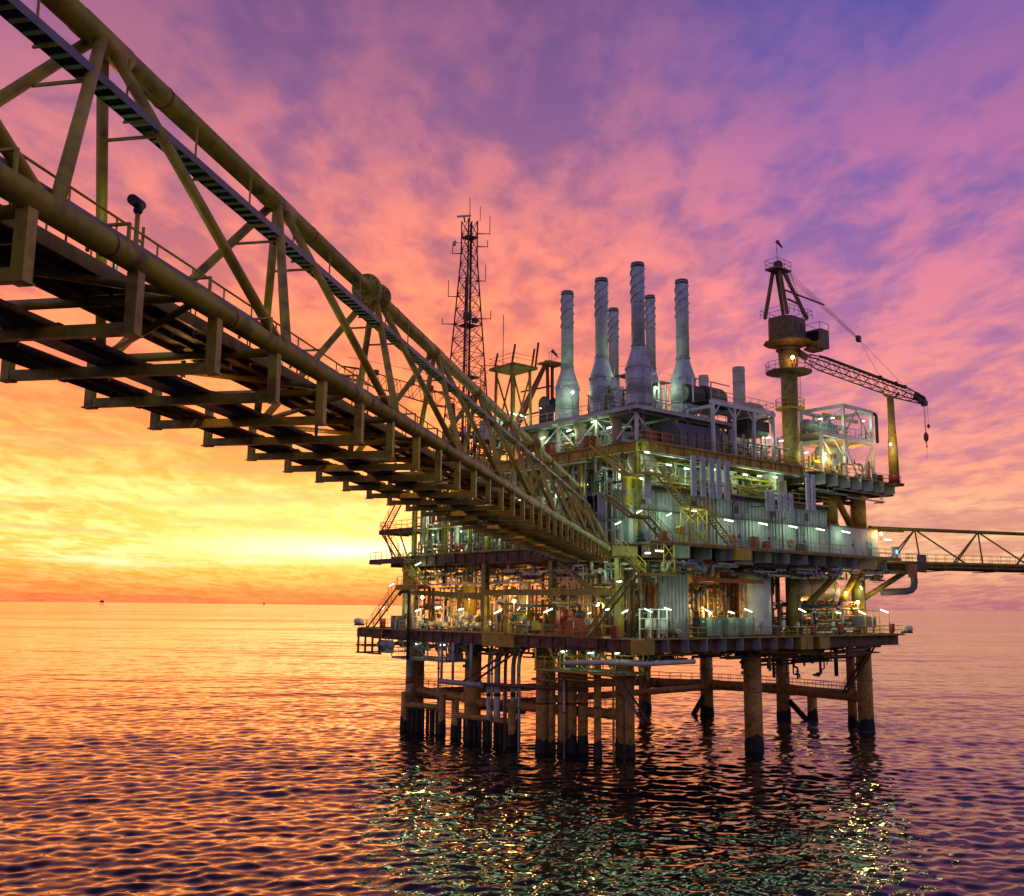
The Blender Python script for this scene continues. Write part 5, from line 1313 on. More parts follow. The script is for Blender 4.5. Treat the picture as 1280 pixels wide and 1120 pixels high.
for (dx, dy, z, l) in ((2.2, -1.6, 64.8, 2.6), (2.0, -1.4, 63.0, 1.0), (-1.6, 1.6, 62.0, 1.3), (1.8, -1.3, 58.2, 2.4), (-2.0, 1.8, 56.0, 2.4), (2.4, -1.8, 53.0, 1.2), (-2.6, 2.2, 52.2, 0.9), (3.6, -3.0, 46.6, 7.0)):
    p = (mx + dx, my + dy, z); ant((p[0], p[1], z), (p[0], p[1], z + l), 0.05)
    t.part('antenna_arm', MB().bar((mx + dx * 0.4, my + dy * 0.4, z + 0.1), (p[0], p[1], z + 0.1), 0.08).bar((mx + dx * 0.4, my + dy * 0.4, z - 0.9 * (l > 5)), (p[0], p[1], z + 0.1), 0.06), 'dark_steel')
t.part('junction_box', MB().cbox((mx - 0.5, my - 0.5, 53.2), 1.0, 0.6, 0.9).cbox((mx + 0.5, my - 0.8, 52.7), 0.7, 0.5, 0.6), 'dark_steel')

# far boom, lookout platform, gantry behind the bridge
t = T('lattice_boom', 'dark horizontal lattice boom seen through the bridge truss left of the mast', 'boom', (6.0, 41.0, 39.0))
lattice(t, (5.4, 38.5, 42.0), (0.0, 58.7, 49.3), 1.9, 1.9, 20, 'rust_steel', 0.08, 0.045)
t.part('wire', MB().tube((5.0, 40.5, 46.0), (0.0, 57.0, 50.9), 0.03, 4), 'cable_black'); t.part('boom_support', MB().bar((5.4, 38.5, 42.0), (5.6, 37.0, Z3), 0.5), 'rust_steel')
for f in (0.18, 0.34, 0.66): t.part('sheave', MB().cbox(Vector((5.4, 38.5, 43.2)).lerp(Vector((0, 58.7, 50.4)), f), 0.6, 0.6, 0.7, 0.3), 'dark_steel')
qx, qy = 1.8, 22.0
t = T('lookout_platform', 'small brown lookout platform on splayed posts left of the stacks', 'platform', (qx, qy, Z3))
t.part('floor', MB().box(qx - 1.6, qx + 2.2, qy - 2.2, qy + 2.2, 43.0, 43.35), 'olive_paint')
for (a, b) in ((-1.2, -1.6), (1.8, -1.6), (1.8, 1.6), (-1.2, 1.6)): t.part('post', MB().bar((qx + a, qy + b, Z3), (qx + a * 0.9, qy + b * 0.9, 43.0), 0.26), 'olive_paint')
for (p, q) in (((-1.2, -1.6, 34), (1.7, -1.5, 42.6)), ((1.8, -1.6, 34), (-1.1, -1.5, 42.6)), ((-1.2, 1.6, 34), (-1.1, -1.5, 42.6)), ((-1.2, -1.6, 36), (-1.1, 1.5, 42.6))):
    t.part('brace', MB().bar((qx + p[0], qy + p[1], p[2]), (qx + q[0], qy + q[1], q[2]), 0.16), 'olive_paint')
for z in (0.6, 1.1): t.part('handrail', MB().tube((qx - 1.6, qy - 2.2, 43.35 + z), (qx + 2.2, qy - 2.2, 43.35 + z), 0.03, 5).tube((qx - 1.6, qy - 2.2, 43.35 + z), (qx - 1.6, qy + 2.2, 43.35 + z), 0.03, 5).tube((qx - 1.6, qy + 2.2, 43.35 + z), (qx + 2.2, qy + 2.2, 43.35 + z), 0.03, 5), 'olive_paint')
for k, (a, b, h) in enumerate(((-1.5, -1.9, 2.2), (-1.0, 1.9, 1.9), (2.0, -2.0, 3.0), (2.1, -1.2, 2.4))): t.part('upright', MB().tube((qx + a, qy + b, 43.3), (qx + a + 0.2, qy + b - 0.3, 43.3 + h), 0.13, 7), 'rust_steel')
lad = MB()
for s in (-0.3, 0.3): lad.tube((qx - 2.0 + s, qy + 2.9, Z3), (qx - 2.0 + s, qy + 2.9, 43.4), 0.05, 5)
for k in range(28): lad.tube((qx - 2.3, qy + 2.9, Z3 + 0.4 * k), (qx - 1.7, qy + 2.9, Z3 + 0.4 * k), 0.03, 4, cap=False)
for k in range(9): lad.ring((qx - 2.0, qy + 2.7, Z3 + 3 + k), 0.45, 0.03, 'z', 10, 4)
t.part('caged_ladder', lad, 'olive_paint')
t = T('gantry_frame', 'dark red slanting gantry left of the first exhaust stack', 'gantry', (7.5, 24, Z3))
for (p, q, w) in (((4.6, 26.4, 35.0), (8.4, 23.0, 45.4), 0.55), ((6.0, 27.2, 35.0), (8.8, 23.6, 45.4), 0.4), ((8.4, 22.6, Z3), (8.4, 23.0, 45.0), 0.3), ((9.6, 23.4, Z3), (9.4, 23.2, 45.0), 0.3)): t.part('leg', MB().bar(p, q, w), 'mast_red')
for z in (38.5, 41.5): t.part('tie', MB().bar((6.0, 25.2, z), (9.5, 23.3, z + 1.0), 0.2), 'rust_steel')
t.part('head_platform', MB().box(7.6, 10.4, 21.8, 24.0, 45.0, 45.2), 'olive_paint')
t.part('handrail', MB().tube((7.6, 21.8, 46.2), (10.4, 21.8, 46.2), 0.03, 5).tube((10.4, 21.8, 46.2), (10.4, 24, 46.2), 0.03, 5).tube((7.6, 21.8, 45.2), (7.6, 21.8, 46.2), 0.03, 5).tube((10.4, 21.8, 45.2), (10.4, 21.8, 46.2), 0.03, 5), 'olive_paint')
t.part('winch', MB().lathe((6.4, 21.6, 39.6), [(0.6, 0), (0.9, 0.1), (0.9, 0.3), (0.55, 0.4), (0.55, 1.5), (0.9, 1.6), (0.9, 1.8), (0.6, 1.9)], 14, 'x'), 'dark_steel')
# ------------------------------------------------------------------ stairs and handrails
def stair(label, p, q, w=0.95, mat='bright_yellow', rails=True):
    """straight flight from the foot p to the head q (platform frame), stringers, single treads, handrails"""
    p, q = Vector(p), Vector(q)
    t = T('stair_flight', label, 'stairs', p)
    run = Vector((q.x - p.x, q.y - p.y, 0)); d = run.normalized(); s = Vector((-d.y, d.x, 0))
    for k in (-1, 1):
        t.part('stringer', MB().bar(p + s * (k * w / 2), q + s * (k * w / 2), 0.06, 0.26), mat)
        if rails:
            up = Vector((0, 0, 0.95))
            h = t.part('handrail', MB().tube(p + s * (k * w / 2) + up, q + s * (k * w / 2) + up, 0.035, 6).tube(p + s * (k * w / 2) + up * 0.55, q + s * (k * w / 2) + up * 0.55, 0.028, 6), mat)
            n = max(2, int((q - p).length / 1.5)); m = MB()
            for i in range(n + 1):
                e = p.lerp(q, i / n) + s * (k * w / 2); m.tube(e, e + up, 0.032, 6)
            t.part('handrail_post', m, mat, parent=h, kind='stuff')
    n = max(3, round((q.z - p.z) / 0.24))
    ang = math.atan2(d.y, d.x)
    tr = MB().box(-0.12, 0.12, -w / 2 + 0.03, w / 2 - 0.03, -0.02, 0.02).mesh('tread', 'grating')
    for i in range(1, n):
        t.copy('tread', tr, p.lerp(q, i / n), (0, 0, ang))
    return t


def landing(label, x0, x1, y0, y1, z, mat='bright_yellow', posts=None, rail=None):
    t = T('stair_landing', label, 'landing', (x0, y0, z))
    t.part('grating', MB().box(x0, x1, y0, y1, z - 0.05, z), 'grating')
    for (a, b) in (((x0, y0), (x1, y0)), ((x1, y0), (x1, y1)), ((x1, y1), (x0, y1)), ((x0, y1), (x0, y0))):
        t.part('edge_beam', MB().bar((*a, z - 0.14), (*b, z - 0.14), 0.07, 0.24), mat)
    if posts is not None:
        c = ((x0, y0), (x1, y0), (x1, y1), (x0, y1))
        for (x, y) in c: t.part('post', MB().bar((x, y, posts), (x, y, z - 0.26), 0.11), mat)
        h = z - posts
        n = max(1, round(h / 2.0))
        for i in range(4):
            a, b = c[i], c[(i + 1) % 4]
            for k in range(n):
                za, zb = posts + h * k / n, posts + h * (k + 1) / n - 0.26
                t.part('cross_brace', MB().bar((*a, za), (*b, zb), 0.06), mat); t.part('cross_brace', MB().bar((*b, za), (*a, zb), 0.06), mat)
    if rail:
        for i, (a, b) in enumerate(rail):
            h = t.part('handrail', MB().tube((*a, z + 1.1), (*b, z + 1.1), 0.035, 6).tube((*a, z + 0.6), (*b, z + 0.6), 0.028, 6).tube((*a, z), (*a, z + 1.1), 0.035, 6).tube((*b, z), (*b, z + 1.1), 0.035, 6), mat)


stair('top flight of the zigzag stairs, dropping from the upper deck corner', (-1.1, 0.9, 28.3), (-1.1, 5.5, 31.8))
landing('corner landing of the zigzag stairs beneath the upper deck', -1.7, 0.8, -2.2, 0.9, 28.3, rail=[((-1.7, -2.2), (-1.7, 0.9)), ((-1.7, -2.2), (0.8, -2.2))])
stair('second flight of the zigzag stairs along the cabin side', (4.6, -1.7, 25.5), (0.8, -1.7, 28.3))
landing('braced tower landing of the zigzag stairs on crossed posts', 4.6, 7.2, -2.3, -1.1, 25.5, 'bright_yellow', Z2 + 0.02, rail=[((4.6, -2.3), (7.2, -2.3))])
stair('third flight of the zigzag stairs, landing on the main deck walkway', (12.2, -1.7, Z2), (7.2, -1.7, 25.5))
stair('short grey flight behind the zigzag stairs, upper one', (-1.9, -0.4, 24.2), (-1.9, 3.4, 26.6), 0.9, 'olive_paint')
landing('small landing behind the zigzag stairs at the cabin corner', -2.4, -0.2, -1.5, -0.4, 24.2, 'olive_paint', rail=[((-2.4, -1.5), (-0.2, -1.5))])
stair('short grey flight behind the zigzag stairs, lower one', (3.2, -0.7, Z2), (-0.2, -0.7, 24.2), 0.9, 'olive_paint')
stair('flight dropping from the bridge landing below the main deck corner', (-1.2, -1.2, 18.75), (-1.2, 2.0, Z2 - 0.45), 0.95, 'bright_yellow')
landing('yellow landing hung under the main deck corner', -1.7, 2.2, -2.4, -1.2, 18.75, 'bright_yellow', rail=[((-1.7, -2.4), (2.2, -2.4)), ((-1.7, -2.4), (-1.7, -1.2))])
t = T('hanger_frame', 'bright yellow braced frame hanging the corner landing from the main deck', 'frame', (1.0, -2.3, 18.8))
for x in (0.6, 2.1):
    t.part('post', MB().bar((x, -2.35, 18.8), (x, -2.35, Z2 - 0.1), 0.1), 'bright_yellow')
for (a, b) in (((0.6, 18.8), (2.1, 20.2)), ((2.1, 18.8), (0.6, 20.2)), ((0.6, 20.2), (2.1, 21.6)), ((2.1, 20.2), (0.6, 21.6))): t.part('cross_brace', MB().bar((a[0], -2.35, a[1]), (b[0], -2.35, b[1]), 0.07), 'bright_yellow')
stair('long flight crossing the corner from the hung landing to the lower deck', (-2.0, 5.8, Z1), (-2.0, -1.2, 18.75), 0.95, 'olive_paint')
stair('long flight at the sunset end from the lower deck to the first landing', (-1.3, 46.4, Z1), (-1.3, 39.4, 17.9), 0.95, 'olive_paint')
stair('flight at the sunset end from the first landing up to the main deck', (-0.6, 35.6, 17.9), (-0.6, 40.4, Z2 - 0.4), 0.95, 'bright_yellow')
stair('flight at the sunset end from the cantilever platform to the stair platform', (-1.0, 40.2, 21.2), (-1.0, 44.4, 25.0), 0.9, 'yellow_paint')
stair('topmost flight at the sunset end above the stair platform', (-0.9, 44.2, 25.0), (-0.9, 41.2, 28.2), 0.9, 'olive_paint')
stair('steep flight descending from the hung platform to the jacket walkway', (-0.2, -0.6, 4.8), (-0.2, 3.6, 9.2), 0.85, 'rust_steel')
stair('steep flight under the crane end down to the brace walkway', (44.6, 6.5, 5.0), (44.6, 2.0, 11.2), 0.85, 'rust_steel')
stair('flight beside the outer yellow post under the crane deck', (44.2, 4.6, 25.5), (46.8, 4.6, 29.4), 0.8, 'olive_paint')

railing('handrail along the cabin side of the lower deck, corner to pump room', [(-0.6, -1.0, Z1), (8.6, -1.0, Z1)], 1.1, 1.5, 'yellow_paint')
railing('handrail along the cabin side of the lower deck, in front of the cabinets', [(8.9, -1.0, Z1), (27.2, -1.0, Z1)], 1.1, 1.6, 'yellow_paint')
railing('handrail along the crane end of the lower deck', [(27.6, -1.0, Z1), (46.6, -1.0, Z1), (46.6, 8.0, Z1)], 1.1, 1.6, 'yellow_paint')
railing('handrail on the bridge side of the lower deck by the red engine', [(-1.0, 4.5, Z1), (-1.0, 19.0, Z1)], 1.1, 1.5, 'yellow_paint')
railing('handrail on the bridge side of the lower deck by the pale pumps', [(-1.0, 19.4, Z1), (-1.0, 40.0, Z1)], 1.1, 1.5, 'bright_yellow')
railing('handrail around the sunset end of the lower deck', [(-1.6, 46.6, Z1), (-1.6, 48.6, Z1), (4.0, 48.6, Z1)], 1.1, 1.2, 'yellow_paint')
railing('handrail of the main deck walkway below the cabin doors', [(12.9, -2.2, Z2), (44.4, -2.2, Z2)], 1.1, 1.7, 'yellow_paint')
railing('handrail of the main deck walkway at the corner', [(-1.1, -2.2, Z2), (11.4, -2.2, Z2)], 1.1, 1.5, 'bright_yellow')
railing('handrail on the bridge side of the main deck past the bridge', [(0.0, 9.0, Z2), (0.0, 37.5, Z2)], 1.1, 1.5, 'yellow_paint')
railing('handrail around the cantilever platform at the sunset end', [(-1.8, 38.2, 21.2), (-1.8, 46.0, 21.2), (0.0, 46.0, 21.2)], 1.1, 1.2, 'rust_steel')
railing('handrail around the stair platform at the sunset end', [(-1.4, 37.0, 25.0), (-1.4, 44.5, 25.0), (3.0, 44.5, 25.0)], 1.1, 1.2, 'yellow_paint')
railing('handrail around the lower stair landing at the sunset end', [(-2.0, 35.0, 17.9), (-2.0, 39.3, 17.9)], 1.1, 1.2, 'bright_yellow')
railing('handrail of the gallery behind the heat shields', [(2.0, 0.65, 27.6), (34.0, 0.65, 27.6)], 1.1, 1.6, 'bright_yellow')
railing('handrail along the cabin side edge of the upper deck', [(0.1, 0.1, Z3), (27.8, 0.1, Z3)], 1.1, 1.6, 'yellow_paint')
railing('handrail along the bridge side edge of the upper deck', [(0.1, 6.2, Z3), (0.1, 39.6, Z3)], 1.1, 1.6, 'yellow_paint')
railing('handrail around the crane deck edge', [(28.6, -0.7, Z3 - 0.5), (48.3, -0.7, Z3 - 0.5), (48.3, 9.0, Z3 - 0.5)], 1.1, 1.5, 'yellow_paint')
railing('handrail around the side bridge landing', [(45.0, -2.6, Z2 - 0.42), (49.5, -2.6, Z2 - 0.42)], 1.1, 1.3, 'olive_paint')
# ------------------------------------------------------------------ machinery, vessels, cabinets and pipework
rng = random.Random(11)
PIPE_M = ['galvanised', 'pale_grey', 'grey_paint', 'rust_steel', 'olive_paint', 'dark_steel', 'white_paint']


def pipework(label, x0, x1, y0, y1, z0, z1, n, mats=PIPE_M, rmin=0.05, rmax=0.17, drops=0.5, seed=None, cat='pipework', name='pipework'):
    """bay of process piping: each pipe runs along the bay with elbows, flanges and valves"""
    r_ = random.Random(seed if seed is not None else label)
    t = T(name, label, cat, (x0, y0, z0))
    along_y = (y1 - y0) >= (x1 - x0)
    for i in range(n):
        r = r_.uniform(rmin, rmax) * (1.5 if r_.random() < 0.12 else 1)
        z = r_.uniform(z0 + 0.2, z1 - 0.2); x = r_.uniform(x0, x1); y = r_.uniform(y0, y1)
        m = r_.choice(mats)
        if r_.random() < drops:          # riser with a jog
            z2 = r_.uniform(z0, z1); zt = z1 + 0.1
            jog = r_.uniform(0.5, 2.0) * r_.choice((-1, 1))
            if along_y:
                yy = min(max(y + jog, y0), y1); pts = [(x, y, z0), (x, y, z2), (x, yy, z2), (x, yy, zt)]
            else:
                xx = min(max(x + jog, x0), x1); pts = [(x, y, z0), (x, y, z2), (xx, y, z2), (xx, y, zt)]
        else:                            # run with an offset
            k = r_.uniform(0.25, 0.75); dz = r_.uniform(-0.9, 0.9); dz = dz if abs(dz) > 0.25 else 0.4
            zz = min(max(z + dz, z0 + 0.1), z1)
            if along_y:
                ym = y0 + (y1 - y0) * k; a, b = y0 + r_.uniform(0, 0.8), y1 - r_.uniform(0, 0.8)
                pts = [(x, a, z), (x, ym, z), (x, ym, zz), (x, b, zz)]
                if r_.random() < 0.5: pts = [(x, a, z0)] + pts
                if r_.random() < 0.5: pts = pts + [(min(x1, x + r_.uniform(0.5, 1.5)), b, zz)]
            else:
                xm = x0 + (x1 - x0) * k; a, b = x0 + r_.uniform(0, 0.8), x1 - r_.uniform(0, 0.8)
                pts = [(a, y, z), (xm, y, z), (xm, y, zz), (b, y, zz)]
                if r_.random() < 0.5: pts = [(a, y, z0)] + pts
                if r_.random() < 0.5: pts = pts + [(b, min(y1, y + r_.uniform(0.5, 1.5)), zz)]
        pts = [Vector(p) for p in pts]
        pts = [p for k2, p in enumerate(pts) if k2 == 0 or (p - pts[k2 - 1]).length > 0.05]
        if len(pts) < 2: continue
        pipe = t.part('pipe', MB().path(pts, r, 8), m)
        for p, q in zip(pts[:-1], pts[1:]):
            L_ = (q - p).length
            if L_ > 1.2 and r_.random() < 0.7:
                c = p.lerp(q, r_.uniform(0.3, 0.7)); d = (q - p).normalized()
                t.part('flange', MB().tube(c - d * 0.05, c + d * 0.05, r * 1.7 + 0.02, 10), m, parent=pipe)
                if r_.random() < 0.45:   # gate valve: stem and handwheel
                    u = Vector((-0.6, -0.6, 0.2)).normalized() if abs(d.z) > 0.5 else Vector((0, 0, 1))
                    e = c + u * (r * 2.4 + 0.28)
                    t.part('valve', MB().tube(c, e, 0.035, 5).ring(e, 0.16 + r * 0.5, 0.025, 'z' if abs(u.z) > 0.7 else 'x', 10, 4).tube(e - Vector((0.14, 0, 0)), e + Vector((0.14, 0, 0)), 0.02, 4), r_.choice(['red_paint', 'galvanised', 'dark_steel', 'dark_steel', m]), parent=pipe)
    return t


def bays(fmt, axis, lo, hi, n, fixed, z0, z1, cnt, **kw):
    for k in range(n):
        a, b = lo + (hi - lo) * k / n + 0.15, lo + (hi - lo) * (k + 1) / n - 0.15
        lab = fmt % ORD[k]
        if axis == 'y': pipework(lab, fixed[0], fixed[1], a, b, z0, z1, cnt, **kw)
        else: pipework(lab, a, b, fixed[0], fixed[1], z0, z1, cnt, **kw)


WARM = ['rust_steel', 'olive_paint', 'orange_paint', 'vessel_paint', 'galvanised', 'dark_steel']
PALE = ['pale_grey', 'white_paint', 'galvanised', 'grey_paint', 'pale_grey', 'olive_paint']
bays('pipes hanging under the main deck, bridge side, %s bay from the corner', 'y', 1.0, 43.0, 6, (0.3, 5.0), 17.9, 20.2, 20, drops=0.25)
bays('pipes hanging under the main deck, cabin side, %s bay from the corner', 'x', 2.0, 44.0, 6, (-1.6, 1.6), 19.0, 20.25, 13, drops=0.3, mats=['grey_paint', 'dark_steel', 'rust_steel', 'galvanised'])
bays('process pipework on the lower deck bridge side, %s bay from the corner', 'y', 6.0, 45.0, 6, (2.2, 8.0), Z1 + 0.1, 17.8, 24, drops=0.6)
bays('densely packed pale pipes on the main deck bridge side, %s bay from the corner', 'y', 2.0, 43.0, 7, (1.4, 8.5), Z2 + 0.1, 30.4, 34, drops=0.62, mats=PALE)
bays('pipes slung under the lower deck on the bridge side, %s bay from the corner', 'y', 2.0, 44.0, 5, (0.3, 6.0), 10.0, 11.2, 9, drops=0.15, mats=['rust_steel', 'grey_paint', 'dark_steel', 'leg_paint'])
bays('pipes slung under the lower deck on the cabin side, %s bay from the corner', 'x', 3.0, 45.0, 5, (1.0, 7.0), 10.2, 11.2, 7, drops=0.15, mats=['rust_steel', 'grey_paint', 'dark_steel', 'leg_paint'])
bays('pipework under the stack platform on the upper deck, %s bay from the corner', 'y', 4.0, 23.0, 3, (3.8, 9.5), Z3 + 0.1, 35.4, 20, drops=0.6, mats=PALE)
bays('pipework on the upper deck behind the lookout platform, %s bay from the stacks', 'y', 24.0, 39.5, 2, (1.0, 9.0), Z3 + 0.1, 37.5, 22, drops=0.6, mats=['rust_steel', 'olive_paint', 'dark_steel', 'pale_grey'])
pipework('amber lit pipes and valves inside the open pump room', 9.5, 18.5, 2.0, 7.0, Z1 + 0.1, 18.0, 46, mats=WARM, drops=0.75)
pipework('amber lit pipe rack below the round cream vessel', 28.0, 41.0, 1.0, 5.0, Z1 + 0.1, 16.4, 56, mats=WARM + ['bright_yellow'], drops=0.55)
pipework('yellow green lit pipes on the gallery behind the tall heat shields', 4.0, 16.0, 1.4, 4.6, 27.8, 30.6, 22, mats=['bright_yellow', 'olive_paint', 'galvanised', 'pale_grey'], drops=0.5)
pipework('yellow green lit pipes on the gallery near the crane', 17.0, 27.0, 1.4, 4.6, 27.8, 30.6, 18, mats=['bright_yellow', 'olive_paint', 'galvanised', 'pale_grey'], drops=0.5)
pipework('pipes and valves on the crane deck below the white tower', 31.0, 44.5, 0.2, 6.5, 31.4, 34.0, 26, mats=['pale_grey', 'bright_yellow', 'galvanised', 'olive_paint'], drops=0.6)
pipework('pipes on the upper floor of the white tower', 33.0, 43.5, 1.0, 5.8, 36.8, 38.4, 16, mats=['pale_grey', 'galvanised', 'olive_paint', 'dark_steel'], drops=0.5)
pipework('pipes slung under the crane deck', 30.0, 46.5, 0.0, 6.0, 29.0, 29.9, 12, mats=['grey_paint', 'rust_steel', 'dark_steel'], drops=0.1)
pipework('dark pipes and ducts on the upper deck beside the crane pedestal', 15.0, 28.0, 1.6, 4.6, Z3 + 0.1, 34.0, 20, mats=['dark_steel', 'grey_paint', 'rust_steel', 'pale_grey'], drops=0.5)
pipework('pale vertical pipes between the stacks above the stack platform', 4.0, 17.0, 8.0, 12.0, 36.0, 40.2, 22, mats=PALE, drops=0.8)
pipework('pipes and rails on the main deck at the foot of the bridge', 0.8, 9.0, 12.5, 20.0, Z2 + 0.1, 27.0, 18, mats=PALE, drops=0.7)
pipework('pipework below the hung platform among the conductor pipes', 0.5, 6.5, 4.0, 18.0, 7.4, 9.0, 12, mats=['rust_steel', 'leg_paint', 'grey_paint'], drops=0.3)
pipework('pipes beneath the crane end of the lower deck', 30.0, 44.0, 2.0, 9.0, 7.4, 11.0, 12, mats=['dark_steel', 'rust_steel', 'leg_paint'], drops=0.75)
pipework('grey and rusty pipes filling the bay between the white tank and the green lit column', 23.2, 27.8, 1.5, 5.0, Z1 + 0.1, 19.6, 16, mats=['grey_paint', 'rust_steel', 'dark_steel', 'olive_paint'], drops=0.75)
pipework('pale pipes and ducting between the lone stack and the crane', 16.5, 27.0, 5.0, 9.0, Z3 + 0.1, 37.0, 24, mats=PALE, drops=0.6)
pipework('rusty pipes hanging low under the crane end of the lower deck', 24.0, 44.0, 3.0, 8.0, 8.6, 11.1, 14, mats=['rust_steel', 'leg_paint', 'dark_steel'], drops=0.4)
pipework('dark piping behind the corner stairs on the lower deck', 1.0, 5.0, 1.4, 5.5, Z1 + 0.1, 19.8, 18, mats=['dark_steel', 'rust_steel', 'grey_paint', 'galvanised'], drops=0.8)


for i, (x0, x1, y0, y1, z, lab) in enumerate(((0.5, 1.1, 8.0, 36.0, 18.0, 'long cable tray above the pale pumps on the bridge side'), (1.0, 27.0, -0.5, -0.1, 30.5, 'cable tray under the cabin side edge of the upper deck'), (-0.6, -0.2, 7.0, 38.0, 30.3, 'cable tray under the bridge side edge of the upper deck'))):
    t = T('cable_tray', lab, 'cable tray', (x0, y0, z)); ay = (y1 - y0) > (x1 - x0)
    t.part('tray', MB().box(x0, x1, y0, y1, z, z + 0.03), 'galvanised')
    t.part('side_rail', MB().box(x0, x0 + 0.03, y0, y1, z + 0.031, z + 0.15).box(x1 - 0.03, x1, y0, y1, z + 0.031, z + 0.15) if ay else MB().box(x0, x1, y0, y0 + 0.03, z + 0.031, z + 0.15).box(x0, x1, y1 - 0.03, y1, z + 0.031, z + 0.15), 'galvanised')
    n = int(max(y1 - y0, x1 - x0) / 2.6)
    for q in range(n + 1):
        f = q / n
        p = ((x0 + x1) / 2, y0 + (y1 - y0) * f) if ay else (x0 + (x1 - x0) * f, (y0 + y1) / 2)
        t.part('hanger', MB().box(p[0] - 0.04, p[0] + 0.04, p[1] - 0.04, p[1] + 0.04, z + 0.032, z + 1.1 + 0.3 * (i == 0) * 5), 'rust_steel')
for i in range(16):      # junction boxes and small posts along the deck edges
    y = 6.4 + i * 2.35 + rng.uniform(-0.4, 0.4); z = Z1 + rng.uniform(0.8, 1.6)
    t = T('junction_box', '%s small junction box on a stand along the bridge side, from the corner' % ORD[i], 'junction box', (-0.5, y, Z1), group='junction boxes on the bridge side')
    t.part('box', MB().box(-0.7, -0.4, y, y + rng.uniform(0.4, 0.8), z, z + rng.uniform(0.4, 0.7)), rng.choice(['pale_grey', 'galvanised', 'green_paint', 'dark_steel', 'white_paint', 'red_paint']))
    t.part('stand', MB().box(-0.6, -0.5, y + 0.15, y + 0.25, Z1, z - 0.002), 'galvanised')
for i in range(12):
    x = 3.0 + i * 3.4 + rng.uniform(-0.8, 0.8); z = Z1 + rng.uniform(0.7, 1.4)
    t = T('junction_box', '%s small junction box on a stand along the lower deck cabin side, from the corner' % ORD[i], 'junction box', (x, 1.2, Z1), group='junction boxes on the cabin side')
    t.part('box', MB().box(x, x + rng.uniform(0.4, 0.8), 1.1, 1.4, z, z + rng.uniform(0.4, 0.8)), rng.choice(['pale_grey', 'galvanised', 'green_paint', 'dark_steel', 'white_paint']))
    t.part('stand', MB().box(x + 0.15, x + 0.25, 1.2, 1.3, Z1, z - 0.002), 'galvanised')
for i in range(9):
    y = 9.5 + i * 3.6
    t = T('hanging_duct', '%s vertical duct dropping between main and upper deck, bridge side, from the corner' % ORD[i], 'duct', (0.9, y, Z2), group='drop ducts on the bridge side')
    w = rng.uniform(0.16, 0.4); t.part('duct', MB().box(1.0, 1.0 + w, y, y + w * 1.5, Z2 + rng.uniform(0, 2), Z3 - 1.05), rng.choice(['galvanised', 'pale_grey', 'slate_paint', 'dark_steel']))
    t.part('collar', MB().box(0.96, 1.04 + w, y - 0.04, y + w * 1.5 + 0.04, 27.0, 27.12), 'dark_steel')
pipework('dark vertical pipes in front of the cabin corner beside the footbridge end', -0.45, 0.0, 2.0, 7.4, Z2 + 0.1, 30.6, 12, mats=['dark_steel', 'galvanised', 'grey_paint', 'slate_paint'], drops=0.85, rmin=0.05, rmax=0.12)


def vessel_h(label, c, r, L_, axis, mat, n=24, name='horizontal_vessel', cat='vessel'):
    t = T(name, label, cat, (c[0], c[1], c[2] - r - 0.5))
    pr = [(0.02, 0), (r * 0.45, 0.08 * r), (r * 0.8, 0.3 * r), (r, 0.62 * r), (r, L_ - 0.62 * r), (r * 0.8, L_ - 0.3 * r), (r * 0.45, L_ - 0.08 * r), (0.02, L_)]
    o = list(c); i = 0 if axis == 'x' else 1; o[i] -= L_ / 2
    t.part('shell', MB().lathe(o, pr, n, axis), mat)
    for f in (0.22, 0.78):
        b = [c[0], c[1]]; b[i] = o[i] + L_ * f
        s = (0.2, r * 0.9) if axis == 'x' else (r * 0.9, 0.2)
        t.part('saddle', MB().box(b[0] - s[0], b[0] + s[0], b[1] - s[1], b[1] + s[1], c[2] - r - 0.5, c[2] - r * 0.72), mat)
        e = list(o); e[i] = o[i] + L_ * f
        t.part('strap', MB().lathe(e, [(r, -0.06), (r + 0.025, -0.05), (r + 0.025, 0.05), (r, 0.06)], n, axis), 'dark_steel')
    for f in (0.35, 0.55):
        b = [c[0], c[1]]; b[i] = o[i] + L_ * f
        t.part('nozzle', MB().tube((b[0], b[1], c[2] + r * 0.95), (b[0], b[1], c[2] + r + 0.35), r * 0.14, 10).tube((b[0], b[1], c[2] + r + 0.35), (b[0], b[1], c[2] + r + 0.43), r * 0.24, 10), mat)
    return t


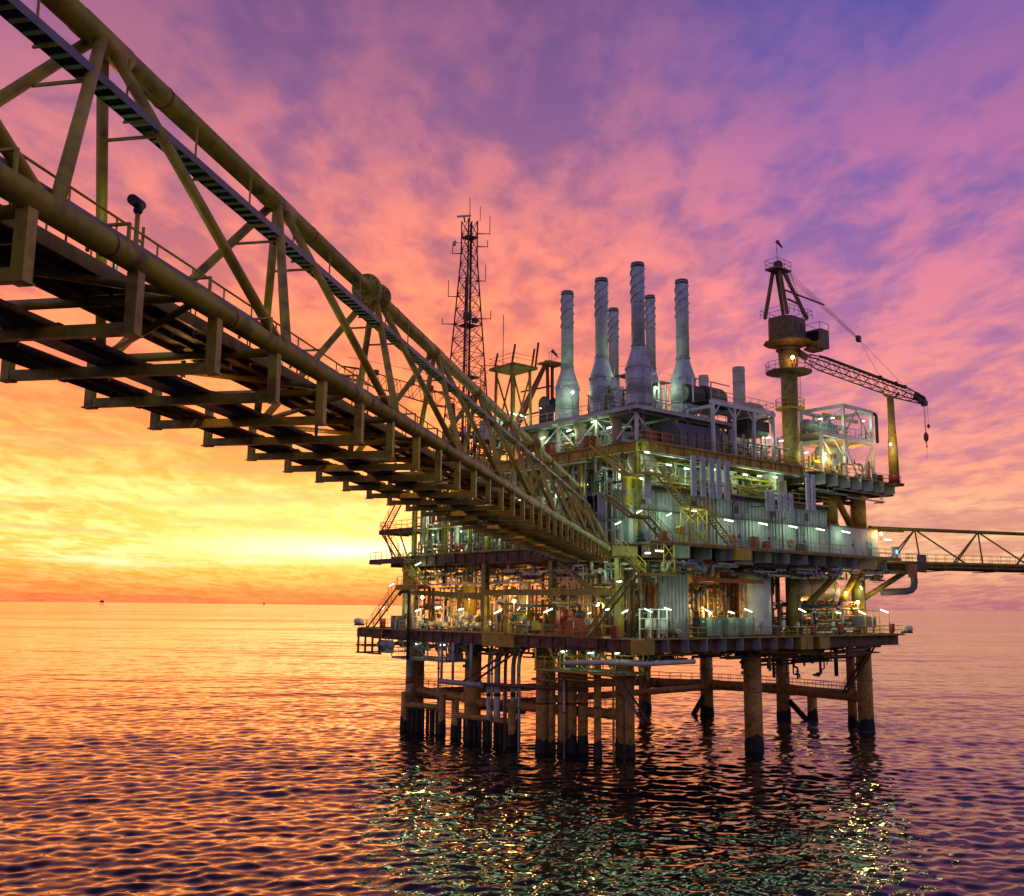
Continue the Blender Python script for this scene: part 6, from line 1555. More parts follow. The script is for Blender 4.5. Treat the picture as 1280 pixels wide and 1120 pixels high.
def tank_v(label, x, y, z0, z1, r, mat, legs=False):
    t = T('upright_tank', label, 'tank', (x, y, z0))
    zb = z0 + (0.9 if legs else 0.05)
    t.part('shell', MB().lathe((x, y, 0), [(r * 0.3, zb), (r * 0.9, zb + 0.1), (r, zb + 0.3), (r, z1 - 0.35 * r), (r * 0.8, z1 - 0.12 * r), (r * 0.3, z1)], 28), mat)
    for f in (0.25, 0.5, 0.75):
        z = zb + (z1 - zb) * f; t.part('seam', MB().lathe((x, y, z), [(r, 0), (r + 0.02, 0.01), (r + 0.02, 0.06), (r, 0.07)], 28), mat)
    t.part('manhole', MB().lathe((x - r * 0.55, y - r * 0.9, zb + 1.2), [(0.28, 0), (0.32, 0.05), (0.32, 0.25), (0.26, 0.26)], 14, 'y'), 'grey_paint')
    if legs:
        for k in range(4):
            a = k * math.pi / 2 + 0.5; t.part('leg', MB().bar((x + math.cos(a) * r * 0.8, y + math.sin(a) * r * 0.8, z0), (x + math.cos(a) * r * 0.8, y + math.sin(a) * r * 0.8, zb + 0.5), 0.14), mat)
    lad = MB()
    for s in (-0.2, 0.2): lad.tube((x - r - 0.12, y + s, z0), (x - r - 0.12, y + s, z1), 0.025, 5)
    for k in range(int((z1 - z0) / 0.3)): lad.tube((x - r - 0.12, y - 0.2, z0 + 0.3 * k), (x - r - 0.12, y + 0.2, z0 + 0.3 * k), 0.018, 4, cap=False)
    t.part('ladder', lad, 'galvanised')
    return t


def pump(label, x, y, z, s=1.0, rz=0.0, mat='grey_paint', motor='blue_paint'):
    t = T('pump_skid', label, 'pump', (x, y, z))
    ax = 'y' if rz else 'x'
    def P(u, v, w): return (x + (v if rz else u) * s, y + (u if rz else v) * s, z + w * s)
    t.part('base', MB().cbox(P(0, 0, 0.11), (0.9 if rz else 2.2) * s, (2.2 if rz else 0.9) * s, 0.2 * s), 'dark_steel')
    t.part('motor', MB().lathe(P(-0.95, 0, 0.72), [(0.2 * s, 0), (0.36 * s, 0.06 * s), (0.36 * s, 0.85 * s), (0.25 * s, 0.95 * s)], 14, ax), motor)
    t.part('coupling_guard', MB().lathe(P(0.02, 0, 0.72), [(0.2 * s, 0), (0.2 * s, 0.3 * s)], 10, ax), 'bright_yellow')
    t.part('casing', MB().lathe(P(0.36, 0, 0.72), [(0.25 * s, 0), (0.46 * s, 0.08 * s), (0.46 * s, 0.34 * s), (0.2 * s, 0.44 * s)], 16, ax), mat)
    t.part('discharge', MB().path([P(0.55, 0.0, 1.0), P(0.55, 0.0, 1.7), P(0.55, 0.5, 1.7), P(0.55, 0.5, 2.3)], 0.12 * s, 8), mat)
    t.part('suction', MB().tube(P(0.75, 0, 0.72), P(1.3, 0, 0.72), 0.15 * s, 10), mat)
    for u in (-0.6, 0.5): t.part('pedestal', MB().cbox(P(u, 0, 0.33), 0.3 * s, 0.3 * s, 0.3 * s), 'dark_steel')


def cabinet(label, x, y, z, w, d, h, mat, doors=2, front='y', sign=True):
    t = T('cabinet', label, 'cabinet', (x, y, z))
    if front == 'y':
        t.part('body', MB().box(x, x + w, y, y + d, z + 0.12, z + h), mat)
        for k in range(doors):
            a, b = x + w * k / doors + 0.03, x + w * (k + 1) / doors - 0.03
            dr = t.part('door', MB().box(a, b, y - 0.035, y - 0.002, z + 0.18, z + h - 0.05), mat)
            t.part('handle', MB().box(b - 0.09, b - 0.05, y - 0.06, y - 0.037, z + h * 0.45, z + h * 0.6), 'dark_steel', parent=dr)
            if sign: t.part('name_plate', MB().box((a + b) / 2 - 0.16, (a + b) / 2 + 0.16, y - 0.045, y - 0.037, z + h * 0.76, z + h * 0.83), 'white_paint', parent=dr)
        t.part('plinth', MB().box(x + 0.04, x + w - 0.04, y + 0.03, y + d - 0.03, z, z + 0.118), 'dark_steel')
    else:
        t.part('body', MB().box(x, x + d, y, y + w, z + 0.12, z + h), mat)
        for k in range(doors):
            a, b = y + w * k / doors + 0.03, y + w * (k + 1) / doors - 0.03
            dr = t.part('door', MB().box(x - 0.035, x - 0.002, a, b, z + 0.18, z + h - 0.05), mat)
            t.part('handle', MB().box(x - 0.06, x - 0.037, a + 0.05, a + 0.09, z + h * 0.45, z + h * 0.6), 'dark_steel', parent=dr)
        t.part('plinth', MB().box(x + 0.03, x + d - 0.03, y + 0.04, y + w - 0.04, z, z + 0.118), 'dark_steel')


def drum(label, x, y, z, mat, r=0.3, h=0.88):
    t = T('barrel', label, 'barrel', (x, y, z))
    t.part('shell', MB().lathe((x, y, z), [(r - 0.02, 0.01), (r, 0.03), (r, h * 0.33), (r + 0.02, h * 0.35), (r, h * 0.37), (r, h * 0.65), (r + 0.02, h * 0.67), (r, h * 0.69), (r, h - 0.02), (r - 0.03, h), (r - 0.04, h - 0.03)], 18), mat)
    t.part('bung', MB().tube((x + 0.14, y, z + h - 0.03), (x + 0.14, y, z + h + 0.02), 0.04, 8), 'dark_steel')


# cabin side of the lower deck
for i, x in enumerate((10.0, 12.85, 15.6)):
    cabinet('%s grey green double door cabinet in front of the amber pump room' % ORD[i], x, -0.2, Z1 + 0.1, 1.75, 0.9, 1.95, 'cabinet_green')
cabinet('dark electrical cabinet beside the ribbed wall in front of the pump room', 8.9, 0.3, Z1 + 0.1, 1.0, 0.9, 1.95, 'dark_steel', 1)
tank_v('broad white upright tank right of the pump room', 21.3, 2.6, Z1, 19.6, 1.75, 'white_paint')
tank_v('tall pale tank in the middle of the bridge side', 4.6, 22.6, Z1, 19.9, 0.75, 'white_paint')
vessel_h('big cream vessel with a round pale end above the amber pipe rack', (35.4, 4.2, 17.9), 1.35, 8.6, 'x', 'vessel_paint')
t = T('stairwell_cage', 'white framed skid lit brightly near the lower deck corner', 'skid', (1.5, 0.3, Z1))
for x in (1.4, 2.6, 3.8):
    for y in (0.2, 1.6): t.part('post', MB().box(x - 0.05, x + 0.05, y - 0.05, y + 0.05, Z1, 15.3), 'white_paint')
for z in (13.4, 14.4, 15.3): t.part('rail', MB().box(1.3, 3.9, 0.13, 0.27, z, z + 0.1).box(1.3, 3.9, 1.53, 1.67, z, z + 0.1), 'white_paint')
t.part('tank', MB().lathe((2.2, 0.9, 13.4), [(0.5, 0), (0.55, 0.1), (0.55, 0.9), (0.4, 1.0)], 14), 'white_paint'); t.part('panel', MB().box(3.0, 3.7, 0.28, 0.36, 13.0, 14.3), 'white_paint')
pump('grey pump with dark motor by the ribbed wall on the cabin side', 5.2, 0.6, Z1, 0.9, 0, 'grey_paint', 'dark_steel')
cabinet('small green box on the lower deck by the ribbed wall', 4.9, 1.5, Z1 + 0.9, 0.9, 0.5, 0.8, 'green_paint', 1, sign=False)
t = T('dark_hopper', 'dark blue open bin behind a yellow rail at the crane end', 'bin', (40.2, 0.2, Z1)); t.part('body', MB().prism([(39.2, Z1 + 0.9), (39.0, Z1 + 2.2), (42.4, Z1 + 2.2), (42.2, Z1 + 0.9)], 'y', 0.2, 1.8), 'slate_paint'); t.part('frame', MB().box(39.3, 39.45, 0.3, 0.45, Z1, Z1 + 0.898).box(41.9, 42.05, 0.3, 0.45, Z1, Z1 + 0.898).box(39.3, 39.45, 1.5, 1.65, Z1, Z1 + 0.898).box(41.9, 42.05, 1.5, 1.65, Z1, Z1 + 0.898), 'bright_yellow')
t = T('yellow_frame', 'bright yellow guard frame around the dark bin', 'guard frame', (38.8, -0.4, Z1))
for x in (38.8, 40.4, 42.0): t.part('post', MB().box(x - 0.05, x + 0.05, -0.45, -0.35, Z1, Z1 + 2.9), 'bright_yellow')
for z in (0.5, 1.0, 2.85): t.part('rail', MB().box(38.8, 42.0, -0.44, -0.36, Z1 + z, Z1 + z + 0.09), 'bright_yellow')
for i, (x, z) in enumerate(((27.6, 1.0), (33.2, 1.1), (44.6, 1.0))):
    t = T('fire_box', ('red fire box on the lower deck beside the green lit column', 'red fire box on the lower deck below the cream vessel', 'red fire box at the crane end corner of the lower deck')[i], 'fire box', (x, -0.4, Z1)); t.part('box', MB().box(x, x + 0.7, -0.5, -0.1, Z1 + 0.35, Z1 + 1.35), 'red_paint'); t.part('stand', MB().box(x + 0.1, x + 0.6, -0.4, -0.2, Z1, Z1 + 0.349), 'dark_steel'); t.part('latch', MB().box(x + 0.3, x + 0.4, -0.53, -0.502, Z1 + 0.8, Z1 + 0.9), 'dark_steel')
t = T('life_raft', 'white life raft canister on a cradle at the crane end of the lower deck', 'life raft', (46.6, -0.8, Z1)); t.part('canister', MB().lathe((45.6, -1.6, Z1 + 0.75), [(0.2, 0), (0.38, 0.1), (0.38, 0.68), (0.41, 0.7), (0.41, 0.78), (0.38, 0.8), (0.38, 1.4), (0.2, 1.5)], 16, 'x'), 'white_paint'); t.part('cradle', MB().box(45.7, 45.85, -2.0, -1.02, Z1 + 0.2, Z1 + 0.42).box(46.7, 46.85, -2.0, -1.02, Z1 + 0.2, Z1 + 0.42), 'dark_steel')
t = T('life_raft', 'white life raft canister on a cradle at the sunset end of the lower deck', 'life raft', (-2.0, 47.4, Z1)); t.part('canister', MB().lathe((-2.2, 46.9, Z1 + 0.9), [(0.2, 0), (0.38, 0.1), (0.38, 0.68), (0.41, 0.7), (0.41, 0.78), (0.38, 0.8), (0.38, 1.4), (0.2, 1.5)], 16, 'y'), 'white_paint'); t.part('cradle', MB().box(-2.6, -1.62, 47.1, 47.25, Z1 + 0.35, Z1 + 0.56).box(-2.6, -1.62, 48.0, 48.15, Z1 + 0.35, Z1 + 0.56), 'dark_steel')
# bridge side of the lower deck
for i, (y, m) in enumerate(((27.0, 'pale_grey'), (29.8, 'white_paint'), (34.6, 'pale_grey'), (37.5, 'grey_paint'))):
    pump('%s pale pump behind the handrail on the bridge side, counted from the white tank' % ORD[i], 1.2, y, Z1, 1.05, 1, m, 'pale_grey')
vessel_h('small cream drum behind the pale pumps on the bridge side', (2.4, 31.6, 14.4), 0.5, 2.6, 'y', 'vessel_paint', 18)
t = T('diesel_engine', 'big red fire pump engine on the bridge side of the lower deck', 'engine', (1.5, 11, Z1))
t.part('skid', MB().box(0.6, 3.0, 8.4, 14.2, Z1, Z1 + 0.3), 'red_paint')
t.part('block', MB().prism([(8.8, Z1 + 0.32), (8.8, Z1 + 1.5), (9.3, Z1 + 1.9), (11.3, Z1 + 1.9), (11.6, Z1 + 1.4), (11.6, Z1 + 0.32)], 'x', 0.9, 2.6), 'red_paint')
t.part('radiator', MB().box(0.8, 2.7, 12.4, 13.0, Z1 + 0.32, Z1 + 2.6), 'red_paint'); t.part('air_filter', MB().lathe((1.3, 9.3, Z1 + 2.25), [(0.25, 0), (0.36, 0.05), (0.36, 0.9), (0.25, 1.0)], 14, 'y'), 'dark_steel')
t.part('exhaust', MB().path([(2.0, 10.6, Z1 + 1.9), (2.0, 10.6, Z1 + 3.2), (2.0, 12.0, Z1 + 3.2)], 0.2, 10), 'rust_steel'); t.part('pump', MB().lathe((1.7, 13.1, Z1 + 1.0), [(0.4, 0), (0.6, 0.1), (0.6, 0.5), (0.3, 0.7)], 14, 'y'), 'red_paint'); t.part('hood', MB().lathe((1.2, 12.1, Z1 + 2.2), [(0.1, -0.4), (0.62, -0.3), (0.62, 0.2), (0.5, 0.3)], 14, 'x'), 'red_paint')
t = T('crane_truck', 'small dark framed machine with a canopy beside the white tank', 'machine', (1.2, 15.0, Z1))
t.part('body', MB().box(0.6, 2.4, 15.0, 19.0, Z1 + 0.4, Z1 + 1.2), 'dark_steel'); t.part('canopy', MB().prism([(15.4, Z1 + 3.0), (15.6, Z1 + 3.25), (19.2, Z1 + 3.25), (19.4, Z1 + 2.9)], 'x', 0.5, 2.5), 'dark_steel')
for y in (15.5, 17.4, 19.2):
    for x in (0.6, 2.3): t.part('post', MB().box(x - 0.05, x + 0.07, y - 0.05, y + 0.05, Z1 + 0.3, Z1 + 2.95), 'rust_steel')
t.part('panel', MB().box(0.52, 0.598, 15.2, 16.6, Z1 + 0.5, Z1 + 1.5), 'bright_yellow'); t.part('drum', MB().lathe((1.2, 17.6, Z1 + 1.65), [(0.5, 0), (0.5, 0.9)], 14, 'y'), 'olive_paint')
cabinet('yellow hose cabinet against the handrail beside the white tank', -0.6, 19.5, Z1, 0.7, 0.5, 1.2, 'bright_yellow', 1, 'x', False)
cabinet('dark blue container by the stair foot at the sunset end', 0.6, 42.5, Z1, 1.9, 1.3, 1.7, 'blue_paint', 1, 'x', False)
cabinet('pale white cabinet between the sunset end columns', 1.0, 39.0, Z1, 1.1, 0.9, 1.7, 'white_paint', 1, 'x', False)
drum('dark red barrel near the sunset end stairs', 0.2, 45.6, Z1, 'red_paint', 0.36, 1.3)
drum('brown barrel beside the red engine', 0.0, 7.0, Z1, 'orange_paint', 0.3, 0.95)
cabinet('red hose box beside the corner stairs on the lower deck', -0.4, 3.0, Z1, 0.8, 0.5, 1.2, 'red_paint', 1, 'x', False)
solo('warning_board', MB().box(-1.12, -1.04, 8.4, 9.8, Z1 + 0.1, Z1 + 1.6), 'orange_paint', 'rusty orange board fixed on the handrail by the red engine', 'board', (-1.08, 9.1, Z1))
t = T('standpipe', 'black bent standpipe at the sunset end in front of the first lamp', 'pipe', (-1.2, 38, 10)); t.part('pipe', MB().path([(-1.5, 37.2, 9.0), (-1.5, 37.2, 17.2), (-1.5, 39.0, 17.2), (-1.5, 39.4, 16.8)], 0.22, 12, 0.6), 'cable_black'); t.part('flange', MB().tube((-1.5, 37.2, 14.4), (-1.5, 37.2, 14.55), 0.4, 12).tube((-1.5, 37.2, 12.6), (-1.5, 37.2, 12.75), 0.4, 12), 'dark_steel')
vessel_h('grey drum slung under the sunset end of the lower deck', (-1.2, 42.6, 10.6), 0.55, 3.2, 'y', 'grey_paint', 18)
vessel_h('ochre drum slung under the lower deck beside the yellow leg', (0.6, 30.4, 10.5), 0.75, 1.8, 'x', 'tan_paint', 20)
# main deck
drum('orange red barrel on the main deck at the stair foot', 1.5, -1.5, Z2, 'orange_paint', 0.42, 1.1)
drum('dark green barrel on the main deck beside a hose reel', -0.6, -0.4, Z2, 'green_paint', 0.4, 0.95)
t = T('hose_reel', 'red hose reel on the main deck beside the green barrel', 'hose reel', (0.3, -0.2, Z2)); t.part('reel', MB().ring((0.4, -0.2, Z2 + 0.7), 0.3, 0.12, 'y', 16, 6), 'red_paint'); t.part('stand', MB().box(0.34, 0.46, -0.15, -0.05, Z2, Z2 + 0.7), 'dark_steel'); t.part('side_plate', MB().tube((0.4, -0.34, Z2 + 0.7), (0.4, -0.36, Z2 + 0.7), 0.42, 16), 'white_paint')
t = T('life_jacket_box', 'bright yellow box on legs beside the stair tower on the main deck', 'box', (3.6, -1.6, Z2)); t.part('box', MB().prism([(3.5, Z2 + 1.0), (3.5, Z2 + 1.6), (3.9, Z2 + 1.8), (4.3, Z2 + 1.6), (4.3, Z2 + 1.0)], 'y', -1.9, -1.3), 'bright_yellow'); t.part('leg', MB().box(3.55, 3.63, -1.8, -1.7, Z2, Z2 + 0.998).box(4.17, 4.25, -1.8, -1.7, Z2, Z2 + 0.998), 'bright_yellow')
for i, (x, lab) in enumerate(((15.4, 'white lifebuoy ring beside the first cabin door'), (25.9, 'white lifebuoy ring farther along the cabin wall'))):
    t = T('lifebuoy', lab, 'lifebuoy', (x, 0.8, Z2)); t.part('ring', MB().ring((x, 0.84, Z2 + 1.25), 0.33, 0.10, 'y', 20, 8), 'orange_paint')
    t.part('bracket', MB().box(x - 0.06, x + 0.06, 0.95, 1.05, Z2 + 0.85, Z2 + 1.65), 'white_paint')
for i, (x, lab) in enumerate(((18.4, 'red fire extinguisher cabinet beside the second cabin door'), (20.6, 'dark red hydrant box beside the second cabin door'), (26.9, 'dark box beside the third cabin door'))):
    t = T('fire_cabinet', lab, 'fire box', (x, 0.4, Z2)); t.part('box', MB().box(x, x + 0.75, 0.35, 0.85, Z2 + 0.05, Z2 + (1.5 if i == 0 else 1.1)), 'red_paint' if i < 2 else 'dark_steel'); t.part('lid', MB().box(x - 0.03, x + 0.78, 0.32, 0.88, Z2 + (1.503 if i == 0 else 1.103), Z2 + (1.58 if i == 0 else 1.18)), 'red_paint' if i < 2 else 'dark_steel')
cabinet('green switch box against the cabin wall near the crane end', 28.0, 0.5, Z2, 0.7, 0.45, 1.2, 'green_paint', 1, sign=False)
t = T('control_panel', 'outdoor control panel with a lit blue screen at the side bridge landing', 'control panel', (44.8, -1.2, Z2)); t.part('body', MB().box(44.7, 45.4, -1.4, -0.9, Z2, Z2 + 1.5), 'white_paint'); t.part('screen', MB().box(44.8, 45.3, -1.43, -1.402, Z2 + 0.7, Z2 + 1.25), 'screen_blue'); t.part('hood', MB().box(44.6, 45.5, -1.7, -0.85, Z2 + 1.503, Z2 + 1.6), 'white_paint')
vessel_h('pale round tank under the upper deck corner behind the stairs', (2.2, 1.8, 30.0), 1.1, 3.2, 'x', 'vessel_paint', 22)
tank_v('yellow lit column tank behind the zigzag stairs', -0.2, 1.6, 25.4, 28.4, 0.45, 'bright_yellow')
for i, (y, x, r, zt, m) in enumerate(((6.5, 4.2, 0.55, 29.0, 'wall_grey'), (8.2, 4.0, 0.5, 29.2, 'wall_grey'), (15.2, 4.8, 0.9, 29.0, 'pale_grey'), (27.0, 4.6, 1.1, 28.0, 'white_paint'), (34.0, 4.6, 0.9, 29.0, 'grey_paint'))):
    tank_v('%s upright vessel on the main deck bridge side, counted from the corner' % ORD[i], x, y, Z2, zt, r, m, True)
for i, y in enumerate((20.0, 31.0, 38.5)):
    vessel_h('%s horizontal drum on the main deck behind the bridge, from the corner' % ORD[i], (3.6, y, 24.6), 0.7, 3.4, 'y', 'pale_grey', 18)
t = T('pink_roof', 'long thin dusty pink canopy roof over the main deck bridge side', 'canopy', (0.4, 24, 24.6)); t.part('sheet', MB().box(-0.3, 3.2, 18.0, 36.0, 24.9, 25.0), 'tan_paint')
for y in (18.3, 22.6, 27.0, 31.4, 35.7): t.part('post', MB().box(-0.2, -0.08, y - 0.06, y + 0.06, Z2, 24.898), 'olive_paint')
drum('red barrel under the pink canopy', 0.7, 30.5, Z2, 'red_paint', 0.4, 1.3); drum('brown barrel under the pink canopy', 0.8, 33.4, Z2, 'orange_paint', 0.45, 1.3)
# upper deck
cabinet('dark purple control cabinet at the foot of the first stack', 2.7, 16.6, 36.0, 1.5, 0.8, 2.2, 'dark_steel', 1, 'x', False)
for i, (x, y, lab) in enumerate(((3.0, 1.2, 'red fan box at the upper deck corner, left one'), (4.4, 1.0, 'red fan box at the upper deck corner, right one'), (1.4, 14.8, 'dark red crate on the upper deck edge below the stack frame'), (1.0, 8.0, 'dark red crate at the top of the zigzag stairs'))):
    t = T('crate', lab, 'crate', (x, y, Z3)); t.part('body', MB().box(x, x + 0.9, y, y + 0.9, Z3 + 0.2, Z3 + 1.5), 'red_paint'); t.part('skid', MB().box(x, x + 0.15, y, y + 0.9, Z3, Z3 + 0.198).box(x + 0.75, x + 0.9, y, y + 0.9, Z3, Z3 + 0.198), 'dark_steel'); t.part('lid', MB().box(x - 0.04, x + 0.94, y - 0.04, y + 0.94, Z3 + 1.503, Z3 + 1.58), 'red_paint')
for i, (x, y) in enumerate(((3.9, 7.0), (3.9, 12.6), (3.9, 18.8))):
    t = T('exhaust_duct', '%s pinkish vertical duct under the stack platform from the corner' % ORD[i], 'duct', (x, y, Z3)); t.part('duct', MB().lathe((x, y, 0), [(0.5, Z3), (0.5, 34.6), (0.8, 35.5)], 16), 'tan_paint'); t.part('flange', MB().lathe((x, y, 33.2), [(0.5, 0), (0.58, 0.01), (0.58, 0.12), (0.5, 0.13)], 16), 'tan_paint')
for i, (x, y) in enumerate(((12.0, 6.0), (12.0, 14.0), (12.4, 20.0))):
    t = T('turbine_enclosure', '%s pale turbine enclosure behind the stack frame posts from the corner' % ORD[i], 'enclosure', (x, y, Z3)); t.part('body', MB().box(x - 1.6, x + 2.6, y - 2.4, y + 2.4, Z3 + 0.2, 35.2), 'white_paint')
    for k in range(3): t.part('panel', MB().box(x - 1.64, x - 1.602, y - 2.2 + k * 1.5, y - 0.85 + k * 1.5, Z3 + 0.5, 34.8), 'pale_grey')
    t.part('plinth', MB().box(x - 1.7, x + 2.7, y - 2.5, y + 2.5, Z3 + 0.004, Z3 + 0.198), 'dark_steel')
t = T('fan_cooler', 'dark round cooling fans clustered behind the corner stack', 'fan', (9.6, 9.6, 36.0))
for k in range(3): t.part('fan', MB().lathe((8.8 + 0.5 * k, 9.0, 37.0 + 1.25 * k), [(0.2, -0.3), (0.62, -0.28), (0.66, 0.0), (0.62, 0.28), (0.2, 0.3)], 16, 'y'), 'dark_steel')
t.part('frame', MB().box(8.0, 8.12, 9.3, 9.42, 36.0, 40.6).box(10.6, 10.72, 9.3, 9.42, 36.0, 40.6), 'white_paint')
for i, (x, y, z1, lab) in enumerate(((13.2, 9.2, 41.0, 'white caged ladder tower between the corner stack and the lone stack'), (11.0, 16.8, 40.4, 'white caged ladder tower between the two left stacks'), (9.2, 10.4, 41.4, 'white caged ladder tower behind the corner stack'))):
    t = T('ladder_tower', lab, 'ladder', (x, y, 36.0)); m = MB()
    for (a, b) in ((-0.6, -0.6), (0.6, -0.6), (0.6, 0.6), (-0.6, 0.6)): t.part('post', MB().box(x + a - 0.06, x + a + 0.06, y + b - 0.06, y + b + 0.06, 36.0, z1), 'white_paint')
    for k in range(int((z1 - 36) / 0.35)): m.bar((x - 0.6, y - 0.6, 36.2 + 0.35 * k), (x + 0.6, y - 0.6, 36.2 + 0.35 * k), 0.04)
    t.part('rungs', m, 'white_paint'); t.part('top_platform', MB().box(x - 1.0, x + 1.0, y - 1.0, y + 1.0, z1, z1 + 0.08), 'grating')
    t.part('rail', MB().tube((x - 1, y - 1, z1 + 1), (x + 1, y - 1, z1 + 1), 0.03, 5).tube((x - 1, y - 1, z1 + 1), (x - 1, y + 1, z1 + 1), 0.03, 5).tube((x - 1, y - 1, z1), (x - 1, y - 1, z1 + 1), 0.03, 5).tube((x + 1, y - 1, z1), (x + 1, y - 1, z1 + 1), 0.03, 5).tube((x - 1, y + 1, z1), (x - 1, y + 1, z1 + 1), 0.03, 5), 'white_paint')
cabinet('blue grey control hut on the upper deck at the far edge', 1.2, 24.6, Z3 + 3.2, 2.6, 2.0, 2.6, 'stack_paint', 2, 'x', False)
for i, (x, y) in enumerate(((36.0, 1.4), (42.2, 1.4))):
    pump('%s pump on the crane deck under the white tower' % ORD[i], x, y, 31.3, 1.0, 0, 'pale_grey', 'green_paint')
vessel_h('pale blue grey drum low in the white tower', (37.4, 2.0, 33.0), 0.5, 2.4, 'x', 'stack_paint', 18)
cabinet('red box on the crane deck beside the boom rest', 43.6, -0.5, 31.32, 0.7, 0.5, 1.0, 'red_paint', 1, sign=False); cabinet('blue box on the crane deck beside the boom rest', 42.4, -0.5, 31.32, 0.5, 0.4, 1.0, 'blue_paint', 1, sign=False)

# far platforms on the horizon
def far_rig(label, x, y, s):
    t = T('distant_platform', label, 'platform', (x, y, 0), WORLD)
    for a in (-1, 1):
        for b in (-1, 1): t.part('leg', MB().tube((x + a * 9 * s, y + b * 9 * s, -5), (x + a * 6 * s, y + b * 6 * s, 16 * s), 1.2 * s, 8), 'dark_steel')
    t.part('deck', MB().box(x - 11 * s, x + 11 * s, y - 11 * s, y + 11 * s, 16 * s, 19 * s), 'dark_steel'); t.part('module', MB().box(x - 8 * s, x + 7 * s, y - 7 * s, y + 7 * s, 19.01 * s, 26 * s), 'dark_steel'); t.part('mast', MB().tube((x + 3 * s, y, 26 * s), (x + 3 * s, y, 36 * s), 0.6 * s, 6), 'dark_steel')
far_rig('tiny dark platform on the horizon below the footbridge', -2300.0, 5700.0, 1.0)
far_rig('even tinier dark platform on the horizon farther right', -2190.0, 9000.0, 0.9)
# ------------------------------------------------------------------ lamps: each fixture carries its own light
LAMP_W, SOD_W, FLOOD_W = 80.0, 600.0, 230.0


def glow(parent_thing, p, watts, col, r=0.18):
    l = bpy.data.lights.new('lamp_light', 'POINT'); l.energy = watts; l.color = col; l.shadow_soft_size = r
    o = bpy.data.objects.new('lamp_light', l); COL.objects.link(o); o.parent = parent_thing.o
    o.location = [p[i] - parent_thing.base[i] for i in range(3)]


WHITE = (0.64, 1.0, 0.54)


def tube_lamp(label, p, foot, dirv, group, watts=LAMP_W, L_=1.1, pole_mat='yellow_paint', ceil=False):
    """fluorescent fitting on a post (or slung from above), the tube reaching inboard"""
    t = T('tube_lamp', label, 'lamp', (p[0], p[1], foot), group=group)
    d = Vector(dirv).normalized(); p = Vector(p)
    a, b = p - d * (L_ / 2), p + d * (L_ / 2)
    if ceil:
        for e in (a.lerp(b, 0.25), a.lerp(b, 0.75)): t.part('rod', MB().tube(e + Vector((0, 0, 0.1)), (e.x, e.y, foot), 0.02, 5), 'galvanised')
    else:
        t.part('post', MB().path([(a.x, a.y, foot), (a.x, a.y, a.z - 0.05), a + d * 0.25 + Vector((0, 0, 0.1))], 0.05, 7, 0.2), pole_mat)
    t.part('housing', MB().bar(a + Vector((0, 0, 0.085)), b + Vector((0, 0, 0.085)), 0.2, 0.06), 'white_paint')
    t.part('tube', MB().tube(a + d * 0.06, b - d * 0.06, 0.05, 8).tube(a + d * 0.06 + Vector((0, 0, -0.02)), b - d * 0.06 + Vector((0, 0, -0.02)), 0.05, 8), 'tube_glow')
    glow(t, p + Vector((0, 0, -0.24)), watts, WHITE, 0.85)


IN_L, IN_R = (1.0, 0.15, 0.42), (-0.15, 1.0, 0.42)
G1 = 'white tube lamps along the lower deck'
for i, y in enumerate((2.1, 4.5, 7.0, 13.2, 18.0, 21.6, 28.4, 33.0, 37.2, 45.2)):
    tube_lamp('%s white tube lamp from the corner along the bridge side of the lower deck' % ORD[i], (-0.2, y, 15.1 + 0.22 * math.sin(i * 2.1)), Z1, (1.0, 0.5 * math.sin(i * 3.7), 0.34 + 0.3 * math.sin(i * 5.1)), G1, pole_mat='bright_yellow', watts=LAMP_W * (1.0 + 0.5 * math.sin(i * 4.3)), L_=1.0 + 0.2 * math.sin(i * 2.9))
for i, x in enumerate((0.6, 3.4, 9.6, 13.3, 16.2, 26.0, 33.3, 38.4, 43.4)):
    tube_lamp('%s white tube lamp from the corner along the cabin side of the lower deck' % ORD[i], (x, -0.3, 15.25 + 0.16 * math.sin(i * 1.7)), Z1, (-0.15 + 0.4 * math.sin(i * 2.2), 1.0, 0.34 + 0.22 * math.sin(i * 4.0)), G1, watts=LAMP_W * (0.9 + 0.4 * math.sin(i * 3.3)), L_=1.0 + 0.2 * math.sin(i * 1.9))
G2 = 'white tube lamps along the cabin wall'
for i, x in enumerate((-0.4, 3.9, 13.4, 19.4, 25.0, 30.4, 35.8)):
    tube_lamp('%s white tube lamp from the corner above the main deck walkway' % ORD[i], (x, -0.15, 24.7), 25.3 if x > 0 else 25.6, (-0.35, 1.0, 0.25) if i > 1 else (0.9, 0.2, 0.3), G2, ceil=True, watts=LAMP_W * 1.1)
tube_lamp('white tube lamp over the bridge landing doorway', (-1.6, 1.6, 23.6), Z2 - 0.4, (1, 0.1, 0.35), G2)
tube_lamp('white tube lamp under the hood at the side bridge landing', (44.6, -0.6, 24.2), 25.4, (0.2, 1, 0.1), G2, ceil=True)
tube_lamp('white tube lamp under the main deck walkway at the corner landing', (0.9, -1.5, 20.9), Z2 - 0.06, (1, 0, 0), G2, ceil=True)
G3 = 'lamps lighting the gallery and upper decks'
for i, (x, y, z) in enumerate(((1.6, 1.2, 30.5), (3.2, 1.2, 29.2), (5.7, 1.3, 30.0), (8.6, 1.4, 29.9), (13.6, 1.6, 30.3), (18.0, 1.0, 30.1), (21.4, 1.6, 30.3), (23.4, 0.9, 30.3), (29.4, 1.5, 30.2))):
    tube_lamp('%s tube lamp from the corner under the ceiling of the gallery' % ORD[i], (x, y, z), 30.8, (1.0, 0.2, 0.05), G3, ceil=True, watts=LAMP_W * 1.2)
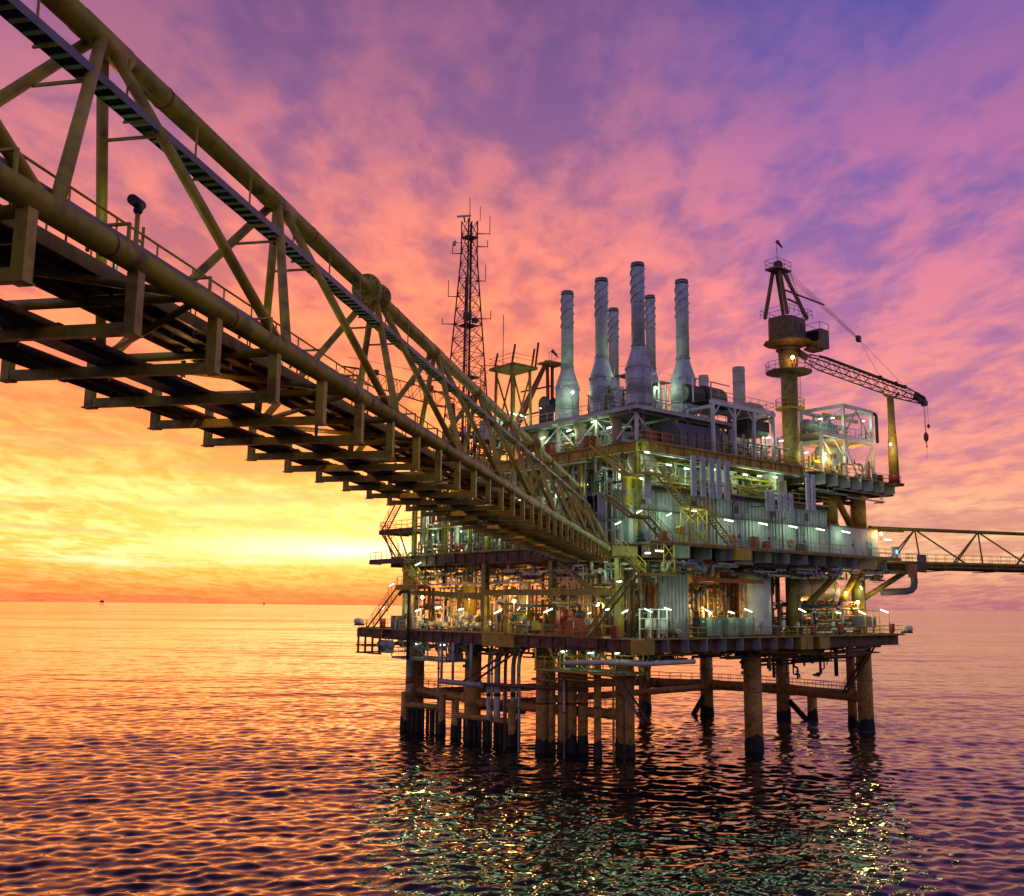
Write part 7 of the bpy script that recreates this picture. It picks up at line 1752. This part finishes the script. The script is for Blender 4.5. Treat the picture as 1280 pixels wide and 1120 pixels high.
for i, (x, y, z) in enumerate(((1.0, 4.0, 29.3), (1.0, 8.6, 28.2), (1.0, 13.5, 27.6), (1.2, 19.6, 27.4), (1.0, 25.2, 27.2), (0.4, 29.4, 24.3), (0.6, 35.4, 24.2), (0.6, 35.8, 26.8))):
    tube_lamp('%s tube lamp from the corner on the bridge side of the main deck' % ORD[i], (x, y, z), Z3 - 1.0 if z > 26.9 else z + 0.7, (0.6, 1.0, 0.1), G3, ceil=True, watts=LAMP_W * 2.2)
for i, (x, y, z, f) in enumerate(((3.0, 9.5, 35.3, 35.56), (3.0, 13.4, 34.8, 35.56), (3.0, 17.7, 34.5, 35.56), (6.5, 10.6, 35.2, 35.56), (6.5, 16.6, 35.2, 35.56))):
    tube_lamp('%s tube lamp slung below the stack platform' % ORD[i], (x, y, z), f, (0.3, 1, 0.0), G3, ceil=True, watts=LAMP_W * 1.3)
for i, (x, y, z) in enumerate(((3.0, 17.6, 38.0), (3.0, 21.4, 37.6), (2.6, 22.6, 38.0))):
    tube_lamp('%s post lamp at the mast end of the stack platform' % ORD[i], (x, y, z), 35.98, (1.0, -0.3, -0.3 if i else 0.2), G3, watts=LAMP_W * 1.2, pole_mat='white_paint')
for i, (x, y, z, f) in enumerate(((23.1, 1.5, 34.9, Z3), (25.6, 1.5, 34.8, Z3), (29.8, 1.0, 33.8, Z3 - 0.5), (32.6, 0.7, 38.2, 36.7), (35.6, 0.9, 38.7, 36.7), (43.0, 1.2, 39.3, 36.7))):
    tube_lamp(('post lamp left of the crane pedestal on the upper deck', 'post lamp beside the crane pedestal on the upper deck', 'post lamp just right of the crane pedestal', 'leftmost post lamp on the white tower floor', 'middle post lamp on the white tower floor', 'rightmost post lamp on the white tower floor')[i], (x, y, z), f, (1.0, 0.1, 0.22), G3, pole_mat='grey_paint')
for i, (x, y, z, f, lab) in enumerate(((-0.5, -0.7, 27.85, 28.06, 'tube lamp under the corner landing of the zigzag stairs'), (0.2, -0.7, 30.5, 31.0, 'added fill tube lamp under the upper deck at the very corner'), (5.9, -1.7, 25.1, 25.26, 'added fill tube lamp under the braced landing of the zigzag stairs'), (-1.2, -1.9, 20.6, 21.6, 'added fill tube lamp above the yellow hung landing at the corner'), (-1.2, 3.6, 20.0, 20.4, 'added fill tube lamp under the footbridge landing'), (-0.8, 2.2, 18.0, 20.3, 'added fill tube lamp beside the long corner flight of stairs'))):  # all but the first are fill lamps added to brighten the corner stairs
    tube_lamp(lab, (x, y, z), f, (1, 0.3, 0.05), 'lamps on the corner stairs', ceil=True, watts=LAMP_W * 1.4)
G4 = 'lamps at the sunset end'
for i, (x, y, z, f, lab) in enumerate(((-0.9, 40.1, 23.3, 21.2, 'post lamp on the cantilever platform at the sunset end'), (-0.6, 36.8, 20.6, 21.1, 'tube lamp slung under the cantilever platform'), (-1.2, 41.7, 18.1, 14.6, 'tall post lamp above the sunset end stairs'))):
    tube_lamp(lab, (x, y, z), f, IN_L, G4, ceil=(i == 1))
for i, (x, y, z, lab) in enumerate(((1.2, 4.6, 11.0, 'tube lamp under the lower deck, corner end of the hung platform'), (1.0, 8.0, 10.9, 'tube lamp under the lower deck, middle of the yellow hung platform'), (1.0, 12.0, 10.9, 'tube lamp under the lower deck, far end of the yellow hung platform'), (1.0, 33.5, 10.8, 'tube lamp above the teal hung platform, inner one'), (1.0, 38.6, 10.8, 'tube lamp above the teal hung platform, outer one'))):
    tube_lamp(lab, (x, y, z), 11.3, (1, 0.2, 0.0), 'lamps under the lower deck', ceil=True, watts=LAMP_W * 1.1)
for i, (x, y, z, lab) in enumerate(((42.2, 2.0, 18.2, 'tube lamp beside the green lit brace at the crane end'), (39.6, 2.6, 17.6, 'tube lamp right of the round vessel end'))):
    tube_lamp(lab, (x, y, z), 20.2, (1, 0.4, -0.3 if i == 0 else 0), 'lamps by the vessel', ceil=True)


def sodium(label, p, foot, watts=SOD_W, col=(1.0, 0.46, 0.10), mat='sodium_glow', r=0.2):
    t = T('floodlight', label, 'lamp', (p[0], p[1], foot), group='round floodlights')
    t.part('stem', MB().tube((p[0] + 0.1, p[1] + 0.1, foot), (p[0] + 0.1, p[1] + 0.1, p[2] - 0.1), 0.05, 7), 'dark_steel')
    t.part('housing', MB().lathe((p[0] + 0.13, p[1] + 0.13, p[2] - 0.05), [(0.1, 0.3), (r + 0.06, 0.22), (r + 0.1, 0.2), (r + 0.02, 0.24), (0.1, 0.34)], 14), 'dark_steel')
    t.part('globe', MB().lathe((p[0], p[1], p[2]), [(0.03, -r), (r * 0.7, -r * 0.7), (r, 0), (r * 0.7, r * 0.7), (0.03, r)], 14), mat)
    glow(t, (p[0] - 0.35, p[1] - 0.35, p[2] - 0.1), watts, col, 0.3 if col[2] < 0.3 else 1.1)
sodium('first orange floodlight at the sunset end of the lower deck', (1.0, 38.0, 16.5), Z1)
sodium('second orange floodlight, by the yellow column on the bridge side', (1.0, 28.4, 16.5), Z1)
sodium('third orange floodlight, in front of the ochre ribbed wall', (1.0, 20.2, 16.1), Z1)
sodium('orange floodlight on the rack beside the round cream vessel', (40.0, 1.2, 16.4), Z1, SOD_W * 1.4)
sodium('orange lamp high inside the open pump room', (13.2, 4.4, 17.2), Z1, SOD_W * 1.5)
sodium('orange lamp low at the back of the pump room', (16.4, 5.0, 14.9), Z1, SOD_W)
sodium('orange lamp behind the amber pipe rack', (33.0, 4.6, 15.4), Z1, SOD_W * 1.2)
sodium('orange floodlight on the ring platform of the crane', (27.6, 0.9, 45.0), 43.8, SOD_W * 0.3)
sodium('orange floodlight on the crane deck beside the cream vessel', (33.2, 0.6, 33.4), 31.3, SOD_W)
sodium('orange lamp low behind the legs of the white tower', (42.6, 4.6, 34.4), 31.3, SOD_W * 1.3)
sodium('small orange lamp above the side bridge landing', (44.9, 0.5, 25.0), 24.2, SOD_W * 0.3)
sodium('white floodlight glaring inside the white tower', (35.6, 2.2, 34.4), 31.3, FLOOD_W, WHITE, 'flood_glow')
sodium('white floodlight glaring between the corner stack and lone stack', (12.0, 8.6, 40.2), 35.98, FLOOD_W, WHITE, 'flood_glow')
sodium('white floodlight glaring on the stack nearest the mast', (6.6, 16.6, 40.2), 35.98, FLOOD_W, WHITE, 'flood_glow')
sodium('white floodlight glaring between the left stacks', (9.8, 10.2, 42.0), 35.98, FLOOD_W * 0.8, WHITE, 'flood_glow')
sodium('added white floodlight low among the pale pipes of the main deck, bridge side', (0.9, 15.6, 25.2), Z2, FLOOD_W * 0.9, WHITE, 'flood_glow', 0.15)  # this and the next two are added to brighten the dark bridge side
sodium('added white fill floodlight under the pink canopy of the main deck', (0.9, 24.0, 24.3), Z2, FLOOD_W * 0.9, WHITE, 'flood_glow', 0.15)
sodium('added white fill floodlight at the sunset end of the main deck', (0.9, 33.6, 26.4), Z2, FLOOD_W * 0.9, WHITE, 'flood_glow', 0.15)
sodium('orange lamp low behind the pale pumps on the bridge side', (3.4, 33.0, 14.6), Z1, SOD_W * 0.7)
sodium('orange lamp high under the main deck behind the square column', (4.0, 25.0, 17.6), Z1, SOD_W * 0.7)
sodium('orange lamp behind the red engine', (5.0, 11.0, 15.8), Z1, SOD_W * 0.6)
sodium('yellowish white lamp on the boom rest bracket', (43.6, -2.1, 36.0), 35.2, SOD_W * 0.4, (1.0, 0.8, 0.5), 'flood_glow', 0.16)
sodium('white floodlight behind the lookout platform posts', (4.6, 24.4, 37.0), Z3, FLOOD_W, WHITE, 'flood_glow')
sodium('white lamp inside the rack beside the crane pedestal', (25.8, 4.2, 35.6), 34.5, FLOOD_W * 0.6, (1.0, 0.85, 0.6), 'flood_glow', 0.15)

# fittings along the footbridge walkway and small bulkhead lamps under it
for i in range(10):
    s = -79.5 + 8.1 * i
    t = T('tube_lamp', '%s white tube lamp from the near end on the footbridge walkway rail' % ORD[i], 'lamp', (s, 2.14, 21.2), BRIDGE, group='lamps on the footbridge')
    t.part('post', MB().tube((s, 2.14, 21.2), (s, 2.14, 22.75), 0.03, 6), 'galvanised')
    t.part('housing', MB().box(s - 0.6, s + 0.6, 2.06, 2.22, 22.76, 22.82), 'white_paint')
    t.part('tube', MB().tube((s - 0.55, 2.14, 22.71), (s + 0.55, 2.14, 22.71), 0.045, 8), 'tube_glow')
    glow(t, (s, 2.14, 22.5), 26.0, WHITE, 0.3)
    q = s + 3.2
    u = T('bulkhead_lamp', '%s small amber bulkhead lamp from the near end under the footbridge walkway' % ORD[i], 'lamp', (q, 2.35, 20.6), BRIDGE, group='small lamps under the footbridge')
    u.part('bracket', MB().box(q - 0.04, q + 0.04, 2.31, 2.39, 20.62, 21.1), 'dark_steel')
    u.part('globe', MB().lathe((q, 2.35, 20.55), [(0.02, -0.08), (0.07, -0.04), (0.07, 0.04), (0.03, 0.07)], 10), 'sodium_glow')
    glow(u, (q, 2.35, 20.42), 16.0, (1.0, 0.50, 0.16), 0.1)
